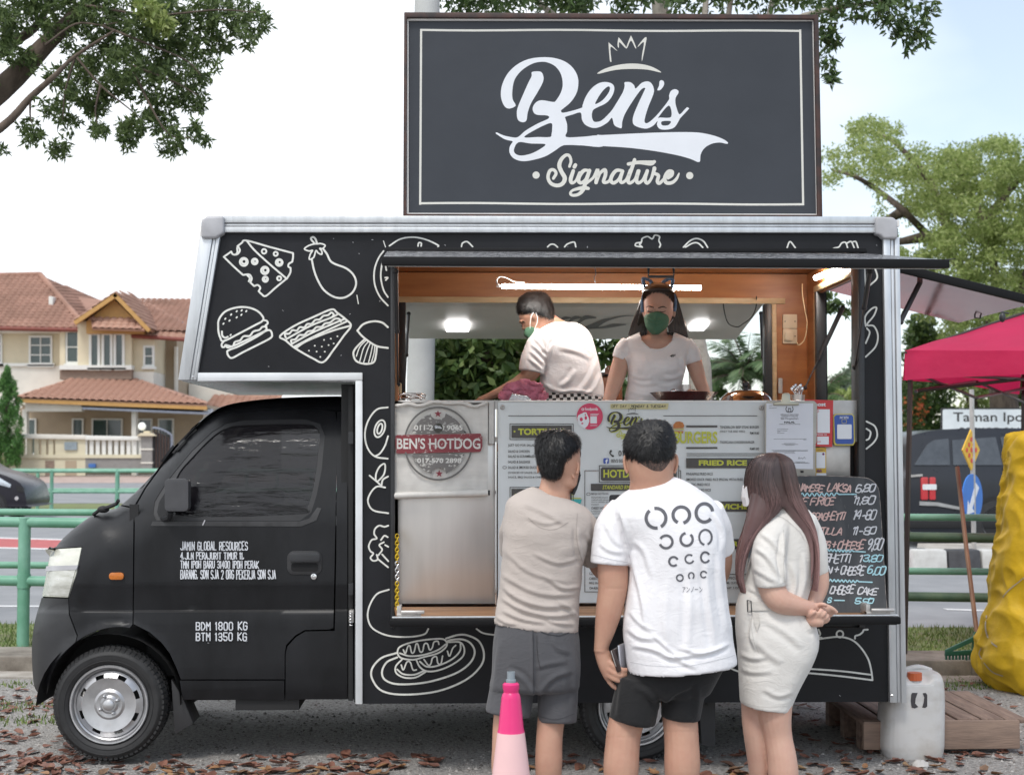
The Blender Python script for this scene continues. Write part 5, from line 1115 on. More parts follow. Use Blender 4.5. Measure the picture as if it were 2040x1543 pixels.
def turned(cx,cy):
 c0=at(cx,cy,YP)
 return lambda x,y,z:(c0.x+(x-c0.x)*math.cos(ca)-y*math.sin(ca),c0.y+(x-c0.x)*math.sin(ca)+y*math.cos(ca),z)
s_=sc(YP);blue=mat('road_sign_blue',(.02,.16,.55),.35,var=.05);yel=mat('road_sign_yellow',(.72,.42,.02),.4,var=.05)
c0=at(1937,990,YP);R0=47/s_
ft=turned(1937,990)
disc=B().prism([(c0.x+R0*math.cos(a),c0.z+R0*math.sin(a))for a in[2*math.pi*i/40 for i in range(40)]],-.008,.008,fr=ft).obj('blue_disc',blue,sp)
ar=[(-.28,-.72),(-.62,-.05-.3),(-.48,-.40),(.28,.62),(.52,.46),(-.22,-.58),(-.06,-.62)]
ar=[(.3,.62),(.62,.4),(-.1,-.46),(.12,-.62),(-.62,-.72),(-.52,-.12),(-.36,-.34)]
B().prism([(c0.x+R0*a,c0.z+R0*b_)for a,b_ in ar],-.012,-.0085,fr=ft).obj('white_arrow',white_print,disc)
c1=at(1934,896,YP);h1=41/s_;ft=turned(1934,896)
dm=B().prism([(c1.x,c1.z+h1),(c1.x-h1*1.0,c1.z),(c1.x,c1.z-h1),(c1.x+h1*1.0,c1.z)],-.008,.008,fr=ft).obj('yellow_diamond',yel,sp)
for i in range(-1,2):
 for j in range(-1,2):
  u,v=(i+j)*.26*h1,(i-j)*.26*h1;B().prism([(c1.x+u+.12*h1*math.cos(a),c1.z+v+.12*h1*math.sin(a))for a in[2*math.pi*k/14 for k in range(14)]],-.012,-.0085,fr=ft).obj('red_dot',mat('reflector_red',(.6,.03,.02),.3),dm)
YB2=28.6
nbd=thing('street_name_board','white street name board with black lettering behind the large dark car','road sign',(at(1990,900,YB2).x,YB2,.1))
slab('board',rrect(1875,2210,812,905,5),YB2,YB2+.05,mat('board_black_edge',(.03,.03,.03)),nbd)
slab('white_face',rrect(1878,2207,815,902,4),YB2-.01,YB2-.002,mat('board_white',(.70,.74,.76),.45,var=.03),nbd)
b=B();reset();text(b,'Taman Ipoh Indah',1899,2135,821,845,YB2-.012,.012);text(b,'POSKOD 31400, IPOH',1912,2110,851,866,YB2-.012,.01);b.objs('board_lettering',ink,nbd);reset()
for x in(1905,2180):c_=at(x,900,YB2+.06);B().tube([(c_.x,c_.y,0),(c_.x,c_.y,at(x,815,YB2).z)],.05,8).obj('post',steel_dull,nbd)
# vehicles in the road
def car(name,label,Y,prof_,wins,wheels,paint,width,z0=0,far=1):
 root=thing(name,label,'car',(at(prof_[0][0],1000,Y).x,Y+width/2,0));P=xz([tuple(p)for p in cat(prof_,3)],Y)
 zt_=max(p[1]for p in P);
 def fr(x,y,z):
  t=max(0,(z-(zt_*.55))/(zt_*.45));k=.16*t**1.3*width/2*1.2
  return(x,Y+k if y<Y+.2 else Y+width-k,z)
 bm_b=B().prism(P,Y,Y+width)
 bm_b.v=[fr(*v)for v in bm_b.v];body_=bm_b.obj('body',paint,root,bevel=.07,seg=3)
 gm_=mat('car_window_glass',(.05,.055,.06),.08,spec=.9,var=.2)
 for w in wins:
  q=xz([tuple(p)for p in w],Y);b=B()
  b.prism(q,Y-.012,Y+.01);b.v=[(x,(Y+.16*max(0,(z-zt_*.55)/(zt_*.45))**1.3*width/2*1.2)+(y-Y)-.006,z)for x,y,z in b.v];b.obj('window',gm_,root)
  b=B().prism(q,Y+width,Y+width+.01);b.v=[(x,y-.16*max(0,(z-zt_*.55)/(zt_*.45))**1.3*width/2*1.2+.006,z)for x,y,z in b.v];b.obj('window',gm_,root)
 for cx,cy,r in wheels:
  c_=at(cx,cy,Y);rr=r/sc(Y)
  for sgn,yy in((1,Y-.02),(-1,Y+width+.02)):
   wt=B().lathe([(rr*.66,.0*sgn),(rr*.7,-.01*sgn),(rr*.96,-.0*sgn),(rr,.04*sgn),(rr,.2*sgn)],(c_.x,yy,rr),32,'Y',caps=False).obj('tyre',tyre_m,root,smooth='auto')
   b=B().lathe([(rr*.66,.0),(rr*.62,.02*sgn),(rr*.6,.05*sgn)],(c_.x,yy,rr),32,'Y',caps=False).lathe([(rr*.12,.0),(.001,-.005*sgn)],(c_.x,yy+.02*sgn,rr),12,'Y')
   for k in range(7):
    a=2*math.pi*k/7;d_=Vector((math.cos(a),0,math.sin(a)));e_=Vector((-math.sin(a),0,math.cos(a)));o_=Vector((c_.x,yy+.025*sgn,rr))
    b.hexa([o_+d_*.1*rr+e_*.06*rr,o_+d_*.63*rr+e_*.05*rr,o_+d_*.63*rr-e_*.05*rr,o_+d_*.1*rr-e_*.06*rr]+[q_+Vector((0,.02*sgn,0))for q_ in(o_+d_*.1*rr+e_*.06*rr,o_+d_*.63*rr+e_*.05*rr,o_+d_*.63*rr-e_*.05*rr,o_+d_*.1*rr-e_*.06*rr)])
   b.obj('rim',rim_m,root)
   B().lathe([(rr*1.12,0),(rr*.1,0)],(c_.x,yy+.012*sgn,rr*1.02),28,'Y',caps=False).obj('wheel_arch',dark,root)
 return root,body_
navy=mat('dark_slate_car_paint',(.018,.021,.028),.3,coat=.15,spec=.35,var=.05)
YV=14.9
suv,sb_=car('large_suv','large dark slate off-road estate car driving past behind the railing',YV,[(1807,1050),(1805,990),(1808,955),(1813,930),(1812,893),(1816,873),(1828,865),(1875,856),(1960,852),(2080,854),(2150,866),(2215,925),(2380,945),(2425,970),(2432,1050),(2400,1062),(1820,1062)],[[(1822,926),(1852,884),(1866,876),(1895,873),(1894,926)],[(1900,926),(1902,876),(1990,870),(1998,926)],[(2006,926),(1999,870),(2080,868),(2135,880),(2175,926)]],[(1987,1040,48),(2330,1040,48)],navy,1.95)
tl=mat('tail_lamp_red',(.5,.03,.04),.2,coat=.6);
for px_,w_ in((1835,14),(1852,12)):slab('tail_lamp',rrect(px_,px_+w_,950,995,3),YV-.03,YV+.02,tl,suv,bevel=.01)
slab('tail_lamp_chrome',rrect(1838,1866,964,975,2),YV-.036,YV-.031,white_alu,suv)
slab('side_trim',[(1832,998),(1868,1000),(1925,1012),(1924,1017),(1866,1007),(1832,1006)],YV-.02,YV+.02,mat('car_silver_trim',(.45,.45,.46),.3,metal=.7),suv)
slab('window_trim',[(1806,946),(1838,944),(1838,948),(1806,951)],YV-.02,YV+.02,steel_dull,suv)
slab('door_line',[(2000,930),(2002,930),(2002,1050),(2000,1050)],YV-.014,YV+.02,dark,suv)
slab('side_mirror',rrect(2185,2210,905,925,5),YV-.25,YV-.02,navy,suv,bevel=.03)
slab('lower_cladding',[(1806,1032),(2430,1032),(2430,1052),(1808,1052)],YV-.018,YV+.01,dark,suv,bevel=.01)
YD=24
bk=mat('black_purple_car_paint',(.012,.011,.018),.3,coat=.1,spec=.3,var=.05)
sedan,_=car('black_sedan','black saloon car entering at the left edge behind the railing',YD,[(-355,1008),(-360,965),(-335,930),(-270,922),(-225,892),(-155,884),(-95,892),(-42,930),(8,946),(40,962),(50,985),(51,1006),(28,1010),(-335,1012)],[[(-257,925),(-220,898),(-165,892),(-163,926)],[(-155,926),(-157,892),(-101,898),(-61,926)]],[(-16,1000,27),(-280,1000,27)],bk,1.75)
slab('headlight',[(-25,944),(-5,949),(22,965),(20,971),(-8,964),(-24,954)],YD-.03,YD+.05,mat('car_headlight',(.6,.65,.7),.12,metal=.3),sedan,bevel=.01)
slab('front_grille',[(32,966),(46,970),(48,980),(34,978)],YD-.02,YD+.05,dark,sedan);slab('fog_lamp',circ(33,992,4,12),YD-.03,YD+.05,chrome,sedan)
slab('number_plate',rrect(51,52.5,985,996,.5),YD+.3,YD+1.0,white_panel,sedan)
# people
def proj(A_):
 d=(np.asarray(A_)-np.array(CAM))@np.array(RM);return np.stack([1020-F*d[:,0]/d[:,2],771.5+F*d[:,1]/d[:,2]],1)
def verts(me):a=np.empty(len(me.vertices)*3,np.float32);me.vertices.foreach_get('co',a);return a.reshape(-1,3).astype(float)
def norms(me):a=np.empty(len(me.vertices)*3,np.float32);me.vertices.foreach_get('normal',a);return a.reshape(-1,3).astype(float)
def setv(me,V):me.vertices.foreach_set('co',np.asarray(V,np.float32).ravel());me.update()
def organic(b,vox=.006,sm=6,fac=.5):
 """joins the overlapping solids of b into one continuous skin"""
 me=bpy.data.meshes.new('tmp');me.from_pydata(b.v,[],b.f)
 bm=bmesh.new();bm.from_mesh(me);bmesh.ops.recalc_face_normals(bm,faces=bm.faces);bm.to_mesh(me);bm.free()
 o=bpy.data.objects.new('tmp',me);C.objects.link(o);m=o.modifiers.new('r','REMESH');m.mode='VOXEL';m.voxel_size=vox
 if sm:s_=o.modifiers.new('s','SMOOTH');s_.factor=fac;s_.iterations=sm
 dg=bpy.context.evaluated_depsgraph_get();r=bpy.data.meshes.new_from_object(o.evaluated_get(dg));bpy.data.objects.remove(o);bpy.data.meshes.remove(me)
 r.polygons.foreach_set('use_smooth',[True]*len(r.polygons));r.update();return r
def rowsolid(b,rows,Y,n=40,e=2.3,m=3):
 """solid whose outline is measured row by row: (y, left, right, depth to camera, depth away, tilt, dy)"""
 rows=[tuple(r)+(0,)*(7-len(r))for r in rows];R_=cat(rows,m);vs=[]
 for y,l,r,df,db,tl_,dy in R_:
  c0=at((l+r)/2,y,Y+dy);hw=max(.002,(r-l)/2/sc(Y+dy))
  for j in range(n):
   a=2*math.pi*j/n;ca,sa=math.cos(a),math.sin(a);k=(abs(ca)**e+abs(sa)**e)**(-1/e)
   vs.append((c0.x+hw*ca*k,c0.y+(db if sa>0 else df)*sa*k,c0.z-tl_*ca*k/sc(Y)))
 N_=len(R_);b.add(vs,[(i*n+j,(i+1)*n+j,(i+1)*n+(j+1)%n,i*n+(j+1)%n)for i in range(N_-1)for j in range(n)]+[tuple(range(n)),tuple((N_-1)*n+j for j in range(n))[::-1]])
def limb3(b,P,Y,n=18,open_end=0,m=4,flat=1.0):
 Q=cat(P,m);pts=[tuple(at(p[0],p[1],Y+p[2]))for p in Q];rr=[p[3]/sc(Y+p[2])for p in Q]
 if open_end:
  d=(Vector(pts[-1])-Vector(pts[-2])).normalized();r=rr[-1];e_=Vector(pts[-1])
  pts+=[tuple(e_+d*.001),tuple(e_-d*open_end)];rr+=[r-.009,r-.011]
 b.tube(pts,rr,n,flat=flat)
def fold(me,folds,fine=.0012,sc_=(9,9,9),seed=0,mid=.0):
 V=verts(me);N=norms(me);P=proj(V);D=np.zeros(len(V));front=np.clip(-N[:,1]*2+.3,0,1)
 for pts,w,dep in folds:
  A_=np.array([tuple(p)[:2]for p in cat(pts,5)]);a,c_=A_[:-1],A_[1:];ab=c_-a;L2=(ab**2).sum(1)+1e-9
  msk=(P[:,0]>A_[:,0].min()-4*w)&(P[:,0]<A_[:,0].max()+4*w)&(P[:,1]>A_[:,1].min()-4*w)&(P[:,1]<A_[:,1].max()+4*w);I=np.where(msk)[0]
  if not len(I):continue
  q=P[I];tt=((q[:,None]-a)*ab).sum(2)/L2;t=np.clip(tt,0,1);dv=q[:,None]-(a+ab*t[...,None]);dd=np.hypot(dv[...,0],dv[...,1]);k=dd.argmin(1);ii=np.arange(len(I))
  sg_=np.sign(ab[k,0]*dv[ii,k,1]-ab[k,1]*dv[ii,k,0]);s_=dd[ii,k]*sg_;u=(k+t[ii,k])/len(a)
  D[I]+=dep*(np.exp(-(s_/w)**2)-.75*np.exp(-((s_-1.7*w)/w)**2))*(1-(2*u-1)**4)*front[I]
 if fine or mid:
  for i in range(len(V)):
   p=V[i];D[i]+=fine*noise.noise(Vector((p[0]*sc_[0]+seed,p[1]*sc_[1],p[2]*sc_[2])))*2
   if mid:D[i]+=mid*(1-2*abs(noise.noise(Vector((p[0]*sc_[0]*.45+5+seed,p[1]*4,p[2]*sc_[2]*.45)))))
 setv(me,V+N*D[:,None]);return me
def trim(me,cx,cy,rx,ry,ymax=None):
 """opens a neckline: removes the camera-side faces inside an ellipse and snaps the rim to it"""
 bm=bmesh.new();bm.from_mesh(me);P=proj([v.co[:]for v in bm.verts]);bm.verts.ensure_lookup_table()
 kill=[v for v,p in zip(bm.verts,P)if((p[0]-cx)/rx)**2+((p[1]-cy)/ry)**2<1 and(ymax is None or v.co.y<ymax)]
 near={v.index for v in kill};rim={e.other_vert(v)for v in kill for e in v.link_edges if e.other_vert(v).index not in near}
 for v in rim:
  p=proj([v.co[:]])[0];u=np.array([(p[0]-cx)/rx,(p[1]-cy)/ry]);k=1/(np.hypot(*u)+1e-9)
  if .8<k<1:q=at(cx+u[0]*k*rx,cy+u[1]*k*ry,v.co.y);v.co=q
 bmesh.ops.delete(bm,geom=kill,context='VERTS');bm.to_mesh(me);bm.free();return me
def bvh_of(me):return BVHTree.FromPolygons([v.co[:]for v in me.vertices],[tuple(p.vertices)for p in me.polygons])
def on(bvh,lift=.0015):
 def f(x,y,z):
  d=(Vector((x,y,z))-CAM).normalized();h=bvh.ray_cast(CAM,d)
  if h[0]is None:return(x,y,z)
  n=h[1]if h[1].y<0 else-h[1];return tuple(h[0]+n*lift)
 return f
skin=mat('warm_skin',(.53,.315,.225),.48,col2=(.47,.25,.18),vs_=14,ramp=(.3,.8),sss=.12,bump=.06,bs=220,dist=.002,spec=.35)
skin2=mat('fair_skin',(.62,.40,.31),.46,col2=(.56,.32,.25),vs_=13,ramp=(.3,.8),sss=.12,bump=.05,bs=220,dist=.002,spec=.35)
skin3=mat('tan_skin',(.40,.20,.12),.48,var=.05,vs_=9,sss=.1,bump=.06,bs=220,dist=.002,spec=.35)
hair_m=mat('black_hair',(.012,.011,.012),.38,island=[(.005,.005,.006),(.011,.0105,.011),(.022,.021,.022)],spec=.4)
hair_b=mat('black_hair_base',(.007,.0065,.007),.6)
def fab(name,col,**k):return mat(name,col,.85,var=.04,vs_=5,bump=.25,bs=420,dist=.0012,sheen=.12,wrinkle=13,spec=.25,**k)
white_f=fab('white_cotton',(.80,.79,.81));beige_f=fab('beige_grey_cotton',(.46,.405,.37));grey_f=fab('grey_shorts_cloth',(.085,.085,.092));black_f=fab('black_shorts_cloth',(.016,.016,.017));dress_f=fab('off_white_twill',(.70,.675,.64))
def person(label,px,Y):return thing('person',label,'person',(at(px,900,Y).x,Y,0),'customers queuing at the truck' if Y<0 else 'people working in the truck')
def hair_short(root,rows,Y,whorl,n=5200,L_=.026,down=.5,m=hair_m,base=hair_b,lift=.004,wd=.0011,fade=None,vox=.005):
 b=B();rowsolid(b,rows,Y,36,2.05);me=organic(b,vox,3);V=verts(me);N=norms(me);D=np.array([noise.noise(Vector((v[0]*60,v[1]*60,v[2]*25)))for v in V]);setv(me,V+N*(D*.003)[:,None])
 o=link_mesh('hair',me,root,None,base);me2=me;org=np.array(ORG[root.name]);V=verts(me2)+org;N=norms(me2);idx=RNG.integers(0,len(V),n);wh=np.array(at(whorl[0],whorl[1],Y))+np.array([0,whorl[2],0])
 P=V[idx];Nn=N[idx];d=P-wh;d/=np.linalg.norm(d,axis=1)[:,None];d[:,2]-=down*np.clip((wh[2]-P[:,2])/.08,-.3,1);d+=RNG.normal(size=d.shape)*.16;d-=Nn*(d*Nn).sum(1)[:,None];d/=np.linalg.norm(d,axis=1)[:,None]+1e-9
 Ls=(L_*RNG.uniform(.5,1.25,n))[:,None];S_=np.cross(d,Nn)*wd;rows_=[]
 for t,h in((0,.0),(.35,.8),(.7,1.0),(1,.9)):
  c_=P+d*Ls*t+Nn*lift*h*(RNG.uniform(.4,1.4,(n,1))+1.2*(RNG.random((n,1))<.05))*(1 if t else 0)-np.array([0,0,.1])*Ls*t*t*.5;rows_+=[c_-S_*(1-t*.8),c_+S_*(1-t*.8)]
 Vs=np.stack(rows_,1).reshape(-1,3);b0=8*np.arange(n)[:,None];Fq=np.concatenate([b0+[2*k,2*k+1,2*k+3,2*k+2]for k in range(3)],0)
 mesh_np('hair_strands',Vs,Fq,m,o if False else root,kind='stuff');return o
def curtain(b_list,rows,Y,n,amp=.004,seed=1,wd=.0009,inner=1.0):
 """long hair strands following measured rows (y, left, right, depth)"""
 R_=np.array(cat(rows,4));K_=len(R_);u=RNG.random(n);ph=RNG.uniform(0,6.3,n);fr_=RNG.uniform(1,3,n);dpt=RNG.uniform(.75,1.03,n);endk=RNG.uniform(.82,1.0,n);out=[]
 for k in range(K_):
  t=k/(K_-1);y,l,r,dd=R_[k][:4];uu=np.clip(u+.04*np.sin(ph+fr_*t*5),0,1);s_=sc(Y)
  c_=at((l+r)/2,y,Y);hw=(r-l)/2/s_;x=c_.x+(2*uu-1)*hw;yy=Y-np.sqrt(np.clip(1-(2*uu-1)**2,0,1))*dd*dpt-.001
  out.append(np.stack([x,yy,np.full(n,c_.z)+.002*np.sin(ph*3)],1))
 for i in range(n):pass
 rows_=[]
 for k in range(K_):
  tp=np.clip((endk-k/(K_-1))*14,.15,1)[:,None]*wd;s_=np.array([1,0,0])*tp;rows_+=[out[k]-s_,out[k]+s_]
 Vs=np.stack(rows_,1).reshape(-1,3);b0=2*K_*np.arange(n)[:,None];Fq=np.concatenate([b0+[2*k,2*k+1,2*k+3,2*k+2]for k in range(K_-1)],0);return Vs,Fq
def hair_grad(name,top,tip,z0,z1,rough=.36):
 if name in MATS:return MATS[name]
 m=mat(name,top,rough,island=[tuple(c*.55 for c in top),top,tuple(min(1,c*1.7)for c in top)],spec=.6);t=m.node_tree;N=t.nodes
 bs_=N['Principled BSDF'];g=N.new('ShaderNodeNewGeometry');s_=N.new('ShaderNodeSeparateXYZ');r=N.new('ShaderNodeMapRange');mx_=N.new('ShaderNodeMix');mx_.data_type='RGBA';ml=N.new('ShaderNodeMix');ml.data_type='RGBA';ml.blend_type='MULTIPLY';ml.inputs[0].default_value=1
 r.inputs['From Min'].default_value=z0;r.inputs['From Max'].default_value=z1;old=bs_.inputs['Base Color'].links[0].from_socket
 t.links.new(g.outputs['Position'],s_.inputs[0]);t.links.new(s_.outputs['Z'],r.inputs['Value']);ratio=tuple(b_/a_ for a_,b_ in zip(top,tip))+(1,)
 mx_.inputs[6].default_value=(1,1,1,1);mx_.inputs[7].default_value=ratio;t.links.new(r.outputs[0],mx_.inputs[0]);t.links.new(old,ml.inputs[6]);t.links.new(mx_.outputs[2],ml.inputs[7]);t.links.new(ml.outputs[2],bs_.inputs['Base Color']);return m
def ear(b,px,py,Y,rx=5,rz=16,dy=0,ry=.014,tilt=.0):s_=sc(Y);b.ell(at(px,py,Y+dy),(rx/s_,ry,rz/s_),14,10)
def join(me,b):
 """adds fine pieces (ears, nails) to a finished skin"""
 bm=bmesh.new();bm.from_mesh(me);vs=[bm.verts.new(v)for v in b.v]
 for f in b.f:
  try:bm.faces.new([vs[i]for i in f]).smooth=True
  except ValueError:pass
 bm.to_mesh(me);bm.free();return me
def helix(b,pts,Y,dy,r):b.tube([tuple(v)for v in cat([tuple(at(x,y,Y+dy))for x,y in pts],4)],r/sc(Y),8)
def collar(root,me,pts,Y,m,r=1.7,lift=.0):f=on(bvh_of(me),lift);b=B();b.tube([f(*at(p[0],p[1],Y))for p in cat(pts,6)],r/sc(Y),8);return b.obj('collar',m,root,smooth=True)
def shoes(root,spots,Y,m):
 for px,dy in spots:c_=at(px,1500,Y);b=B();b.ell((c_.x,Y+dy+.05,.045),(.05,.14,.045),16,8).box(c_.x-.045,c_.x+.045,Y+dy-.08,Y+dy+.17,.0,.025);b.obj('shoe',m,root,bevel=.01)
 # man in the beige shirt
Y=-1.5;p1=person('man in beige T-shirt and grey shorts, seen from behind, leftmost in the queue',1075,Y)
b=B();s_=sc(Y)
rowsolid(b,[(862,1095,1125,.06,.05),(880,1072,1152,.085,.09),(905,1070,1156,.09,.10),(930,1076,1156,.08,.10),(950,1086,1154,.06,.10),(968,1102,1150,.05,.09),(978,1118,1144,.03,.05,0,.03)],Y)
limb3(b,[(1108,925,.0,30),(1107,955,.0,29),(1103,985,.0,34),(1095,1010,.01,50)],Y);ear(b,1145,935,Y,6.5,17,-.035,.012);ear(b,1072,932,Y,3,13,.0)
rowsolid(b,[(1000,1040,1140,.06,.06),(1030,1018,1160,.09,.08),(1150,1010,1145,.09,.09),(1240,1002,1140,.09,.09),(1370,1008,1128,.08,.08)],Y)
limb3(b,[(1150,1035,.02,24),(1170,1070,.05,23),(1184,1108,.10,20),(1198,1136,.15,17),(1207,1120,.22,15),(1211,1080,.30,12.5),(1211,1048,.34,11)],Y)
limb3(b,[(1209,1050,.34,11),(1207,1035,.34,13),(1208,1020,.34,11)],Y)
for q in([(1206,1036,.33,5),(1203,1018,.31,4.6),(1209,1006,.29,4)],[(1208,1040,.32,5),(1206,1026,.30,4.6),(1214,1018,.28,4)],[(1210,1046,.32,5),(1209,1036,.30,4.6),(1217,1030,.28,4)],[(1211,1052,.32,4.6),(1211,1045,.30,4),(1218,1041,.28,3.6)],[(1205,1045,.36,5.4),(1204,1024,.37,5),(1211,1008,.38,4.4)]):limb3(b,q,Y,10)
limb3(b,[(1024,1030,.05,22),(1022,1090,.15,20),(1035,1130,.24,17),(1090,1100,.38,14),(1150,1070,.42,12),(1190,1058,.40,11),(1215,1050,.37,10)],Y)
limb3(b,[(1018,1380,0,30),(1011,1440,-.01,29),(1008,1490,-.02,28),(1007,1530,-.02,28),(1009,1590,0,22),(1011,1650,.01,15),(1011,1688,.01,15)],Y)
limb3(b,[(1106,1380,0,29),(1097,1440,-.01,27),(1094,1480,-.02,26.5),(1093,1525,-.02,27),(1092,1590,0,21),(1091,1650,.01,14),(1091,1688,.01,14)],Y)
body=organic(b,.0055,5);b=B();helix(b,[(1144,953),(1139,942),(1137,928),(1142,918),(1149,919),(1152,930),(1149,944)],Y,-.055,2.6);b.ell(at(1145,933,Y-.05),(.010,.006,.026),12,8);link_mesh('body',join(body,b),p1,None,skin)
b=B();rowsolid(b,[(980,1062,1118,.045,.05,10),(986,1044,1134,.07,.07,9),(994,1022,1148,.085,.08,7),(1004,1010,1163,.1,.09,5),(1018,1005,1174,.115,.10,2),(1040,1003,1180,.125,.11),(1083,1002,1171,.13,.115),(1125,1000,1161,.125,.115),(1168,997,1156,.12,.115),(1205,991,1152,.12,.12,3),(1235,987,1151,.125,.125,7),(1248,985,1151,.127,.127,9),(1248.5,987,1149,.12,.12,9),(1225,992,1145,.11,.11,9)],Y,m=2)
limb3(b,[(1146,1022,0,24),(1163,1048,.02,30),(1174,1080,.06,30),(1184,1112,.10,29)],Y,open_end=.03)
limb3(b,[(1030,1020,.02,22),(1022,1060,.09,26),(1021,1100,.17,25)],Y,open_end=.03)
me=organic(b,.0055,4)
fold(me,[([(1003,1168),(1035,1192),(1085,1207),(1145,1204)],5,.009),([(998,1190),(1045,1215),(1100,1226),(1148,1220)],4.5,.009),([(996,1140),(1050,1172),(1100,1184),(1150,1180)],5,.006),([(1010,1100),(1060,1140),(1140,1160)],5,.004),([(1000,1215),(1040,1232),(1090,1240)],4,.007),([(1042,1002),(1085,1020),(1130,1046)],5,.004),([(1045,1028),(1085,1042),(1120,1036)],4,.004),([(1060,1100),(1110,1120),(1160,1110)],4,.005),([(1150,1050),(1152,1090),(1160,1125)],4,.008),([(1090,1150),(1120,1170),(1155,1168)],4,.007),([(1110,1195),(1135,1212),(1150,1235)],4,.007),([(1080,1228),(1110,1240),(1145,1243)],3.5,.006),([(1165,1060),(1180,1080),(1190,1090)],4,.005),([(990,1228),(1010,1240),(1030,1243)],3.5,.006)],.0016,(14,10,22),3,.0025)
bv=bvh_of(me);shirt1=link_mesh('shirt',me,p1,None,beige_f)
b=B();cfn=on(bv,.0012);reset();collar(p1,me,[(1046,986),(1062,984),(1085,987),(1108,993),(1130,1000)],Y,beige_f);b.stroke([(1052,1030),(1075,1050),(1105,1054),(1132,1040)],.9,Y,fr=cfn);b.stroke([(1150,1022),(1148,1060),(1152,1090),(1160,1118)],.9,Y,fr=cfn);b.obj('shirt_seam',fab('beige_seam',(.33,.29,.265)),p1,kind='stuff')
b=B();rowsolid(b,[(1228,994,1146,.115,.115,6),(1270,986,1152,.13,.125),(1320,981,1155,.135,.13),(1350,978,1153,.13,.13),(1368,976,1151,.12,.12),(1374,990,1140,.08,.08)],Y)
limb3(b,[(1022,1340,0,42),(1017,1385,0,43),(1012,1422,-.005,44)],Y,open_end=.04,flat=1.15);limb3(b,[(1112,1340,0,38),(1111,1395,0,38),(1110,1436,-.005,37.5)],Y,open_end=.04,flat=1.15)
me=organic(b,.006,4);fold(me,[([(1066,1245),(1068,1320),(1067,1390)],3.5,-.008),([(1066,1385),(1040,1350),(1010,1335)],5,.007),([(1070,1385),(1100,1350),(1140,1335)],5,.007),([(1000,1270),(992,1320),(985,1380)],6,.005),([(1140,1290),(1146,1350),(1142,1410)],6,.005),([(1065,1330),(1090,1322),(1130,1316)],5,.005),([(1030,1400),(1020,1370),(1010,1350)],6,.005),([(1100,1260),(1110,1290),(1140,1300)],5,.004)],.0015,(10,8,8),7,.003)
bv=bvh_of(me);link_mesh('shorts',me,p1,None,grey_f);b=B();cfn=on(bv,.002);b.stroke([(1073,1255),(1090,1262),(1115,1265),(1138,1257)],1.4,Y,fr=cfn);b.stroke([(1070,1265),(1071,1300),(1076,1330)],.9,Y,fr=cfn);b.stroke([(1061,1240),(1062,1300),(1063,1380)],.9,Y,fr=cfn);b.stroke([(1072,1425),(1108,1432),(1144,1420)],.8,Y,fr=cfn);b.obj('shorts_seam',fab('dark_seam',(.04,.04,.045)),p1,kind='stuff')
hair_short(p1,[(856,1098,1122,.03,.03),(859,1084,1136,.06,.06),(868,1073,1150,.09,.09),(882,1067,1156,.105,.105),(897,1066,1154,.11,.10),(910,1068,1146,.105,.08),(922,1071,1136,.10,.05),(936,1076,1128,.095,.03),(946,1080,1122,.088,.02),(950,1084,1117,.08,.01)],Y,(1108,872,-.02),6500,.024,.35)
b=B();limb3(b,[(1149,893,.01,7),(1153,903,.02,5),(1153,914,.03,3)],Y,10);o=b.obj('sideburn',hair_b,p1,smooth=True)
mk=mat('black_mask',(.015,.015,.016),.7);b=B()
for q in([(1142,920),(1137,935),(1141,955),(1144,968)],[(1148,919),(1153,935),(1155,944),(1150,964)]):b.tube([tuple(v)for v in cat([tuple(at(x,y,Y-.028))for x,y in q],4)],.0022,6)
b.prism(xz([(1150,946),(1156,944),(1154,955),(1149,972),(1143,985),(1140,984),(1143,968),(1147,958)],Y),Y-.03,Y+.08);b.obj('face_mask',mk,p1)
shoes(p1,((1011,0),(1091,0)),Y,dark)
ph=thing('black_phone','black smartphone showing a chat, held up by the man in beige','phone',tuple(at(1235,1040,Y+.30)))
slab('phone_body',rrect(1214,1256,985,1066,5),Y+.30,Y+.308,mat('phone_black',(.02,.02,.025),.25),ph,bevel=.002)
b=B();[fill(b,rrect(x0,x1,y0,y1,1.2),Y+.30)for x0,x1,y0,y1 in((1218,1250,999,1003),(1228,1252,1006,1011),(1218,1246,1014,1020),(1226,1252,1024,1030))];b.objs('chat_bubble',mat('chat_grey',(.3,.3,.33),.4,emit=(.5,.5,.55),es=.15),ph)
# man in the white shirt
Y=-1.55;p2_=person('stout man in white T-shirt with grey rings and black shorts, seen from behind',1320,Y);b=B();s_=sc(Y)
rowsolid(b,[(845,1275,1318,.05,.05),(865,1252,1338,.085,.09),(895,1248,1340,.10,.105),(925,1250,1341,.10,.11),(945,1253,1341,.095,.10),(965,1258,1338,.085,.10),(985,1262,1345,.08,.08)],Y)
limb3(b,[(1297,930,.0,42),(1299,955,.0,44),(1302,985,.01,52),(1310,1010,.02,66)],Y);ear(b,1251,924,Y,7,18,.0);ear(b,1342,921,Y,6.5,18,.0)
rowsolid(b,[(985,1265,1370,.07,.08),(1030,1225,1420,.11,.11),(1150,1268,1428,.13,.13),(1300,1270,1436,.13,.13),(1375,1268,1390,.10,.10)],Y)
limb3(b,[(1235,1045,0,26),(1221,1090,0,29),(1221,1135,0,31),(1221,1170,0,29.5),(1213,1215,0,26.5),(1205,1255,0,20.5),(1199,1282,0,15.5),(1197,1297,0,14.5)],Y)
limb3(b,[(1197,1292,0,14.5),(1204,1312,0,16.5),(1211,1332,0,16),(1216,1350,0,12)],Y,flat=.8)
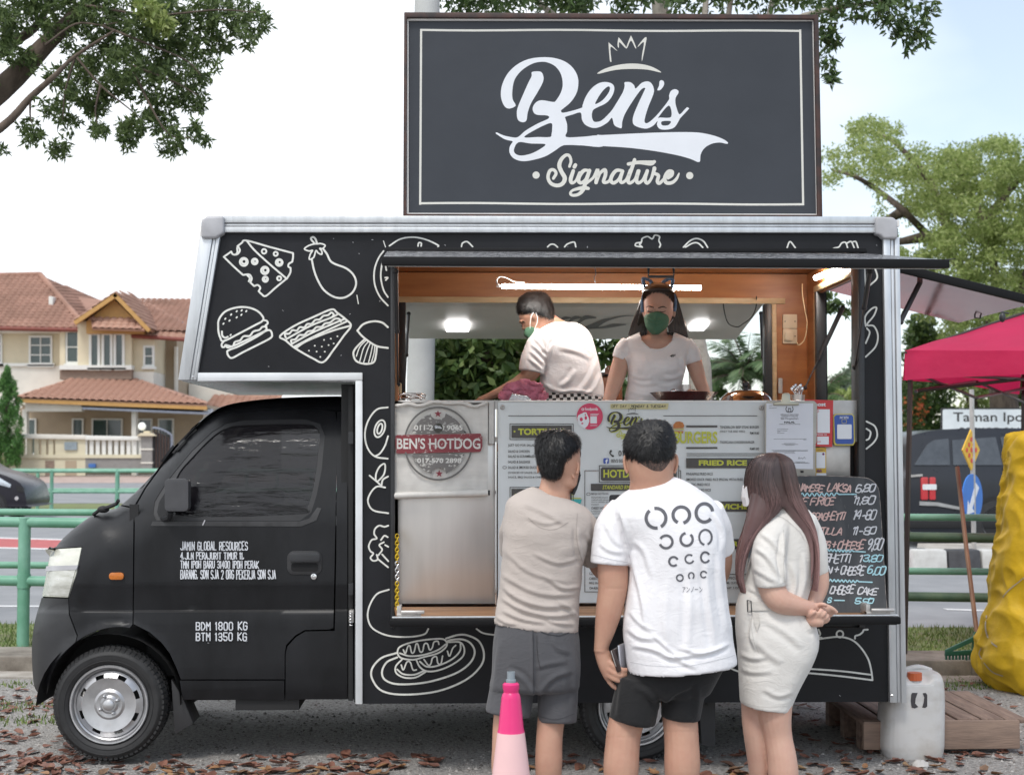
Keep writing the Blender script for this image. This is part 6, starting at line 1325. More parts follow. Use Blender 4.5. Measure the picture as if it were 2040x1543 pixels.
for q in([(1212,1316,-.012,7),(1225,1327,-.03,6.2),(1239,1334,-.034,5.8),(1249,1333,-.02,5)],[(1211,1330,-.012,7),(1224,1340,-.03,6.2),(1238,1345,-.034,5.8),(1248,1342,-.02,5)],[(1211,1343,-.01,6.5),(1223,1351,-.027,6),(1235,1355,-.03,5.5),(1243,1350,-.02,4.8)],[(1212,1354,.0,6),(1222,1366,-.008,5.2),(1230,1371,-.01,4.8),(1235,1374,-.01,4.2)],[(1206,1305,.02,7),(1219,1316,.035,6.5),(1232,1330,.04,5.8)]):limb3(b,q,Y,12)
limb3(b,[(1425,1040,.05,30),(1432,1090,.12,26),(1436,1125,.19,22),(1425,1150,.27,19),(1390,1110,.38,15),(1360,1080,.42,12),(1350,1065,.42,13)],Y)
limb3(b,[(1272,1375,0,36),(1247,1440,0,35),(1240,1485,-.01,34.5),(1237,1535,-.02,35),(1235,1590,-.005,28),(1233,1650,0,19),(1233,1700,0,18)],Y)
limb3(b,[(1350,1375,0,36),(1355,1435,0,35),(1358,1480,-.01,34.5),(1359,1530,-.02,35.5),(1357,1590,-.005,28),(1356,1650,0,19),(1356,1700,0,18)],Y)
body=organic(b,.0048,4);V=verts(body);N=norms(body);P=proj(V)
D=-.0025*np.exp(-((P[:,1]-1172)/3)**2)*(np.abs(P[:,0]-1224)<18)*(N[:,1]<0)-.002*np.exp(-((P[:,1]-1293-(P[:,0]-1200)*.1)/1.6)**2)*(P[:,0]<1215)-.002*np.exp(-((P[:,1]-1457)/2)**2)*(P[:,0]>1320)-.002*np.exp(-((P[:,1]-1468)/2)**2)*(P[:,0]<1290)
setv(body,V+N*D[:,None]*.45);b=B()
for sx,cx_ in((-1,1247),(1,1346)):helix(b,[(cx_-3*sx,942),(cx_+sx,933),(cx_+3.5*sx,918),(cx_+sx,907),(cx_-4*sx,906)],Y,-.01,2.8);b.ell(at(cx_-sx,922,Y),(.009,.012,.027),12,8)
link_mesh('body',join(body,b),p2_,None,skin)
b=B();rowsolid(b,[(955,1292,1344,.05,.06,-6),(961,1276,1358,.075,.08,-6),(970,1256,1378,.10,.10,-5),(984,1236,1402,.125,.12,-3),(1003,1220,1425,.145,.13,-2),(1028,1216,1438,.16,.14),(1060,1232,1443,.17,.15),(1090,1246,1443,.175,.155),(1130,1253,1443,.175,.16),(1190,1248,1446,.175,.165),(1231,1243,1453,.175,.17),(1270,1243,1458,.175,.172),(1305,1247,1463,.175,.172,-6),(1327,1251,1466,.177,.174,-9),(1328,1253,1464,.168,.165,-9),(1305,1258,1458,.16,.16,-8)],Y,m=2)
limb3(b,[(1245,1010,0,30),(1226,1045,0,37),(1219,1085,0,40),(1216,1122,-.0,40)],Y,open_end=.035);limb3(b,[(1412,1012,.01,28),(1425,1050,.05,31),(1434,1095,.11,30)],Y,open_end=.03)
me=organic(b,.0055,4)
fold(me,[([(1258,1095),(1268,1140),(1282,1200),(1285,1250)],6,.008),([(1262,1075),(1285,1100),(1300,1150)],6,.006),([(1256,1285),(1300,1292),(1360,1318),(1390,1330)],4.5,.007),([(1300,1262),(1330,1290),(1365,1318)],3.5,.006),([(1310,1305),(1345,1308),(1400,1300),(1450,1286)],4,.006),([(1350,1288),(1400,1300),(1455,1280)],4,.006),([(1372,1130),(1374,1210),(1370,1300)],7,.006),([(1405,1110),(1412,1200),(1425,1290)],6,.006),([(1430,1100),(1436,1180),(1448,1260)],5,.006),([(1330,1150),(1325,1230),(1335,1290)],8,.004),([(1255,1215),(1275,1240),(1300,1255)],5,.005),([(1250,1250),(1275,1268),(1310,1272)],5,.006),([(1238,1020),(1248,1055),(1256,1095)],4.5,.011),([(1208,1040),(1220,1070),(1240,1090)],5,.005),([(1195,1080),(1215,1095),(1245,1100)],5,.005),([(1420,1020),(1438,1060),(1440,1100)],4,.008),([(1275,985),(1310,975),(1350,972)],4,.003)],.0016,(12,9,14),1,.0028)
bv=bvh_of(me);link_mesh('shirt',me,p2_,None,white_f);cfn=on(bv,.0015);reset()
collar(p2_,me,[(1262,978),(1282,968),(1310,961),(1335,958),(1352,960)],Y,white_f);b=B();b.stroke([(1182,1104),(1215,1113),(1256,1121)],.8,Y,fr=cfn);b.stroke([(1256,1318),(1300,1325),(1366,1326),(1440,1311),(1463,1304)],.8,Y,fr=cfn);b.obj('shirt_seam',fab('grey_seam',(.5,.5,.52)),p2_,kind='stuff')
ring_m=mat('grey_ring_ink',(.11,.11,.125),.75,var=.05);Zt=lambda x,y:(1180+x*.1944,820+y*.1944);Zu=lambda x,y:(970+x*.2721,780+y*.2721)
b=B()
for(c_,r_,w_,a0,span,el)in((Zt(652,1088),19.5,6.5,-100,160,1),(Zt(652,1088),19.5,6.5,80,150,1),(Zt(910,1056),16.5,6.5,115,320,.98),(Zt(1146,1034),16.5,6.5,40,310,1.1),(Zt(755,1330),12.6,5,-150,310,1),(Zt(965,1305),12,5,-50,310,1.05),(Zt(1157,1283),12.4,4,100,330,1.2),(Zu(1366,1240),8.8,4.2,45,290,1),(Zu(1482,1222),8.4,3.4,20,290,1),(Zu(1597,1210),8.6,4,30,300,1.2),(Zu(1412,1360),6.4,3,0,355,1),(Zu(1495,1345),5.2,2.8,120,300,1.2),(Zu(1586,1335),6,3,40,300,1.05)):
 b.stroke(arc(c_[0],c_[1],r_,a0,a0+span,26,r_*el),w_,Y,sm=1,cap=False,fr=cfn)
b.objs('ring_print',ring_m,p2_)
b=B();text(b,'アンノーン',1359,1399,1168,1179,Y,.0,fr=cfn);b.obj('chest_lettering',ring_m,p2_)
b=B();rowsolid(b,[(1305,1262,1452,.13,.15),(1340,1248,1434,.125,.14),(1365,1234,1422,.115,.13),(1382,1230,1412,.10,.11),(1388,1250,1395,.07,.07)],Y)
limb3(b,[(1274,1350,0,45),(1266,1395,0,46),(1259,1436,0,46)],Y,open_end=.04,flat=1.15);limb3(b,[(1363,1350,0,43),(1360,1392,0,41),(1356,1430,0,38)],Y,open_end=.04,flat=1.15)
me=organic(b,.006,10);fold(me,[([(1312,1412),(1290,1380),(1260,1365)],6,.008),([(1314,1410),(1340,1380),(1380,1362)],6,.008),([(1240,1360),(1235,1400),(1232,1430)],6,.005),([(1390,1360),(1388,1400),(1384,1430)],6,.006)],.0015,(10,8,8),9,.003);link_mesh('shorts',me,p2_,None,black_f)
hair_short(p2_,[(838,1290,1314,.03,.03),(841,1276,1326,.06,.06),(850,1260,1335,.09,.09),(865,1250,1341,.112,.11),(882,1244,1344,.122,.11),(897,1244,1342,.122,.09),(908,1247,1340,.118,.05),(916,1253,1337,.112,.02),(921,1262,1330,.105,.0)],Y,(1293,862,-.09),9000,.022,.45)
b=B();rowsolid(b,[(908,1250,1340,.112,.02),(920,1255,1337,.11,.0),(930,1264,1333,.106,0),(938,1275,1328,.098,0)],Y);me=organic(b,.005,3);link_mesh('shaved_nape',me,p2_,None,mat('shaved_nape_hair',(.16,.10,.08),.8,col2=(.05,.04,.036),vs_=160,ramp=(.4,.6)))
shoes(p2_,((1233,0),(1356,0)),Y,dark)
def tilted(c_,half,ry,rx_,name,m,parent,bev):
 M_=Matrix.Translation(c_)@Euler((0,ry,rx_)).to_matrix().to_4x4();b=B().box(-half[0],half[0],-half[1],half[1],-half[2],half[2]);b.v=[tuple(M_@Vector(v))for v in b.v];return b.obj(name,m,parent,bevel=bev)
ph2=thing('silver_phone','silver-edged smartphone held against the white shirt beside a wallet','phone',tuple(at(1240,1366,Y)));c_=at(1241,1324,Y-.005)
tilted(c_,(.0045,.037,.078),R(-4),R(-24),'phone_frame',mat('phone_silver',(.5,.5,.54),.2,metal=.8),ph2,.003);tilted(c_+Vector((-.0048,-.002,0)),(.0008,.034,.074),R(-4),R(-24),'phone_screen',mat('phone_black',(.02,.02,.025)),ph2,.0005)
wl=thing('dark_wallet','dark brown leather wallet held in the hand of the man in white','wallet',tuple(at(1232,1340,Y)));tilted(at(1231,1313,Y-.01),(.009,.04,.042),R(-18),R(-20),'wallet_body',mat('dark_leather',(.035,.022,.02),.35,bump=.2,bs=90),wl,.005);tilted(at(1226,1309,Y-.02),(.0015,.03,.03),R(-18),R(-20),'wallet_stitching',steel_dull,wl,.001)
# woman in the white dress
Y=-1.35;p3=person('woman with long mauve-brown hair in a white short-sleeved dress, hands behind her back',1545,Y);b=B();s_=sc(Y)
rowsolid(b,[(910,1515,1555,.05,.05),(930,1495,1575,.08,.08),(955,1488,1578,.085,.09),(975,1486,1572,.08,.09),(992,1490,1560,.06,.08),(1005,1502,1545,.04,.05)],Y)
limb3(b,[(1545,975,.01,22),(1550,1000,.01,24),(1556,1025,.01,40)],Y)
rowsolid(b,[(1010,1525,1600,.05,.05),(1040,1512,1612,.07,.07),(1200,1485,1595,.08,.08),(1300,1485,1610,.1,.1),(1390,1490,1570,.08,.08)],Y)
limb3(b,[(1555,1045,-.02,18),(1538,1090,-.07,21),(1534,1140,-.10,26),(1538,1172,-.10,27),(1553,1195,-.11,25.5),(1578,1204,-.10,21.5),(1602,1209,-.09,16.5),(1620,1211,-.075,12.5),(1628,1212,-.07,12)],Y)
limb3(b,[(1626,1211,-.07,12),(1640,1212,-.06,12),(1650,1214,-.05,9)],Y,flat=.9)
for q in([(1645,1206,-.065,5),(1657,1211,-.065,4.4),(1665,1217,-.06,4),(1668,1221,-.06,3.6)],[(1645,1211,-.06,5),(1655,1217,-.05,4.4),(1663,1222,-.05,3.8)],[(1643,1216,-.05,5),(1652,1223,-.045,4.2),(1658,1226,-.045,3.6)],[(1640,1219,-.04,4.6),(1648,1226,-.04,4),(1652,1231,-.04,3.4)],[(1630,1204,-.09,5),(1640,1203,-.1,4.4),(1648,1207,-.1,3.8)]):limb3(b,q,Y,12)
limb3(b,[(1612,1055,.05,24),(1624,1100,.06,22),(1630,1140,.05,20.5),(1631,1165,.04,20),(1621,1195,.01,17.5),(1610,1222,-.04,14),(1612,1234,-.07,12)],Y)
limb3(b,[(1611,1232,-.075,12),(1625,1236,-.095,12.5),(1640,1237,-.10,10)],Y)
for q in([(1622,1230,-.105,5),(1632,1221,-.12,4.6),(1637,1212,-.115,3.9)],[(1630,1232,-.105,5),(1640,1224,-.12,4.6),(1645,1217,-.112,3.8)],[(1636,1235,-.10,4.8),(1646,1230,-.11,4.4),(1650,1223,-.105,3.7)],[(1638,1239,-.095,4.4),(1648,1236,-.10,4),(1652,1230,-.10,3.3)],[(1612,1228,-.1,5),(1618,1221,-.12,4.4),(1626,1216,-.12,3.7)]):limb3(b,q,Y,12)
limb3(b,[(1508,1370,.03,30),(1503,1420,.02,26),(1504,1460,.01,23),(1510,1510,.02,21.5),(1513,1560,.03,18),(1515,1620,.03,12.5),(1515,1668,.03,12.5)],Y)
limb3(b,[(1548,1370,-.03,34),(1544,1420,-.03,33),(1550,1465,-.03,28),(1558,1510,-.04,29),(1561,1550,-.04,29.5),(1562,1610,-.03,19),(1562,1668,-.03,14)],Y)
body=organic(b,.0042,3);link_mesh('body',body,p3,None,skin2)
b=B();rowsolid(b,[(1000,1545,1584,.045,.05),(1004,1530,1594,.06,.06),(1012,1516,1606,.075,.07),(1028,1506,1620,.09,.08),(1050,1501,1627,.10,.085),(1085,1502,1626,.10,.09),(1120,1492,1622,.10,.09),(1160,1481,1617,.10,.095),(1195,1470,1607,.10,.10),(1210,1467,1606,.102,.102),(1235,1466,1620,.115,.11),(1262,1467,1630,.125,.12),(1292,1471,1628,.125,.12),(1328,1473,1613,.12,.115),(1366,1474,1592,.115,.11),(1396,1475,1577,.11,.105,4),(1406,1477,1572,.11,.105,6),(1407,1480,1569,.10,.095,6),(1385,1486,1566,.09,.085,6)],Y,m=2)
limb3(b,[(1560,1030,-.03,26),(1542,1060,-.07,32),(1532,1105,-.09,34),(1533,1140,-.10,33),(1535,1166,-.10,31.5)],Y,open_end=.03);limb3(b,[(1600,1035,.03,24),(1617,1080,.05,28),(1624,1120,.05,25),(1628,1144,.05,22)],Y,open_end=.03)
limb3(b,[(1562,985,.01,27),(1562,1000,.0,30),(1560,1015,.0,34)],Y)
me=organic(b,.0052,3)
fold(me,[([(1562,1060),(1558,1110),(1563,1160)],4,.012),([(1505,1090),(1530,1110),(1556,1150)],5,.007),([(1515,1060),(1540,1080),(1560,1110)],5,.006),([(1500,1130),(1525,1145),(1550,1160)],5,.005),([(1575,1120),(1585,1160),(1578,1195)],5,.006),([(1600,1100),(1602,1150),(1592,1200)],5,.006),([(1490,1170),(1510,1180),(1540,1192)],4,.005),([(1520,1230),(1570,1262),(1600,1290)],7,.006),([(1490,1260),(1530,1300),(1560,1320)],7,.005),([(1475,1300),(1500,1310),(1530,1308)],5,.006),([(1474,1330),(1500,1338),(1540,1336)],5,.005),([(1500,1230),(1497,1265),(1506,1298)],4,.007),([(1520,1370),(1550,1385),(1580,1376)],5,.005),([(1600,1230),(1612,1250),(1625,1256)],5,.005)],.0014,(12,9,12),4,.0026)
bv=bvh_of(me);link_mesh('dress',me,p3,None,dress_f);cfn=on(bv,.002);reset();seam_d=fab('dress_seam',(.55,.53,.5))
b=B();b.stroke([(1535,1024),(1560,1032),(1590,1056),(1602,1075)],1,Y,fr=cfn);b.stroke([(1508,1164),(1535,1168),(1562,1160)],.9,Y,fr=cfn);b.stroke([(1560,1055),(1563,1090),(1561,1130),(1563,1160)],.9,Y,fr=cfn);b.stroke([(1498,1218),(1497,1250),(1503,1280),(1512,1300)],1,Y,fr=cfn);b.stroke([(1476,1398),(1520,1407),(1568,1405)],.8,Y,fr=cfn);b.obj('dress_seam',seam_d,p3,kind='stuff')
b=B()
for i in range(16):
 x0_,x1_=1494+(1572-1494)*i/16,1494+(1572-1494)*(i+1)/16;b.add([on(bv,.006)(*at(x,y,Y))for x,y in((x0_,1198),(x1_,1198.5),(x1_,1216),(x0_,1215))],[(0,3,2,1)])
b.hold=True;b.obj('belt',fab('belt_cloth',(.60,.57,.53)),p3,auto=True,kind='stuff')
b=B();q=[Vector(on(bv,.009)(*at(x,y,Y)))for x,y in((1491,1196),(1498,1197),(1499,1219),(1492,1218))];b.tube([tuple(v)for v in q+[q[0]]],.0022,6,caps=False);b.obj('belt_buckle',dark_gloss,p3)
b=B();q=[on(bv,.006)(*at(x,y,Y))for x,y in((1499,1217),(1512,1222),(1514,1240),(1509,1257),(1503,1240))];b.add(q,[(0,1,2,4),(2,3,4)]);b.obj('belt_end',fab('belt_cloth',(.60,.57,.53)),p3)
b=B();b.prism(xz([(1483,968),(1487,966),(1490,1000),(1484,1008),(1481,990)],Y),Y-.04,Y+.04);b.obj('face_mask',white_f,p3)
hm=hair_grad('mauve_brown_hair',(.055,.032,.03),(.27,.155,.15),at(1540,950,Y).z,at(1540,1080,Y).z);z_top=at(1540,905,Y).z
rows_b=[(901,1530,1548,.03,.03),(905,1514,1562,.06,.06),(914,1500,1573,.09,.08),(930,1487,1581,.105,.09),(955,1483,1585,.11,.07),(975,1484,1586,.11,.05),(995,1488,1590,.105,.02),(1008,1500,1585,.10,.0)]
b=B();rowsolid(b,rows_b,Y,36,2.1);limb3(b,[(1528,985,-.06,34),(1510,1030,-.075,23),(1492,1070,-.06,14),(1478,1110,-.04,9),(1474,1150,-.03,6),(1480,1176,-.03,2)],Y);limb3(b,[(1568,985,-.06,24),(1590,1025,-.085,16),(1608,1058,-.09,9),(1617,1090,-.09,5),(1618,1130,-.09,3.5),(1615,1166,-.09,1.5)],Y)
me=organic(b,.0045,4);link_mesh('hair',me,p3,None,hm)
for rows in([(903,1524,1546,.05),(912,1504,1550,.09),(925,1490,1548,.115),(955,1482,1546,.128),(985,1484,1558,.130),(1005,1488,1558,.125),(1030,1486,1540,.115),(1055,1479,1514,.10),(1085,1469,1495,.08),(1115,1465,1485,.06),(1150,1466,1480,.05),(1178,1475,1486,.045)],[(903,1532,1552,.05),(912,1530,1570,.09),(925,1532,1579,.115),(955,1536,1585,.125),(985,1545,1592,.125),(1005,1552,1600,.125),(1030,1570,1612,.12),(1055,1592,1620,.112),(1085,1608,1623,.108),(1120,1613,1623,.105),(1150,1613,1621,.104),(1172,1612,1618,.10)]):
 Vs,Fq=curtain(None,rows,Y,1700);mesh_np('hair_strands',Vs,Fq,hm,p3,kind='stuff')
shoes(p3,((1515,.03),(1562,-.03)),Y,white_f)
# woman serving, facing the camera
Y=.45;p4=person('woman in white T-shirt, green mask and blue cat-ear headband standing in the truck',1310,Y);p4.location.z=ORG[p4.name].z=.66;b=B();s_=sc(Y)
rowsolid(b,[(568,1295,1324,.05,.05),(576,1285,1336,.07,.08),(590,1281,1341,.08,.095),(606,1280.5,1341,.085,.1),(622,1281.5,1340,.085,.1),(636,1284,1337,.08,.09),(648,1289,1331,.07,.07),(658,1296,1323,.055,.05),(665,1303,1315,.03,.03)],Y-.02)
b.ell(at(1307,621,Y-.1),(.009,.012,.018),12,10);b.ell(at(1308,612,Y-.1),(.05,.012,.012),14,8)
for x in(1295,1320):b.ell(at(x,619,Y-.092),(.018,.014,.011),12,8)
limb3(b,[(1309,640,.02,21),(1309,665,.01,20),(1309,685,.0,26)],Y);ear(b,1343,622,Y,4.5,12,.0,.016);ear(b,1279,620,Y,3,10,0,.014)
rowsolid(b,[(668,1280,1338,.05,.06),(680,1258,1362,.075,.07),(695,1250,1368,.085,.08),(740,1254,1360,.09,.09),(800,1250,1356,.1,.1),(900,1245,1360,.1,.1)],Y)
limb3(b,[(1242,700,0,17),(1236,725,-.0,17.5),(1228,752,-.02,17),(1217,785,-.06,14),(1210,805,-.09,12),(1206,822,-.11,11)],Y);limb3(b,[(1377,700,0,17),(1384,728,0,16.5),(1394,758,-.02,14),(1403,782,-.06,12),(1400,795,-.1,10),(1388,800,-.12,9)],Y)
limb3(b,[(1390,786,-.1,9),(1380,786,-.12,8),(1370,789,-.13,6)],Y)
for k in range(4):limb3(b,[(1378,783+3*k,-.12,3.4),(1368,784+3*k,-.14,3.1),(1362,789+2*k,-.14,2.6)],Y,8)
limb3(b,[(1384,783,-.11,3.6),(1376,778,-.13,3.2),(1370,777,-.14,2.7)],Y,8)
for k in range(5):limb3(b,[(1208-k,822,-.11,3.5),(1206-3*k+6,835,-.13,3.2)],Y,8)
limb3(b,[(1285,890,0,34),(1286,1020,0,24),(1287,1150,0,15),(1287,1225,0,12)],Y);limb3(b,[(1330,890,0,34),(1331,1020,0,24),(1331,1150,0,15),(1331,1225,0,12)],Y)
body=organic(b,.005,4);bvf=bvh_of(body);link_mesh('body',body,p4,None,skin2);cff=on(bvf,.0012);reset()
b=B();b.stroke([(1287.5,612.5,.8),(1293,610.2,2.2),(1302,612.5,2.0)],2,Y,fr=cff);b.stroke([(1312,613,2.0),(1321,611,2.2),(1328,613.5,.8)],2,Y,fr=cff);b.obj('eyebrows',mat('brow_brown',(.045,.028,.022),.8),p4,kind='stuff')
b=B();b.stroke([(1289,618.5,.7),(1294,620.6,1.5),(1300,620,.9)],1,Y,fr=cff);b.stroke([(1314,620.5,.9),(1320,621.3,1.5),(1326,619.5,.7)],1,Y,fr=cff);b.obj('closed_lashes',mat('lash_black',(.012,.01,.01),.8),p4,kind='stuff')
b=B();rowsolid(b,[(621,1302,1312,.036,.03,0,-.02),(625,1290,1324,.055,.04,0,-.012),(630,1283,1333,.062,.04),(640,1283.5,1333,.06,.04),(650,1286,1330,.058,.04),(658,1291,1323,.052,.04),(664,1297,1315,.042,.03),(666,1299,1312,.03,.02)],Y-.058,40,2.0)
me=organic(b,.003,3);fold(me,[([(1284,632),(1296,637),(1308,638),(1331,634)],1.2,.004),([(1284,634),(1308,646),(1331,636)],1.5,.003),([(1308,625),(1308,663)],1.4,.003)],0);link_mesh('face_mask',me,p4,None,mat('green_mask',(.075,.18,.11),.75,var=.08,bump=.2,bs=300))
b=B()
for q in([(1284,633),(1282,625),(1281,616)],[(1332,634),(1338,625),(1343,616)],[(1331,648),(1338,640),(1343,632)]):b.tube([tuple(at(x,y,Y-.05+.03*i))for i,(x,y)in enumerate(q)],.0018,6)
b.obj('mask_straps',white_f,p4,kind='stuff')
b=B();rowsolid(b,[(661,1276,1342,.04,.055),(667,1262,1356,.065,.065),(676,1246,1372,.085,.08),(690,1242,1377,.098,.09),(706,1246,1371,.118,.095),(722,1249,1366,.142,.10),(738,1250,1363,.152,.10),(754,1250,1360,.132,.10),(770,1249,1358,.112,.10),(800,1243,1362,.11,.105),(830,1240,1366,.115,.11)],Y,m=2)
limb3(b,[(1255,684,0,18),(1243,700,0,20),(1236,716,0,18.5)],Y,open_end=.02);limb3(b,[(1362,684,0,18),(1374,702,0,20),(1381,722,0,18.5)],Y,open_end=.02)
me=organic(b,.005,8);trim(me,1308.5,660,34,35,Y-.01)
fold(me,[([(1250,742),(1275,752),(1300,750)],4,.005),([(1250,752),(1280,765),(1310,762)],4,.004),([(1364,740),(1345,752),(1320,752)],4,.005),([(1360,756),(1335,768),(1310,768)],4,.004),([(1248,775),(1280,786),(1310,784)],4,.004),([(1355,710),(1361,725),(1364,742)],3.5,.007),([(1252,705),(1251,722),(1250,740)],3.5,.007),([(1232,690),(1240,700),(1250,712)],3,.004)],.0012,(14,10,16),8,.0015)
bb_=BVHTree.FromPolygons([v.co[:]for v in body.vertices],[tuple(p.vertices)for p in body.polygons]);nk=B();ORGb=ORG[p4.name]
np_=[(1308.5+34.5*math.cos(R(a)),660+35.5*math.sin(R(a)))for a in range(8,175,8)];fa_=on(bvh_of(me),.0);nk.tube([fa_(*at(x+.0,y+1,Y))for x,y in np_],.0042,8);nk.obj('collar',white_f,p4,smooth=True)
bv=bvh_of(me);link_mesh('shirt',me,p4,None,white_f);cfn=on(bv,.0015);b=B();text(b,'4F',1334,1346,706,711.5,Y,.03,.3,fr=cfn);b.obj('shirt_logo',ink,p4,kind='stuff')
hm4=mat('dark_brown_hair',(.035,.022,.017),.36,island=[(.015,.01,.008),(.035,.022,.017),(.085,.05,.035)],spec=.6)
b=B();rowsolid(b,[(564,1298,1320,.04,.04),(568,1288,1332,.075,.08),(575,1281,1340,.098,.10),(582,1279,1343,.102,.11),(587,1278.5,1344,.07,.11),(600,1277,1346,.02,.115),(620,1274,1350,-.0,.115),(650,1268,1356,-.02,.10)],Y-.012,36,2.1)
limb3(b,[(1284,600,.06,10),(1276,630,.06,12),(1270,655,.05,15),(1265,690,.06,12)],Y);limb3(b,[(1342,600,.05,9),(1347,630,.05,13),(1352,655,.04,17),(1358,690,.05,12)],Y)
me=organic(b,.0045,4);link_mesh('hair',me,p4,None,hm4)
for rows in([(590,1279,1290,.0),(610,1273,1290,.01),(630,1265,1289,.01),(650,1257,1289,.012),(668,1251,1287,.01)],[(585,1334,1346,.0),(605,1340,1353,.01),(630,1336,1360,.012),(650,1331,1365,.015),(672,1335,1372,.01)],):
 Vs,Fq=curtain(None,rows,Y+.01,500,wd=.0009);mesh_np('hair_strands',Vs,Fq,hm4,p4,kind='stuff')
Vs=[];n=1500
for i in range(n):
 u=random.uniform(-1,1);s2=abs(u);xh=1310+29.5*u;yh=584+20*s2**2.6+random.uniform(-1.2,1.2);k_=random.uniform(0,1);y0h=yh-16*k_*(1-s2*.3)
 for j in range(4):
  t=j/3;x=xh+(1311-xh)*-.05*t;y=y0h-t*(7+3*random.random());y=max(y,568+9*s2**2);q_=Vector(on(bvf,.003+.005*t)(*at(1310+(x-1310)*(1-.0*t),y,Y)));Vs+=[(q_.x-.0008,q_.y,q_.z),(q_.x+.0008,q_.y,q_.z)]
b0=8*np.arange(n)[:,None];mesh_np('hairline_strands',np.array(Vs),np.concatenate([b0+[2*k,2*k+1,2*k+3,2*k+2]for k in range(3)],0),hm4,p4,kind='stuff')
hb4=mat('fuzzy_blue_headband',(.10,.19,.33),.9,col2=(.22,.33,.5),vs_=120,bump=.8,bs=200,dist=.004)
b=B();bp=[(1280,622),(1279,603),(1282,588),(1289,574),(1299,567),(1310,565),(1322,567),(1334,574),(1342,586),(1346,602),(1344,620)];b.tube([tuple(v)for v in cat([tuple(at(x,y,Y-.03))for x,y in bp],5)],.0075,8)
for q in([(1286,576),(1282,563),(1281,555),(1289,556),(1297,561),(1302,567)],[(1318,567),(1323,560),(1331,556),(1339,555),(1340,564),(1337,576)]):b.tube([tuple(v)for v in cat([tuple(at(x,y,Y-.035))for x,y in q],5)],.009,8)
me=organic(b,.003,1);V=verts(me);N=norms(me);setv(me,V+N*(RNG.normal(size=len(V))*.0009)[:,None]);link_mesh('headband',me,p4,None,hb4)
b=B();b.ell(at(1279,609,Y-.03),.0035,8,6).ell(at(1344,613,Y-.03),.0035,8,6);b.obj('earrings',white_print,p4,kind='stuff')
# man cooking, turned away
Y=.85;p5=person('man in white T-shirt and green mask bending to the left inside the truck',1120,Y);p5.location.z=ORG[p5.name].z=.66;b=B();s_=sc(Y)
rowsolid(b,[(592,1050,1082,.06,.06),(602,1038,1096,.075,.08),(616,1034,1101,.082,.085),(630,1033,1102,.08,.08),(640,1037,1101,.07,.07),(650,1041,1095,.06,.06),(660,1046,1085,.05,.05),(668,1052,1072,.03,.03)],Y)
b.ell(at(1043,652,Y-.01),(.012,.02,.016),10,8);b.ell(at(1038,641,Y),(.014,.05,.008),10,8)
limb3(b,[(1080,630,.01,19),(1098,645,.02,19),(1118,662,.03,24)],Y);b.ell(at(1064.5,629,Y-.075),(.016,.012,.023),14,10)
rowsolid(b,[(655,1085,1160,.05,.05),(675,1068,1172,.08,.08),(700,1066,1180,.09,.09),(790,1082,1192,.1,.1),(900,1085,1190,.1,.1)],Y)
limb3(b,[(1074,690,-.05,18),(1066,720,-.06,18.5),(1058,742,-.065,17.5),(1040,757,-.06,14),(1015,771,-.055,11.5),(985,785,-.05,9),(968,793,-.045,8),(955,799,-.04,9)],Y)
for k in range(4):limb3(b,[(958,796+3*k,-.04,3.6),(946,799+3*k,-.045,3.2),(938,803+3*k,-.045,2.8)],Y,8)
limb3(b,[(960,799,-.05,3.8),(950,806,-.06,3.2)],Y,8)
limb3(b,[(1165,695,.06,15),(1160,730,.14,14),(1140,770,.22,12),(1120,800,.26,10),(1100,812,.26,10)],Y)
limb3(b,[(1110,890,0,34),(1112,1020,0,24),(1112,1190,0,13)],Y);limb3(b,[(1165,890,0,34),(1167,1020,0,24),(1167,1190,0,13)],Y)
body=organic(b,.005,3);bvf=bvh_of(body);link_mesh('body',body,p5,None,skin);cff=on(bvf,.0012)
b=B();b.stroke([(1036,641,.8),(1041,640,2),(1047,643,1)],1.4,Y,fr=cff);b.stroke([(1037,649,.6),(1041,650,1.2),(1046,650,.8)],1,Y,fr=cff);b.obj('brow_and_lashes',mat('lash_black',(.012,.01,.01)),p5,kind='stuff')
b=B();rowsolid(b,[(643,1096,1148,.045,.05),(649,1080,1160,.07,.07),(657,1067,1170,.09,.085),(668,1060,1178,.105,.10),(684,1058,1184,.115,.105),(702,1062,1189,.12,.11),(725,1078,1194,.12,.115),(750,1076,1199,.12,.115),(772,1073,1203,.12,.115),(788,1084,1202,.118,.115),(795,1090,1198,.11,.11)],Y,m=2)
limb3(b,[(1082,664,-.03,22),(1072,690,-.05,25),(1063,717,-.06,26),(1058,741,-.065,25)],Y,open_end=.025)
me=organic(b,.005,4)
fold(me,[([(1082,668),(1088,690),(1085,720)],3.5,.008),([(1065,672),(1080,690),(1092,705)],3,.005),([(1058,685),(1075,700),(1090,716)],3,.005),([(1055,698),(1070,712),(1086,728)],3,.005),([(1052,712),(1066,724),(1082,738)],3,.005),([(1105,680),(1095,700),(1090,730)],4,.007),([(1145,735),(1135,755),(1118,770)],5,.008),([(1190,710),(1175,750),(1150,785)],5,.005),([(1198,740),(1185,770),(1165,788)],4,.005),([(1100,785),(1140,778),(1180,782)],4,.006),([(1110,690),(1150,700),(1180,715)],5,.004),([(1130,652),(1150,664),(1170,672)],4,.004),([(1080,760),(1100,775),(1130,780)],4,.006)],.0013,(14,10,16),12,.002)
link_mesh('shirt',me,p5,None,white_f)
hair_short(p5,[(583,1054,1080,.03,.03),(586,1045,1087,.055,.055),(594,1036,1095,.075,.075),(605,1030,1100,.088,.088),(616,1029.5,1103,.092,.092),(624,1033,1104,.09,.09),(629,1046,1104,.085,.085),(634,1078,1103,.075,.075)],Y,(1082,596,-.05),4200,.026,.5,wd=.0012)
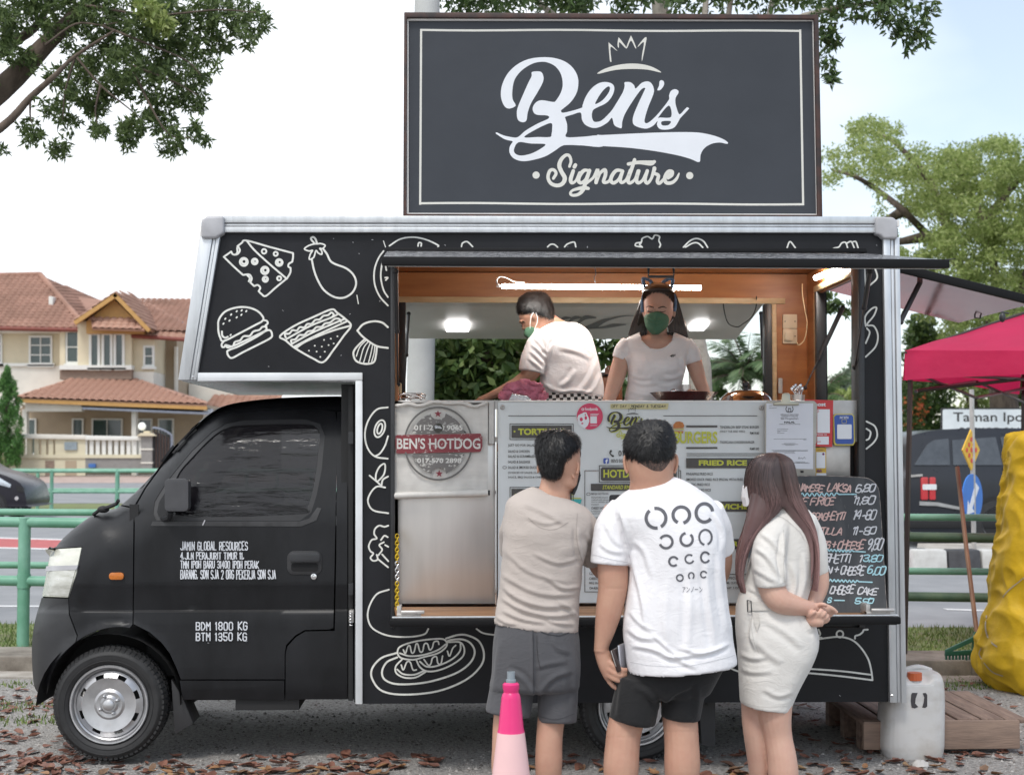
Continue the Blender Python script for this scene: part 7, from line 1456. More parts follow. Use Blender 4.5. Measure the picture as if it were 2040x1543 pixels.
b=B();rowsolid(b,[(624,1044,1056,.03,.02,0,-.055),(634,1046,1054,.025,.02,0,-.055),(640,1048,1051,.02,.02,0,-.055)],Y);b.obj('sideburn',hair_b,p5,smooth=True)if False else None
b=B();b.prism(xz([(1045,655),(1056,652),(1066,655),(1061,668),(1055,677),(1043,668)],Y),Y-.07,Y+.02);b.obj('face_mask',mat('green_mask',(.05,.12,.075)),p5,bevel=.012)
b=B()
for q in([(1056,654),(1056,643),(1058,630),(1063,622)],[(1064,657),(1070,643),(1071,632),(1067,622)]):b.tube([tuple(at(x,y,Y-.09))for x,y in q],.002,6)
b.obj('mask_straps',white_f,p5,kind='stuff')
ck=mat('checked_trouser_cloth',(.6,.6,.6),.8);N_=ck.node_tree.nodes;cx_=N_.new('ShaderNodeTexChecker');cx_.inputs['Scale'].default_value=52;cx_.inputs['Color1'].default_value=(.62,.62,.63,1);cx_.inputs['Color2'].default_value=(.012,.012,.014,1);tcx=N_.new('ShaderNodeTexCoord')
mpx=N_.new('ShaderNodeMapping');mpx.inputs['Scale'].default_value=(1,.001,1);mpx.inputs['Rotation'].default_value=(0,R(4),0);ck.node_tree.links.new(tcx.outputs['Object'],mpx.inputs[0]);ck.node_tree.links.new(mpx.outputs[0],cx_.inputs['Vector']);ck.node_tree.links.new(cx_.outputs['Color'],N_['Principled BSDF'].inputs['Base Color'])
b=B();rowsolid(b,[(784,1082,1200,.122,.12,3),(800,1076,1202,.125,.12),(860,1076,1202,.13,.125),(900,1080,1198,.12,.12)],Y);limb3(b,[(1110,880,0,36),(1112,1050,0,28),(1112,1185,0,24)],Y);limb3(b,[(1165,880,0,36),(1167,1050,0,28),(1167,1185,0,24)],Y);me=organic(b,.007,2);link_mesh('trousers',me,p5,None,ck)
b=B();rowsolid(b,[(800,1246,1360,.115,.11),(900,1240,1366,.125,.12),(960,1250,1356,.1,.1)],.45);limb3(b,[(1285,880,0,36),(1286,1050,0,28),(1287,1215,0,22)],.45);limb3(b,[(1330,880,0,36),(1331,1050,0,28),(1331,1215,0,22)],.45);me=organic(b,.008,2);link_mesh('trousers',me,p4,None,black_f)
# things on the counter
zct=zc-.012
def cm(px,Yq):return at(px,800,Yq).x
Yp=.22;pan=thing('maroon_pan','wide maroon frying pan on the counter in front of the woman','pan',(cm(1362,Yp),Yp,zct));sP=sc(Yp);r_=67/sP;zr=at(1362,783,Yp).z
B().lathe([(.001,zct+.004),(r_*.72,zct+.004),(r_*.82,zct+.02),(r_,zr),(r_+.004,zr+.003),(r_-.004,zr+.003),(r_*.78,zct+.02),(.001,zct+.012)],(cm(1362,Yp),Yp,0),48,caps=False).obj('pan_body',mat('maroon_enamel',(.06,.012,.012),.25,coat=.5),pan,smooth='auto')
B().tube([(cm(1362,Yp)+.02,Yp-r_*.95,zr-.01),(cm(1362,Yp)+.06,Yp-r_-.1,zr-.005)],.012,8).obj('pan_handle',dark_gloss,pan,smooth='auto')if False else None
Yl=.3;lidx=cm(1486,Yl);ld=thing('pot_lid','domed stainless steel lid with a black knob, right of the pan','pot lid',(lidx,Yl,zct));r_=53/sc(Yl);zt_=at(1486,776,Yl).z
B().lathe([(r_+.006,zct+.0),(r_+.006,zct+.006),(r_,zct+.01),(r_*.93,zct+(zt_-zct)*.42),(r_*.75,zct+(zt_-zct)*.75),(r_*.45,zct+(zt_-zct)*.94),(.02,zt_)],(lidx,Yl,0),44,caps=False).obj('dome',mat('polished_steel',(.62,.61,.6),.1,metal=1,var=.05),ld,smooth=True)
B().lathe([(.012,zt_),(.01,zt_+.012),(.017,zt_+.02),(.019,zt_+.036),(.012,zt_+.042),(.001,zt_+.043)],(lidx,Yl,0),20).obj('knob',dark_gloss,ld,smooth='auto')
cupx=cm(1367,.36);cup=thing('steel_cup','small steel cup behind the maroon pan','cup',(cupx,.36,zct));zt_=at(1367,766,.36).z
B().lathe([(.001,zct),(.021,zct),(.024,zt_),(.022,zt_),(.019,zct+.004),(.001,zct+.004)],(cupx,.36,0),24,caps=False).obj('cup_body',steel,cup,smooth='auto')
bx_=cm(1340,.33);bl=thing('steel_ladle','steel ladle lying behind the maroon pan','ladle',(bx_,.33,zct));B().ell(at(1341,779,.33),(.018,.02,.016),14,10).tube([tuple(at(1345,778,.33)),tuple(at(1384,776,.38))],.003,6).obj('ladle_body',chrome,bl,smooth=True)
ut=thing('utensil_pot','steel pot of silver tongs and spoons at the right end of the counter','utensil pot',(cm(1590,.2),.2,zct));ux=cm(1590,.2)
B().lathe([(.03,zct),(.034,zct+.04),(.031,zct+.04),(.027,zct+.005),(.001,zct+.005)],(ux,.2,0),20,caps=False).obj('pot',steel,ut,smooth='auto')
for i in range(7):
 a=i*.9;x_=1578+i*3.4;b=B().tube([(ux+.01*math.cos(a),.2+.01*math.sin(a),zct+.01),tuple(at(x_,776-(i%3)*3,.2+.02*math.sin(a)))],.0032,6).ell(at(x_,774-(i%3)*3,.2+.02*math.sin(a)),(.009,.004,.012),10,8);b.obj('utensil',chrome,ut,smooth=True)
cl_=thing('pink_cloth','crumpled pink cloth on the counter between the two banners','cloth',(cm(1042,.2),.2,zct));b=B()
for(x,y,rx_,rz_)in((1030,776,26,13),(1058,776,24,15),(1044,768,20,10),(1012,788,16,10),(1076,789,13,9),(1040,790,44,12),(1062,765,9,6)):b.ell(at(x,y,.22),(rx_/397,.07,rz_/397),18,12)
me=organic(b,.004,2);V=verts(me);N=norms(me);D=np.array([(.011*(1-2.6*abs(noise.noise(Vector((v[0]*26+3*noise.noise(Vector((v[2]*20,v[0]*9,0))),v[1]*12,v[2]*30)))))+.004*(1-3*abs(noise.noise(Vector((v[0]*70,v[1]*40,v[2]*60))))))for v in V]);setv(me,V+N*D[:,None]);link_mesh('cloth_body',me,cl_,None,mat('pink_terry',(.52,.17,.24),.9,var=.15,vs_=30,bump=.5,bs=400,dist=.002))
fo=thing('foil_tray','crinkled foil tray in front of the pink cloth','foil tray',(cm(1038,.12),.12,zct));b=B();b.hexa([at(1012,799,.09),at(1062,799,.09),at(1062,799,.2),at(1012,799,.2),at(1020,784,.09),at(1050,788,.09),at(1052,784,.2),at(1020,780,.2)]);b.obj('tray_body',mat('crinkled_foil',(.6,.6,.62),.2,metal=.9,bump=1,bs=90,dist=.01),fo,bevel=.004)
rk=thing('wire_rack','round wire rack at the left end of the counter','wire rack',(cm(820,.25),.25,zct));b=B()
for r0_,zz in((.075,785),(.07,792)):
 z_=at(818,zz,.25).z;b.tube([(cm(818,.25)+r0_*math.cos(a),.25+r0_*math.sin(a),z_)for a in[2*math.pi*i/24 for i in range(25)]],.0035,6,caps=False)
for i in range(8):a=2*math.pi*i/8;b.tube([(cm(818,.25)+.07*math.cos(a),.25+.07*math.sin(a),zct),(cm(818,.25)+.075*math.cos(a),.25+.075*math.sin(a),at(818,785,.25).z)],.0025,5)
b.tube([tuple(v)for v in cat([tuple(at(x,y,.16))for x,y in((792,786),(808,784),(825,786),(842,794))],4)],.005,6);b.obj('wires',chrome,rk,smooth=True)
stp=thing('orange_strap','short bright orange strap hanging inside the left edge of the opening','strap',tuple(at(790,797,.1)));B().tube([tuple(at(x,y,.1))for x,y in((786,772),(789,780),(792,790),(792,799))],.007,8,flat=.4).obj('strap_body',mat('orange_plastic',(.7,.1,.01),.4),stp,smooth=True)
sb_=thing('wood_block','pale wooden block standing at the left end of the counter','block',tuple(at(796,795,.3)));slab('block_body',pxrect(789,799,762,797),.3,.36,pale_wood,sb_,bevel=.003)
rs_=thing('brown_shelf_box','dark brown box with a hanging plate behind the serving woman','box',tuple(at(1215,800,1.3)));slab('box_body',pxrect(1200,1240,747,815),1.3,1.5,mat('brown_box_m',(.2,.07,.03),.5),rs_,bevel=.004);slab('box_lid',pxrect(1196,1244,741,748),1.28,1.52,dark_gloss,rs_,bevel=.003)
slab('hanging_plate',[[(1205,745),(1205,734),(1211,728),(1216,728),(1221,734),(1221,745)],circ(1213,733,1.6,8)],1.27,1.275,mat('brown_plate',(.12,.05,.03),.4),rs_)
# traffic cone
Yn=-2.2;cn=thing('traffic_cone','pink and pale pink traffic cone with a grey spout on top','traffic cone',(at(1018,1500,Yn).x,Yn,0));sN=sc(Yn);cxn=at(1018,1500,Yn).x;ctr=(cxn,Yn,0)
zz=lambda py:at(1018,py,Yn).z;rr_=lambda w:w/2/sN
pink=mat('hot_pink_plastic',(.72,.03,.18),.32,var=.03,bump=.03,bs=20);pale=mat('pale_pink_reflective',(.78,.50,.50),.4,var=.04,vs_=4)
B().lathe([(rr_(33),zz(1362)),(rr_(33),zz(1370)),(rr_(30),zz(1375)),(rr_(29),zz(1378)),(rr_(34),zz(1382)),(rr_(38),zz(1389)),(rr_(50),zz(1450)),(rr_(54),zz(1457))][::1],ctr,40,caps=False).lathe([(rr_(24),zz(1358)),(rr_(33),zz(1362))],ctr,40,caps=False).obj('pink_top',pink,cn,smooth='auto')
B().lathe([(rr_(54),zz(1457)),(rr_(75),zz(1543)),(rr_(92),zz(1612))],ctr,40,caps=False).obj('pale_sleeve',pale,cn,smooth=True)
B().lathe([(rr_(92),zz(1612)),(rr_(130),.06)],ctr,40,caps=False).obj('pink_bottom',pink,cn,smooth=True);B().box(cxn-.17,cxn+.17,Yn-.17,Yn+.17,.0,.035).lathe([(rr_(132),.035),(rr_(130),.062)],ctr,32).obj('base',dark_gloss,cn,bevel=.01)
spm=mat('grey_tube_plastic',(.25,.29,.32),.35);B().lathe([(rr_(20),zz(1359)),(rr_(20),zz(1353)),(rr_(15.5),zz(1352)),(rr_(15.5),zz(1337)),(rr_(13),zz(1337)),(rr_(13),zz(1352))],ctr,24,caps=False).obj('spout',spm,cn,smooth='auto')
# jerrycan
YJ=.17;jc=thing('jerrycan','dirty white plastic jerrycan with an orange cap at the rear corner of the truck','jerrycan',(at(1814,1520,YJ).x,YJ,0));jm=mat('dirty_translucent_plastic',(.60,.59,.58),.42,col2=(.40,.36,.31),vs_=5,ramp=(.45,.85),detail=8,stretch=(1,1,1.4),bump=.1,bs=14,sss=.05)
b=B();Yf=YJ-.12
rowsolid(b,[(1332,1800,1850,.05,.09,0,.03),(1337,1778,1866,.09,.11,0,.01),(1347,1764,1872,.115,.118),(1365,1757,1875,.122,.122),(1385,1755,1876,.125,.125),(1389,1756,1875,.12,.12),(1393,1755,1876,.125,.125),(1480,1752,1875,.125,.125),(1484,1754,1873,.12,.12),(1488,1753,1874,.124,.124),(1512,1762,1868,.115,.115),(1522,1775,1858,.10,.10),(1524,1780,1852,.09,.09)],YJ,44,3.6)
me=organic(b,.006,2);V=verts(me);P_=proj(V);cz=at(1835,1345,Yf)
hol=np.exp(-((V[:,0]-at(1832,1345,Yf).x)/.06)**4)*np.exp(-((V[:,1]-Yf)/.075)**2)*(V[:,2]>at(1830,1362,Yf).z);V[:,2]-=hol*.03;setv(me,V);link_mesh('can_body',me,jc,None,jm)
xj=at(1828,1350,Yf).x;b=B();zj0,zj1=at(1828,1354,Yf+.04).z,at(1828,1339,Yf+.04).z;n=28;vs_=[]
for z_ in(zj0,zj1):
 for i in range(n):r_=.034+(.0015 if i%2 else 0);vs_.append((xj+r_*math.cos(2*math.pi*i/n),Yf+.045+r_*math.sin(2*math.pi*i/n),z_))
b.add(vs_,[(i,(i+1)%n,n+(i+1)%n,n+i)for i in range(n)]+[tuple(n+i for i in range(n))]);b.obj('orange_cap',mat('orange_cap_plastic',(.55,.12,.04),.5,var=.1),jc);B().lathe([(.03,zj0-.03),(.03,zj0)],(xj,Yf+.045,0),20,caps=False).obj('neck',jm,jc)
B().tube([tuple(v)for v in cat([tuple(at(x,y,YJ+.03))for x,y in((1790,1350),(1800,1336),(1808,1332),(1830,1328),(1855,1335))],4)],.014,8).obj('can_handle',jm,jc,smooth=True)
bvj=bvh_of(me);V=None;reset();b=B()
bvj=BVHTree.FromPolygons([tuple(v.co+ORG[jc.name])for v in me.vertices],[tuple(p.vertices)for p in me.polygons]);cfj=on(bvj,.002)
for pts in([(1817,1379),(1828,1379),(1824,1390),(1823,1400),(1829,1407),(1822,1410),(1816,1408),(1814,1395),(1815,1383)],[(1838,1380),(1844,1379),(1847,1383),(1847,1406),(1843,1409),(1837,1408),(1840,1398),(1841,1388)]):b.face(xz(pts,Yf),Yf,fr=cfj)
b.objs('torn_label',mat('label_black',(.05,.045,.05),.5),jc)
# pallet
plt=thing('wooden_pallet','low weathered wooden platform of planks behind the jerrycan','pallet',(2.42,.6,0));plm=mat('weathered_plank',(.15,.10,.08),.85,col2=(.27,.19,.15),vs_=6,stretch=(6,.8,6),bump=.5,bs=20,detail=8)
x=2.0
while x<2.78:B().box(x,x+.112,.2,1.02,.145,.168+random.uniform(-.003,.003)).obj('plank',plm,plt,bevel=.004);x+=.122
B().box(2.0,2.79,.165,.198,.025,.166).obj('front_board',mat('front_board_wood',(.2,.14,.11),.85,col2=(.30,.21,.16),vs_=5,stretch=(.8,6,6),bump=.5,bs=25,detail=8),plt,bevel=.006)
for y_ in(.3,.6,.9):B().box(2.02,2.77,y_,y_+.07,.0,.144).obj('bearer',plm,plt)
b=B().ell(at(1833,1534,-.12),(.045,.03,.022),9,6);b.v=[tuple(Vector(v)+Vector((random.uniform(-.006,.006),)*3))for v in b.v];c_=at(1833,1534,-.12)
o=B();o.v=[(x-c_.x,y-c_.y,z-c_.z+.012)for x,y,z in b.v];o.f=b.f;o=o.obj('white_stone',mat('white_stone_m',(.5,.48,.46),.9),None);o.location=(c_.x,c_.y,0);tag(o,'small white stone lying at the foot of the jerrycan','stone')
# rake
YR=2.55;rk2=thing('garden_rake','green plastic rake with a brown wooden handle leaning on the railing','rake',(at(1920,1340,YR).x,YR,.01));rg=mat('dark_green_plastic',(.02,.11,.07),.45,var=.1)
B().tube([tuple(at(1907,930,3.3)),tuple(at(1925,1090,3.0)),tuple(at(1947,1268,YR))],[.016,.0155,.016],10).obj('handle',mat('brown_handle_wood',(.17,.085,.05),.6,col2=(.27,.15,.09),vs_=8,stretch=(1,1,.3)),rk2,smooth='auto')
slab('rake_head',[[(1884,1294),(1939,1268),(1942,1258),(1951,1258),(1951,1275),(1947,1304),(1883,1306)],[(1897,1297),(1938,1278),(1937,1294)]],YR,YR+.02,rg,rk2,bevel=.003)
for i in range(10):x=1885+i*6.7;B().tube([tuple(at(x,1303,YR+.01)),tuple(at(x+.3,1330,YR+.01)),tuple(at(x+1,1340,YR-.03))],[.008,.007,.005],6).obj('tine',rg,rk2)
B().box(at(1884,1318,YR).x,at(1951,1318,YR).x,YR+.002,YR+.018,at(1884,1319,YR).z,at(1884,1316,YR).z).obj('cross_bar',rg,rk2)
# yellow cover
YT=2.1;yt=thing('yellow_cover','tall object wrapped in a creased yellow tarpaulin at the right edge','tarpaulin',(at(2110,1370,YT).x,YT,0));b=B();sT=sc(YT)
edge_=[(864,2030),(872,2018),(890,2012),(930,2010),(980,2007),(1010,2000),(1050,1999),(1075,1992),(1110,1985),(1160,1979),(1200,1976),(1250,1960),(1290,1950),(1312,1946),(1338,1955),(1360,1972),(1372,1990)]
rowsolid(b,[(y,l,2230-(l-1990)*.6,.18+(y-860)/510*.22,.3)for y,l in edge_],YT,56,3.2,m=2);me=organic(b,.010,2);V=verts(me);N=norms(me);D=[]
for v in V:
 w=noise.noise(Vector((v[0]*1.5,v[1]*2,v[2]*1.2)));h_=v[0]*5+v[1]*6+w*1.6
 D.append(.013*noise.noise(Vector((h_,v[2]*.9,2)))+.013*(1-4*abs(noise.noise(Vector((h_*1.3+v[2]*1.6,v[2]*1.7-v[0],7)))))+.009*(1-4*abs(noise.noise(Vector((v[0]*8+v[2]*5,v[1]*6,v[2]*6-v[0]*5))))))
setv(me,V+N*np.array(D)[:,None]);yo=link_mesh('tarpaulin_sheet',me,yt,None,mat('yellow_tarpaulin',(.56,.35,.015),.55,var=.14,vs_=5,bump=.5,bs=18,dist=.010,spec=.3));bvt=BVHTree.FromPolygons([tuple(v.co+ORG[yt.name])for v in me.vertices],[tuple(p.vertices)for p in me.polygons]);cft=on(bvt,.004)
b=B();b.stroke([(1966,1226),(1964,1250),(1972,1275),(1986,1287)],3,YT,fr=cft);b.stroke([(1955,1290),(1952,1305),(1975,1335),(1998,1345)],2,YT,fr=cft);b.stroke([(2040,1150),(2010,1175),(1990,1200)],2,YT,fr=cft);b.objs('seam_tape',mat('greyish_seam',(.45,.38,.28),.6),yt)
# gazebo
gz=thing('gazebo','hot pink pop-up gazebo canopy on thin dark legs right of the truck','gazebo',(3.1,2.87,0));c0=Vector((at(1804,757,2.87).x,2.87,0));d1=Vector((.8,-.6,0));d2=Vector((.6,.8,0));Lg=3.0;corners=[c0,c0+d1*Lg,c0+d1*Lg+d2*Lg,c0+d2*Lg];ctrg=c0+(d1+d2)*Lg/2;z0_,z1_,zp=at(1804,757,2.87).z,at(1804,697,2.87).z,2.93
pk=mat('hot_pink_canopy',(.68,.025,.12),.6,var=.06,vs_=2,bump=.3,bs=6,dist=.03,translucent=.45);b=B()
for i in range(4):
 a,c_=corners[i],corners[(i+1)%4];n=14;m=10;vv=[]
 for j in range(m+1):
  for k in range(n+1):
   t,u=j/m,k/n;e_=a.lerp(c_,u);p=e_.lerp(ctrg,t);z=z1_+(zp-z1_)*t-.035*math.sin(math.pi*t)*(1)-.05*math.sin(math.pi*u)*(1-t)+.008*noise.noise(Vector((p.x*5,p.y*5,0)));vv.append((p.x,p.y,z))
 b.add(vv,[(j*(n+1)+k,j*(n+1)+k+1,(j+1)*(n+1)+k+1,(j+1)*(n+1)+k)for j in range(m)for k in range(n)])
 out=((a+c_)/2-ctrg).normalized();vv=[]
 for j in range(5):
  for k in range(n+1):t,u=j/4,k/n;e_=a.lerp(c_,u);s2=math.sin(math.pi*u);vv.append((e_.x+out.x*(.02*t+.018*math.sin(u*22)*t),e_.y+out.y*(.02*t+.018*math.sin(u*22)*t),z1_-.05*s2*(1-t)+(z0_-z1_)*t+.02*s2*t))
 b.add(vv,[(j*(n+1)+k,(j+1)*(n+1)+k,(j+1)*(n+1)+k+1,j*(n+1)+k+1)for j in range(4)for k in range(n)])
b.hold=True;o=b.obj('canopy',pk,gz,smooth=True,auto=True)
tm_=mat('dark_brown_tube',(.035,.022,.02),.4)
for c_ in corners:B().tube([(c_.x+(ctrg.x-c_.x)*.02-.075,c_.y+(ctrg.y-c_.y)*.02,0),(c_.x+(ctrg.x-c_.x)*.02,c_.y+(ctrg.y-c_.y)*.02,z1_-.03)],.019,4).obj('leg',tm_,gz)
for i in range(4):
 a,c_=corners[i],corners[(i+1)%4]
 for k in range(2):
  p,q=a.lerp(c_,k*.5+.01),a.lerp(c_,k*.5+.49);zl,zh=z0_-.075,z0_+.05
  for za,zb_ in((zl,zh),(zh,zl)):B().tube([(p.x+(ctrg.x-p.x)*.03,p.y+(ctrg.y-p.y)*.03,za),(q.x+(ctrg.x-q.x)*.03,q.y+(ctrg.y-q.y)*.03,zb_)],.012,6).obj('truss_bar',tm_ if za<zb_ else mat('steel_grey_bar',(.2,.19,.2),.4,metal=.5),gz)
for c_ in corners:B().tube([(c_.x,c_.y,z1_-.02),(ctrg.x,ctrg.y,zp-.05)],.012,6).obj('roof_bar',tm_,gz)
# houses
tile_m=mat('terracotta_tile',(.36,.195,.14),.8,col2=(.48,.28,.205),vs_=1.2,detail=8,bump=.1,bs=20)
tile_d=mat('weathered_terracotta_tile',(.26,.145,.105),.85,col2=(.39,.22,.165),vs_=.8,detail=9,bump=.1,bs=20)
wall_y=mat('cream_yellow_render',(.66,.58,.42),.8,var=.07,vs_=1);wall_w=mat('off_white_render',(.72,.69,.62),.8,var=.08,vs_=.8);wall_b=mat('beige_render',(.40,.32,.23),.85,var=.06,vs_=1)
win_w=mat('white_window_frame',(.72,.72,.68),.5,var=.03);pane_m=mat('dark_green_pane',(.03,.055,.05),.12,spec=.8,var=.3,vs_=.8);fascia=mat('ochre_fascia',(.50,.28,.09),.6,var=.08);gut=mat('rust_red_gutter',(.2,.05,.035),.6)
grey_r=mat('grey_render',(.25,.24,.23),.8,var=.08);slate=mat('brown_slate_cladding',(.19,.14,.11),.8,col2=(.3,.22,.17),vs_=6,stretch=(1,1,6))
def inside(p,poly):
 r=False;n=len(poly)
 for i in range(n):
  a,b=poly[i],poly[(i+1)%n]
  if(a[1]>p[1])!=(b[1]>p[1])and p[0]<(b[0]-a[0])*(p[1]-a[1])/(b[1]-a[1])+a[0]:r=not r
 return r
_tile=None
def tile_shape(w,l):
 vs=[];n=5
 for k,(t,h)in enumerate(((0,.035),(1,.0))):
  for j in range(n):
   a=math.pi*j/(n-1);vs.append((w*j/(n-1),t*l,h+.06*math.sin(a)**.8+.012))
 k=len(vs);vs+=[(x,y,z-.02)for x,y,z in vs[:n]]
 return vs,[(j,j+1,n+j+1,n+j)for j in range(n-1)]+[(k+j,k+j+1,j+1,j)for j in range(n-1)]
def slope(parent,P,m,w=.3,l=.36,indiv=0,deck=True,name='roof'):
 """P: planar roof polygon, first edge is the eave (left to right)"""
 P=[Vector(p)for p in P];e=(P[1]-P[0]).normalized();nrm=(P[1]-P[0]).cross(P[2]-P[0]).normalized()
 if nrm.z<0:nrm=-nrm
 u=nrm.cross(e).normalized()
 if u.z<0:u=-u
 q=[((p-P[0]).dot(e),(p-P[0]).dot(u))for p in P]
 b=B();n=len(P);b.add([p for p in P]+[p-nrm*.08 for p in P],[tuple(range(n)),tuple(range(2*n-1,n-1,-1))]+[(i,n+i,n+(i+1)%n,(i+1)%n)for i in range(n)])
 ro=b.obj(name,m,parent,auto=True)
 tv,tf=tile_shape(w,l);mx_=max(a for a,c in q);mn=min(a for a,c in q);h=max(c for a,c in q);bb=B();k=0;tm=None
 for r_ in range(int(h/(l*.86))+1):
  x=mn
  while x<mx_:
   c_=(x+w/2,r_*l*.86+l*.3)
   if inside(c_,q):
    o0=P[0]+e*x+u*(r_*l*.86-.05)+nrm*(.012+random.uniform(0,.006))
    if k<indiv:
     if tm is None:
      tm=bpy.data.meshes.new('roof_tile');Mx=Matrix((e,u,nrm)).transposed();tm.from_pydata([Mx@Vector(v)for v in tv],[],tf);tm.polygons.foreach_set('use_smooth',[True]*len(tf));tm.materials.append(m)
     o=bpy.data.objects.new('roof_tile',tm);C.objects.link(o);o.parent=ro;o.location=o0-ORG[ro.name]
    else:bb.add([o0+e*v[0]+u*v[1]+nrm*v[2]for v in tv],tf)
    k+=1
   x+=w
 if bb.f:bb.obj('roof_tiles',m,ro,kind='stuff',smooth=True)
 return ro
def window(parent,x0,x1,y0,y1,Y,nx=1,nz=1,fw=4,sill=True):
 fr_=B();xs=[x0+(x1-x0)*i/nx for i in range(nx+1)];ys=[y0+(y1-y0)*i/nz for i in range(nz+1)];b2=fw*.25
 holes=[pxrect(xs[i]+(fw if i==0 else b2),xs[i+1]-(fw if i==nx-1 else b2),ys[j]+(fw if j==0 else b2),ys[j+1]-(fw if j==nz-1 else b2))for i in range(nx)for j in range(nz)]
 f=slab('window',[pxrect(x0,x1,y0,y1)]+holes,Y-.1,Y+.02,win_w,parent)
 for h in holes:slab('pane',h,Y-.04,Y-.02,pane_m,f)
 if sill:slab('sill',pxrect(x0-3,x1+3,y1,y1+5),Y-.2,Y,win_w,f)
 return f
HY=56.0
def A(px,py,Y):return tuple(at(px,py,Y))
h1=thing('yellow_house','cream-yellow two-storey house with terracotta roofs, a front gable and a tiled porch','house',(at(160,950,HY).x,HY,.5))
slab('upper_wall',pxrect(-60,250,640,728),HY,HY+9,wall_y,h1);slab('lower_wall',pxrect(-60,250,728,960),HY-.08,HY+9,wall_w,h1)
slab('bay_wall',pxrect(155,262,640,735),HY-1.3,HY,wall_y,h1);slab('stone_band',pxrect(119,262,735,755),HY-1.32,HY,slate,h1)
slab('side_wall',pxrect(258,307,655,740),HY-.9,HY+6,wall_y,h1);slab('side_wall_base',pxrect(258,306,740,800),HY-.95,HY+6,wall_w,h1)
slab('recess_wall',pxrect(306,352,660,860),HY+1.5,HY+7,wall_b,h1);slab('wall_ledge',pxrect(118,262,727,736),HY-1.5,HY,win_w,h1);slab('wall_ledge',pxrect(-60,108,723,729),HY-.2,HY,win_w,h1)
window(h1,57,104,668,726,HY,2,3);window(h1,130,158,658,724,HY-.6,1,2);window(h1,-40,4,665,724,HY,2,3)
for x in(177,202,226):window(h1,x,x+22,662,732,HY-1.3,1,1,5)
window(h1,285,307,688,730,HY-.9,1,2);slab('corner_post',pxrect(119,131,655,735),HY-.7,HY,wall_y,h1)
slab('drain_pipe',pxrect(347,352,690,860),HY+1.2,HY+1.5,wall_w,h1)
E0,E1=Vector(A(-70,650,HY-1.0)),Vector(A(172,655,HY-1.0));Rg0,Rg1=Vector(A(-45,553,HY+4)),Vector(A(80,551,HY+4))
slope(h1,[E0,E1,Rg1,Rg0],tile_d,name='main_roof');
slope(h1,[E1,Vector(A(330,655,HY+9)),Rg1],tile_d,name='hip_roof')
slope(h1,[Vector(A(150,655,HY-.5)),Vector(A(400,662,HY-.5)),Vector(A(300,610,HY+4)),Vector(A(150,590,HY+4))],tile_d,name='side_roof')
B().tube([E0+Vector((0,-.05,-.05)),E1+Vector((0,-.05,-.05)),Vector(A(178,656,HY-.8))],.1,8).obj('gutter',gut,h1);slab('soffit',pxrect(-70,160,652,661),HY-.9,HY,wall_w,h1)
B().tube([E1+Vector((0,0,.08)),Rg1+Vector((0,0,.12))],.12,8).tube([Rg0+Vector((0,0,.1)),Rg1+Vector((0,0,.12))],.12,8).obj('ridge_tiles',tile_d,h1)
slab('roof_vent',rrect(97,105,590,612,2),HY+1,HY+1.5,win_w,h1,bevel=.05)
GY=HY-2.2;ap=Vector(A(230,584,GY));lf=Vector(A(150,638,GY));rt_=Vector(A(297,655,GY));back=Vector((-.9,5.5,0))
slope(h1,[rt_+back,rt_,ap,ap+back][::1],tile_m,name='gable_roof')if False else None
slope(h1,[lf,lf+back,ap+back,ap],tile_m,name='gable_roof');slope(h1,[rt_+Vector((0,5,0)),rt_,ap,ap+Vector((-.9,5,0))],tile_m,name='gable_roof')
slab('gable_wall',[(172,640),(228,597),(284,652),(284,664),(172,664)],GY+.5,GY+1.2,fascia,h1)
for a,c_ in(((146,640),(230,583)),((230,583),(300,656))):
 d=np.array(c_)-np.array(a);nn=np.array([-d[1],d[0]])/np.hypot(*d)*8;nn=nn if nn[1]>0 else-nn
 slab('bargeboard',[tuple(a),tuple(c_),tuple(np.array(c_)+nn),tuple(np.array(a)+nn)],GY-.12,GY+.02,fascia,h1)
slope(h1,[Vector(A(184,654,GY-.2)),Vector(A(288,657,GY-.2)),Vector(A(272,634,GY+.6)),Vector(A(180,630,GY+.6))],tile_m,name='small_roof')
slope(h1,[Vector(A(262,668,HY-1.2)),Vector(A(380,676,HY-1.2)),Vector(A(340,652,HY+.6)),Vector(A(285,652,HY+.6))],tile_m,name='lean_to_roof')
B().tube([A(262,669,HY-1.25),A(385,677,HY-1.25)],.09,8).obj('gutter',gut,h1)
PY=51.6;pe0,pe1=Vector(A(33,793,PY)),Vector(A(412,806,PY));pr0,pr1=Vector(A(165,750,HY-.6)),Vector(A(255,752,HY-.6))
px1=Vector(A(178,796,PY))
slope(h1,[pe0,pe1,pr1,pr0],tile_m,indiv=300,name='porch_roof')
slope(h1,[Vector(A(60,795,HY+1)),pe0,pr0],tile_m,name='porch_side_roof');slope(h1,[pe1,Vector(A(400,800,HY+1)),pr1],tile_m,name='porch_side_roof')
slab('porch_fascia',[(34,794),(178,799),(412,809),(412,816),(178,807),(34,801)],PY+.0,PY+.15,fascia,h1)
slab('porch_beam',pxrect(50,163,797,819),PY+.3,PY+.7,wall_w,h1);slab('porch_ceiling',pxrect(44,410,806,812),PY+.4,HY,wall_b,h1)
aw=mat('grey_awning_sheet',(.2,.22,.27),.5)
B().hexa([A(164,815,PY),A(425,826,PY),A(425,818,PY+1.5),A(164,806,PY+1.5),A(164,811,PY),A(425,822,PY),A(425,814,PY+1.5),A(164,802,PY+1.5)]).obj('awning',aw,h1)
slab('porch_back_wall',pxrect(40,440,812,960),HY-.3,HY-.1,wall_b,h1)
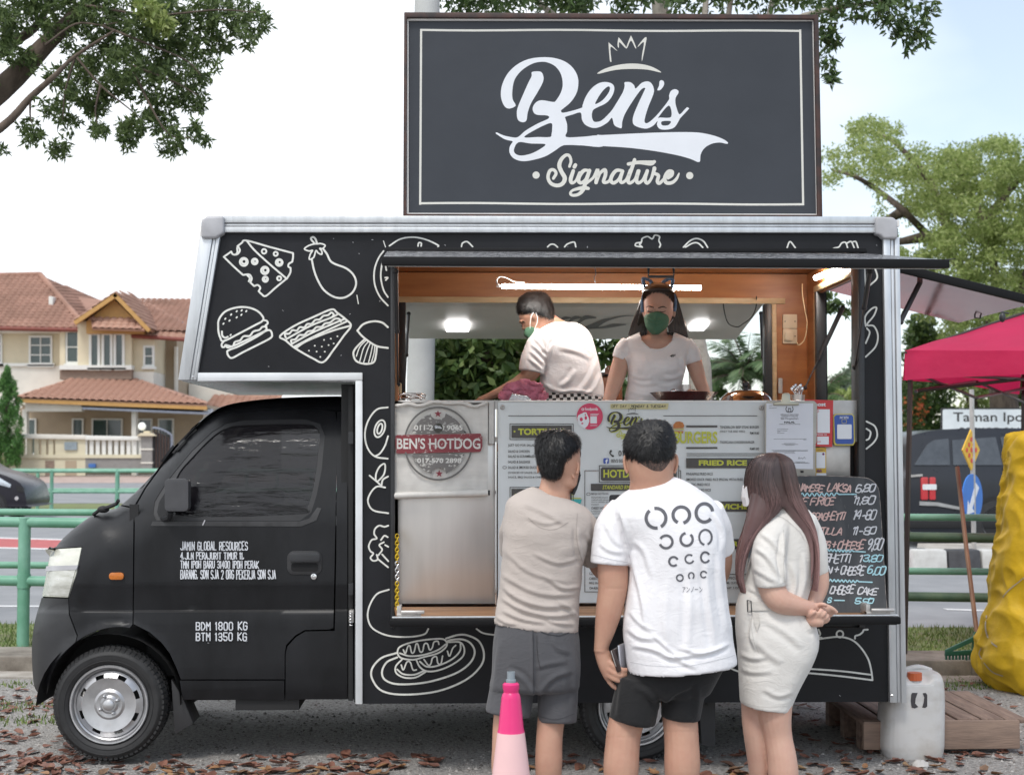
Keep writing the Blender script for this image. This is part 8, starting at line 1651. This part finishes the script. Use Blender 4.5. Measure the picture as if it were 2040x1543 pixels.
for x0_,x1_ in((43,72),(143,166),(182,244),(274,303),(314,346)):window(h1,x0_,x1_,833,872 if x0_>170 and x0_<200 else 905,HY-.3,2 if x1_-x0_>40 else 1,1,3,False)
for x in(44,262,405):slab('porch_column',pxrect(x,x+9,815,950),PY+.4,PY+.75,wall_w,h1)
h2=thing('brown_house','brown two-storey house with a terracotta roof, directly left of the truck body','house',(at(380,950,64).x,64,.5))
slab('wall',pxrect(300,520,655,960),64,72,wall_b,h2);slab('white_wall',pxrect(376,470,764,960),60,64,wall_w,h2)
slope(h2,[Vector(A(255,645,62.6)),Vector(A(520,648,62.6)),Vector(A(372,596,67)),Vector(A(245,602,67))],tile_d,name='roof')
slope(h2,[Vector(A(262,671,62)),Vector(A(400,673,62)),Vector(A(390,652,63.6)),Vector(A(262,650,63.6))],tile_m,name='lower_roof')
B().tube([A(262,672,61.9),A(400,674,61.9)],.12,8).obj('gutter',gut,h2)
arcp=[(300+85*i/12,650-14*math.sin(math.pi*i/12))for i in range(13)]
B().prism(xz(arcp+[(x,y+3)for x,y in arcp[::-1]],61),61,62.5).obj('arched_awning',aw,h2);window(h2,360,392,690,745,64,1,2)
slope(h2,[Vector(A(395,815,58)),Vector(A(560,815,58)),Vector(A(560,778,61)),Vector(A(440,778,61))],tile_m,name='porch_roof')
# boundary wall
WY=50.0
bw=thing('boundary_wall','cream garden wall with a baluster band and a grey right half','wall',(at(130,947,WY).x,WY,.5))
slab('coping',[(-120,861),(170,866),(170,875),(-120,871)],WY-.12,WY+.3,wall_w,bw,bevel=.02);slab('coping',[(170,867),(282,869),(282,877),(170,876)],WY-.12,WY+.3,win_w,bw,bevel=.02)
cream=mat('cream_wall_paint',(.62,.57,.42),.75,var=.07,vs_=.7)
slab('wall_base',pxrect(-120,170,912,947),WY,WY+.2,cream,bw);slab('wall_base',pxrect(170,282,912,940),WY,WY+.2,grey_r,bw);slab('middle_rail',pxrect(-120,282,905,912),WY-.06,WY+.25,cream,bw)
i=-118
while i<110:slab('baluster',pxrect(i,i+9.5,870,906),WY+.02,WY+.14,cream,bw);i+=14.3
slab('wall_panel',pxrect(110,170,870,906),WY,WY+.2,cream,bw);slab('letter_box',rrect(128,153,880,896,2),WY-.08,WY,mat('grey_box',(.25,.3,.33),.3),bw)
i=166
while i<282:slab('baluster',pxrect(i,i+7.5,875,906),WY+.02,WY+.14,win_w,bw);i+=12.3
for x0_,x1_,m_ in((90,108,slate),(130,152,wall_b)):slab('wall_niche',pxrect(x0_,x1_,917,947),WY-.02,WY,m_,bw)
slab('blue_meter',rrect(176,190,923,931,2),WY-.15,WY,mat('blue_plastic',(.05,.15,.42),.4),bw,bevel=.02)
gpst=thing('gate_pillar','grey gate pillar with cream bands and a round lamp on top','pillar',(at(291,940,WY).x,WY,.5))
slab('shaft',pxrect(281,303,868,940),WY-.2,WY+.3,grey_r,gpst);slab('cap',[(272,868),(280,862),(302,862),(309,868)],WY-.35,WY+.45,wall_y,gpst);slab('cap_base',pxrect(286,298,858,862),WY-.1,WY+.2,wall_y,gpst)
for y_ in(893,920):slab('band',pxrect(280,304,y_,y_+3),WY-.23,WY+.33,wall_w,gpst)
c_=at(283,849,WY);B().ell(c_,.16).obj('lamp_globe',mat('lamp_globe_glass',(.8,.85,.8),.2,emit=(1,1,.95),es=.25),gpst,smooth=True)
gate=thing('garden_gate','dark brown arched metal gate beside the gate pillar','gate',(at(322,935,WY).x,WY,.5))
gmt=mat('brown_gate_metal',(.14,.085,.07),.5);arc_t=lambda x:852+14*((x-303)/38)**2
slab('gate_sheet',[(304,935),(304,866)]+[(304+38*i/8,arc_t(304+38*i/8)+8)for i in range(9)]+[(342,935)],WY+.05,WY+.08,gmt,gate)
b=[at(304+38*i/8,arc_t(304+38*i/8),WY)for i in range(9)];B().tube([tuple(p)for p in b]+[A(342,938,WY)],.05,6).obj('gate_frame',aw,gate)
for x in(308,314,320,326,332,338):B().tube([A(x,935,WY-.02),A(x,arc_t(x),WY-.02)],.03,6).obj('gate_bar',dark_gloss,gate)
# utility pole
up=thing('utility_pole','tall pale grey concrete utility pole behind the truck','pole',(at(842,1300,3.6).x,3.6,.08))
a_,b_=at(838,760,3.6),at(851,10,3.6);d=(b_-a_)/(b_.z-a_.z)
B().tube([a_+d*(.0-a_.z),a_+d*(9.5-a_.z)],[.108,.082],28).obj('shaft',mat('pole_concrete',(.50,.51,.5),.8,var=.08,vs_=3,bump=.2,bs=60),up,smooth='auto')
# trees
def leaves(name,P,L_,wr,m,parent,up=0.0,fold=.25,outward=None,kind='stuff'):
 P=np.asarray(P);n=len(P);d=RNG.normal(size=(n,3));d[:,2]+=up
 if outward is not None:d=d*.6+outward
 d/=np.linalg.norm(d,axis=1)[:,None]+1e-9;r=RNG.normal(size=(n,3));s_=np.cross(d,r);s_/=np.linalg.norm(s_,axis=1)[:,None]+1e-9
 nn=np.cross(d,s_);Ls=(L_*RNG.uniform(.65,1.25,n))[:,None]
 mid=P+d*Ls*.45;w=Ls*wr/2
 V=np.stack([P,mid+s_*w+nn*w*fold,P+d*Ls,mid-s_*w+nn*w*fold],1).reshape(-1,3)
 b0=4*np.arange(n)[:,None];Fq=np.concatenate([b0+[0,1,2],b0+[0,2,3]],1).reshape(-1,3)
 return mesh_np(name,V,Fq,m,parent,kind=kind)
def blob(c,r,n,shell=.5,sq=(1,1,1)):
 d=RNG.normal(size=(n,3));d/=np.linalg.norm(d,axis=1)[:,None];q=(shell+(1-shell)*RNG.random(n))**.6
 return np.array(c)[None]+d*(r*q)[:,None]*np.array(sq)[None]
def limb(b,pts,r0,r1,n=8,sm=4,wob=.0):
 P=cat([tuple(p)for p in pts],sm);m=len(P);P=[p+(RNG.normal(size=3)*wob if 0<i<m-1 else 0)for i,p in enumerate(P)]
 b.tube([tuple(p)for p in P],[r0+(r1-r0)*i/(m-1)for i in range(m)],n);return[Vector(p)for p in P]
bark=mat('grey_brown_bark',(.07,.05,.04),.9,col2=(.15,.115,.09),vs_=9,stretch=(1,1,.3),bump=.6,bs=30,dist=.02,detail=8)
bark_l=mat('pale_bark',(.3,.27,.23),.9,col2=(.42,.39,.34),vs_=8,bump=.4,bs=25,dist=.02)
lf_dark=mat('dark_green_leaf',(.05,.1,.03),.5,island=[(.035,.07,.022),(.06,.11,.032),(.09,.15,.045),(.13,.19,.065)],translucent=.3)
lf_t1=mat('overhead_leaf',(.06,.11,.04),.5,island=[(.06,.095,.035),(.10,.15,.05),(.15,.21,.075),(.21,.28,.11)],translucent=.5)
lf_mid=mat('mid_green_leaf',(.07,.14,.04),.5,island=[(.035,.075,.02),(.07,.125,.03),(.11,.17,.045),(.17,.23,.07)],translucent=.3)
lf_lime=mat('yellow_green_leaf',(.15,.25,.06),.5,island=[(.18,.24,.07),(.28,.36,.10),(.38,.45,.16),(.46,.51,.22)],translucent=.5)
lf_cy=mat('cypress_leaf',(.06,.17,.03),.6,island=[(.03,.09,.02),(.06,.17,.03),(.10,.24,.05)])
TY=4.6
t1=thing('overhanging_tree','dark green tree whose branches hang into the upper left corner','tree',(at(-420,1000,TY).x,TY,.07))
b=B();s_=sc(TY);q=lambda x,y,dy=0:A(x,y,TY+dy)
limb(b,[(at(-420,1000,TY).x,TY,0),q(-400,700),q(-330,480),q(-200,340),q(0,180),q(90,90),q(170,10),q(260,-90)],.185,.027,12)
limb(b,[q(-330,480),q(-150,350,-.3),q(0,256,-.4),q(60,195,-.4),q(110,150,-.5),q(150,112,-.5),q(230,60,-.7)],.046,.009)
limb(b,[q(-200,340),q(-80,160,.3),q(0,98,.3),q(70,55,.3),q(110,-20,.4)],.07,.023)
for st in([(90,90),(150,48),(200,50),(235,45)],[(150,112),(200,170),(255,215),(280,235)],[(150,112),(130,180),(125,240)],[(200,50),(300,90),(370,120),(400,150)],[(170,10),(300,30),(430,20),(510,25)],[(260,130),(310,230),(340,270),(380,275)],[(260,130),(340,160),(395,190)],[(60,195),(60,230),(65,250)],[(200,170),(190,220),(195,250)]):
 limb(b,[q(x,y,-.4)for x,y in st],.011,.004,5)
b.obj('trunk',bark,t1,smooth=True)
cl=[(40,20,42),(10,45,30),(100,20,40),(20,100,26),(60,120,22),(95,60,20),(150,70,42),(200,20,48),(240,70,46),(290,25,50),(340,60,48),(390,30,48),(440,40,42),(480,20,34),(510,45,30),(490,75,22),(530,40,14),(440,90,26),(400,95,36),(350,120,44),(300,110,46),(250,130,44),(200,120,44),(165,140,30),(270,175,34),(330,170,44),(385,160,34),(400,205,18),(375,195,26),(310,215,26),(220,170,34),(190,195,30),(150,190,26),(110,150,26),(195,215,22),(135,175,22),(120,215,22),(90,215,16),(60,250,20),(62,275,16),(75,265,14),(135,240,22),(120,290,22),(110,300,16),(195,262,18),(200,255,14),(245,250,20),(265,260,26),(255,285,16),(280,235,22),(335,240,22),(345,275,24),(330,300,18),(355,300,14),(385,262,18),(405,275,14),(395,250,12),(310,250,14),(0,300,10),(-20,60,60),(-60,150,50),(-80,20,60),(60,-40,60),(180,-40,60),(300,-50,60),(420,-40,50),(150,20,30),(330,20,30),(430,130,10)]
PP=[];
for x,y,r in cl:
 c_=np.array(at(x,y,TY+random.uniform(-.4,.25)));nn_=int(r*r*.30)+20;nw=max(3,nn_//8)
 W_=blob(c_,r/s_,nw,.3,(1,1.4,1));PP.append(np.repeat(W_,9,0)+RNG.normal(size=(nw*9,3))*.009)
leaves('foliage',np.concatenate(PP),.064,.30,lf_t1,t1,up=-.25)
PP=[blob(at(x,y,TY-.6),r/s_,160,.3)for x,y,r in((290,15,22),(315,35,22),(330,52,12))];leaves('fresh_foliage',np.concatenate(PP),.075,.32,lf_lime,t1,up=-.2)
TY=4.5
t2=thing('tall_tree','dark green tree with several stems, its crown showing above the roof sign','tree',(at(1398,1200,TY).x,TY,.07))
b=B();s_=sc(TY)
limb(b,[(at(1398,1200,TY).x,TY,0),A(1396,780,TY),A(1385,680,TY),A(1360,450,TY),A(1318,60,TY),A(1310,-120,TY)],.105,.06,12)
for st in([(1365,480),(1385,250),(1405,20),(1410,-120)],[(1370,500),(1420,250),(1450,40),(1470,-100)],[(1375,520),(1480,250),(1535,20),(1560,-100)],[(1340,300),(1200,120),(1090,20),(1000,-60)],[(1480,200),(1560,60),(1650,20),(1780,0)]):limb(b,[A(x,y,TY+random.uniform(-.3,.3))for x,y in st],.045,.015)
b.obj('trunk',bark_l,t2,smooth=True)
PP=[]
for i in range(95):x=random.uniform(870,1640);r=random.uniform(22,48);PP.append(blob(at(x,random.uniform(-70,22)-r*.3,TY+random.uniform(-.8,.8)),r/s_,int(r*2.6),.3))
for x,y,r in((1650,20,40),(1690,10,40),(1730,10,36),(1780,30,40),(1820,50,34),(1835,75,20),(1800,60,26),(1760,20,30),(1850,15,20),(1810,95,10),(1650,75,22),(1645,120,18),(1652,150,14),(1665,85,10),(1640,60,26),(1700,-30,40),(1800,-30,40),(1655,160,8)):PP.append(blob(at(x,y,TY),r/s_,int(r*3.2),.3))
for x,y,r in((1640,590,14),(1660,600,12),(1690,620,14),(1672,612,10),(1625,588,10),(1650,615,7)):PP.append(blob(at(x,y,TY),r/s_,30,.2))
leaves('foliage',np.concatenate(PP),.08,.38,lf_dark,t2,up=-.3)
TY=3.8;s_=sc(TY)
t3=thing('broadleaf_shrub','large glossy green shrub seen through the serving window, behind the man','shrub',(at(980,1200,TY).x,TY,.07))
b=B()
for i in range(9):x=random.uniform(900,1150);limb(b,[(at(x,900,TY).x,TY+random.uniform(-.2,.5),.05),A(x+random.uniform(-60,60),800,TY+.3),A(x+random.uniform(-100,100),700,TY+.2)],.02,.008,6)
b.obj('stems',bark,t3,smooth=True)
PP=[]
for i in range(190):
 x=random.uniform(860,1165);y=random.uniform(655,900);W_=blob(at(x,y,TY+random.uniform(0,.6)),.125,10,.4);PP.append(np.repeat(W_,5,0))
for x,y in((1195,690),(1210,700),(1222,692),(1205,680),(1230,685),(1215,715),(1192,705)):PP.append(np.repeat(blob(at(x,y,TY),.06,5,.4),4,0))
leaves('foliage',np.concatenate(PP),.10,.46,lf_mid,t3,up=-.35,fold=.15)
B().prism(xz(rrect(858,1170,690,1000,30),TY+.7),TY+.7,TY+.85).obj('inner_shade_sheet',mat('shrub_shade_green',(.012,.022,.01),.9,col2=(.035,.06,.02),vs_=9,detail=9),t3)  # flat sheet; the shrub's inner shade is painted into its dark green
TY=31;s_=sc(TY)
t4=thing('palm_tree','green palm with feathery fronds, seen through the right of the serving window','palm',(at(1490,1000,TY).x,TY,0))
def palm(root,cx,cy,TY,n,Lr,m,nl=34,seed=1):
 b=B();cc=Vector(at(cx,cy,TY));limb(b,[(cc.x,TY,0),(cc.x+.1,TY,cc.z*.6),cc],.16,.12,10);tv=[];rr=random.Random(seed)
 P_,D_=[],[]
 for i in range(n):
  a=2*math.pi*i/n+rr.uniform(-.2,.2);el=rr.uniform(.15,1.35);L0=Lr*rr.uniform(.8,1.1);p=cc.copy();d=Vector((math.cos(a)*math.cos(el),math.sin(a)*math.cos(el),math.sin(el)));pts=[p.copy()]
  for k in range(10):p=p+d*L0/10;d=(d+Vector((0,0,-.13))).normalized();pts.append(p.copy())
  limb(b,pts,.03,.006,5,1)
  for k in range(nl):
   t=.12+.88*k/nl;f=t*10;j=min(9,int(f));q_=pts[j].lerp(pts[j+1],f-j);dd=(pts[j+1]-pts[j]).normalized();sd=dd.cross(Vector((0,0,1))).normalized()
   for sg_ in(-1,1):P_.append(tuple(q_));D_.append(tuple(dd*.6+sd*sg_*.9+Vector((0,0,-.35+rr.uniform(-.15,.15)))))
 b.obj('trunk',bark,root,smooth=True)
 P_=np.array(P_);D_=np.array(D_);D_/=np.linalg.norm(D_,axis=1)[:,None];n_=len(P_);S_=np.cross(D_,[0,0,1.0]);S_/=np.linalg.norm(S_,axis=1)[:,None]
 Ln=Lr*.28;w=Ln*.045;V=np.stack([P_-S_*w*.5,P_+S_*w*.5,P_+D_*Ln*.6+S_*w-np.array([0,0,.02]),P_+D_*Ln-np.array([0,0,.08])],1).reshape(-1,3)
 b0=4*np.arange(n_)[:,None];Fq=np.concatenate([b0+[0,1,2],b0+[0,2,3]],1).reshape(-1,3);mesh_np('fronds',V,Fq,m,root,kind='stuff')
lf_palm=mat('palm_frond',(.09,.16,.06),.45,island=[(.05,.10,.04),(.10,.17,.07),(.19,.26,.13)],translucent=.25)
palm(t4,1486,752,TY,40,1.6,lf_palm,30);
TY=30;s_=sc(TY)
t5=thing('spreading_tree','large yellow-green spreading tree behind the pink gazebo','tree',(at(2010,1010,TY).x,TY,.03))
b=B();G_=lambda x,y,dy=0:A(x,y,TY+dy)
limb(b,[G_(2010,1010),G_(2000,800),G_(1985,660)],.42,.32,12)
brs=[[(1985,660),(1940,570),(1895,510),(1850,470),(1800,420),(1750,380),(1700,350),(1660,340)],[(1895,510),(1880,430),(1850,360),(1800,300),(1760,270)],[(1985,660),(1985,560),(1960,450),(1930,370),(1900,320)],[(1985,660),(2040,560),(2080,440),(2120,340)],[(1960,450),(2010,380),(2060,330)],[(1850,470),(1800,480),(1740,490)],[(1940,570),(1860,590),(1800,600)],[(1985,640),(2050,640),(2150,560)],[(1800,420),(1760,440),(1700,450)]]
for st in brs:limb(b,[G_(x,y,random.uniform(-.6,.6))for x,y in st],.16,.04,8)
b.obj('trunk',bark,t5,smooth=True)
PP=[]
def tier(x0,x1,yfun,n,r0,r1,den):
 for i in range(n):
  x=random.uniform(x0,x1);r=random.uniform(r0,r1);PP.append(blob(at(x,yfun(x)+random.uniform(-26,34),TY+random.uniform(-3,3)),r/s_,int(r*r*den*1.25)+8,.1,(1.45,1.3,1.05)))
tier(1690,1800,lambda x:262+abs(x-1745)*.25,24,10,22,.30);tier(1640,1760,lambda x:325+(1700-x)*.1,18,10,20,.25);tier(1740,1900,lambda x:330,34,12,26,.26)
tier(1880,2080,lambda x:315+8*math.sin(x/20),44,12,26,.30);tier(1800,2080,lambda x:400,60,14,28,.20);tier(1850,2080,lambda x:480,50,14,30,.22);tier(1740,1860,lambda x:400,16,8,18,.16)
tier(1790,2080,lambda x:560,40,14,28,.2);tier(1690,1800,lambda x:470,10,8,14,.2);tier(1640,1860,lambda x:505+0*x,30,12,20,.24);tier(1900,2080,lambda x:620,20,14,26,.22);tier(2060,2300,lambda x:420,60,30,60,.05)
tier(1890,2090,lambda x:350,60,8,20,.26);tier(1880,2090,lambda x:440,50,8,20,.24);tier(1760,2090,lambda x:530,60,8,20,.24);tier(1880,2090,lambda x:640,50,10,22,.24);tier(1810,1900,lambda x:600,20,8,16,.24)
leaves('foliage',np.concatenate(PP),.125,.42,lf_lime,t5,up=-.1)
def bush(name,label,x0,x1,y0,y1,Y,n,r,m,L_=.16,cat_='tree',den=.26,base=0,group=None):
 rt=thing(name,label,cat_,(at((x0+x1)/2,900,Y).x,Y,base),group or('trees beyond the road' if cat_=='tree' else None));s_=sc(Y);b=B();cx=(x0+x1)/2
 zt_=at(cx,(y0*.6+y1*.4),Y).z
 for i in range(4):limb(b,[(at(cx,900,Y).x+random.uniform(-.2,.2),Y,base),tuple(at(cx+random.uniform(-.15,.15)*(x1-x0),y1*.6+y0*.4,Y)),tuple(at(cx+random.uniform(-.4,.4)*(x1-x0),y0*.7+y1*.3,Y))],.1*r/20,.03,6)
 b.obj('trunk',bark,rt,smooth=True);P_=[]
 for i in range(n):
  t=random.random();a=random.uniform(-1,1)*math.sqrt(max(0,1-(1-t)**2.5)+.08);x=cx+a*(x1-x0)/2;y=y0+t*(y1-y0)
  q_=random.uniform(.6,1.3)*r;P_.append(blob(at(x,y,Y+random.uniform(-1,1)*(x1-x0)/s_*.3),q_/s_,int(q_*q_*den)+5,.4))
 leaves('foliage',np.concatenate(P_),L_,.45,m,rt);return rt
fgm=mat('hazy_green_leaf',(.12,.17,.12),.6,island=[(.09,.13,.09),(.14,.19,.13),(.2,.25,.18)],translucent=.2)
bush('roadside_tree','loose green tree between the truck and the street name board',1790,1890,640,880,34,70,18,lf_mid,.2)
bush('roadside_tree','green tree behind the truss of the pink gazebo',1880,1990,690,900,36,60,18,lf_lime,.2)
bush('roadside_tree','darker green tree at the right edge behind the yellow cover',1980,2160,700,900,38,80,22,lf_mid,.22)
fl=thing('flowering_tree','small tree with orange flowers just right of the truck corner','tree',(at(1822,900,31).x,31,.03))
b=B();limb(b,[(at(1822,900,31).x,31,0),A(1818,850,31),A(1826,780,31)],.06,.02,6);b.obj('trunk',bark,fl)
leaves('foliage',np.concatenate([blob(at(random.uniform(1800,1845),random.uniform(770,880),31),.22,50,.3)for i in range(30)]),.13,.4,lf_mid,fl)
leaves('flowers',np.concatenate([blob(at(random.uniform(1800,1845),random.uniform(790,850),30.8),.12,9,.3)for i in range(14)]),.1,.7,mat('orange_petal',(.5,.12,.04),.6,island=[(.45,.08,.03),(.6,.2,.06)]),fl)
bush('distant_tree','hazy grey-green tree seen through the end opening, right side',1690,1760,690,830,60,50,14,fgm,.34)
bush('distant_tree','hazy low bushy tree seen through the end opening, left side',1655,1700,745,840,55,30,12,fgm,.3)
bush('distant_tree','pale yellow-green low tree at the foot of the end opening',1600,1760,780,860,50,60,12,lf_lime,.25)
bush('roadside_tree','mid green tree below the palm in the serving window',1395,1440,735,830,32,34,12,lf_mid,.16)
bush('roadside_tree','low dark green tree right of the palm in the serving window',1520,1580,772,850,33,44,14,lf_dark,.16)
p2=thing('small_palm','small pale palm at the foot of the end opening','palm',(at(1632,900,29).x,29,0));palm(p2,1632,800,29,12,1.1,lf_palm,18,5)
bush('roadside_tree','wide dark tree far behind the truck between the two opening windows',1180,1400,752,900,70,80,20,lf_dark,.4)
cy=thing('cypress','dense bright green cypress at the left edge, before the house','tree',(at(14,930,49).x,49,.48))
B().tube([(at(14,930,49).x,49,.4),A(14,800,49)],.08,8).obj('trunk',bark,cy)
PP=[blob(at(14+random.uniform(-1,1)*30*math.sin(min(1,(y-738)/90)*1.57),y,49+random.uniform(-.4,.4)),.13,60,.3,(.7,.7,1.6))for y in[738+190*random.random()**.9 for _ in range(260)]]
leaves('foliage',np.concatenate(PP),.12,.3,lf_cy,cy,up=1.2)
bush('garden_shrub','small round green shrub at the left edge before the garden wall',-30,12,905,945,47,26,8,lf_mid,.12,'shrub',base=.45)
for i,(x,y)in enumerate(((-4.6,-19),)):
 tr=thing('car_park_tree','round car-park tree facing the truck cab, mirrored in its window','tree',(x,y,0));b=B()
 limb(b,[(x,y,0),(x+.2,y,2),(x,y+.3,4)],.25,.15);b.obj('trunk',bark,tr)
 PP=[blob((x+random.gauss(0,1.7),y+random.gauss(0,1.2),4.6+random.gauss(0,1.1)),.8,60,.3)for _ in range(40)];leaves('foliage',np.concatenate(PP),.34,.5,lf_dark,tr)
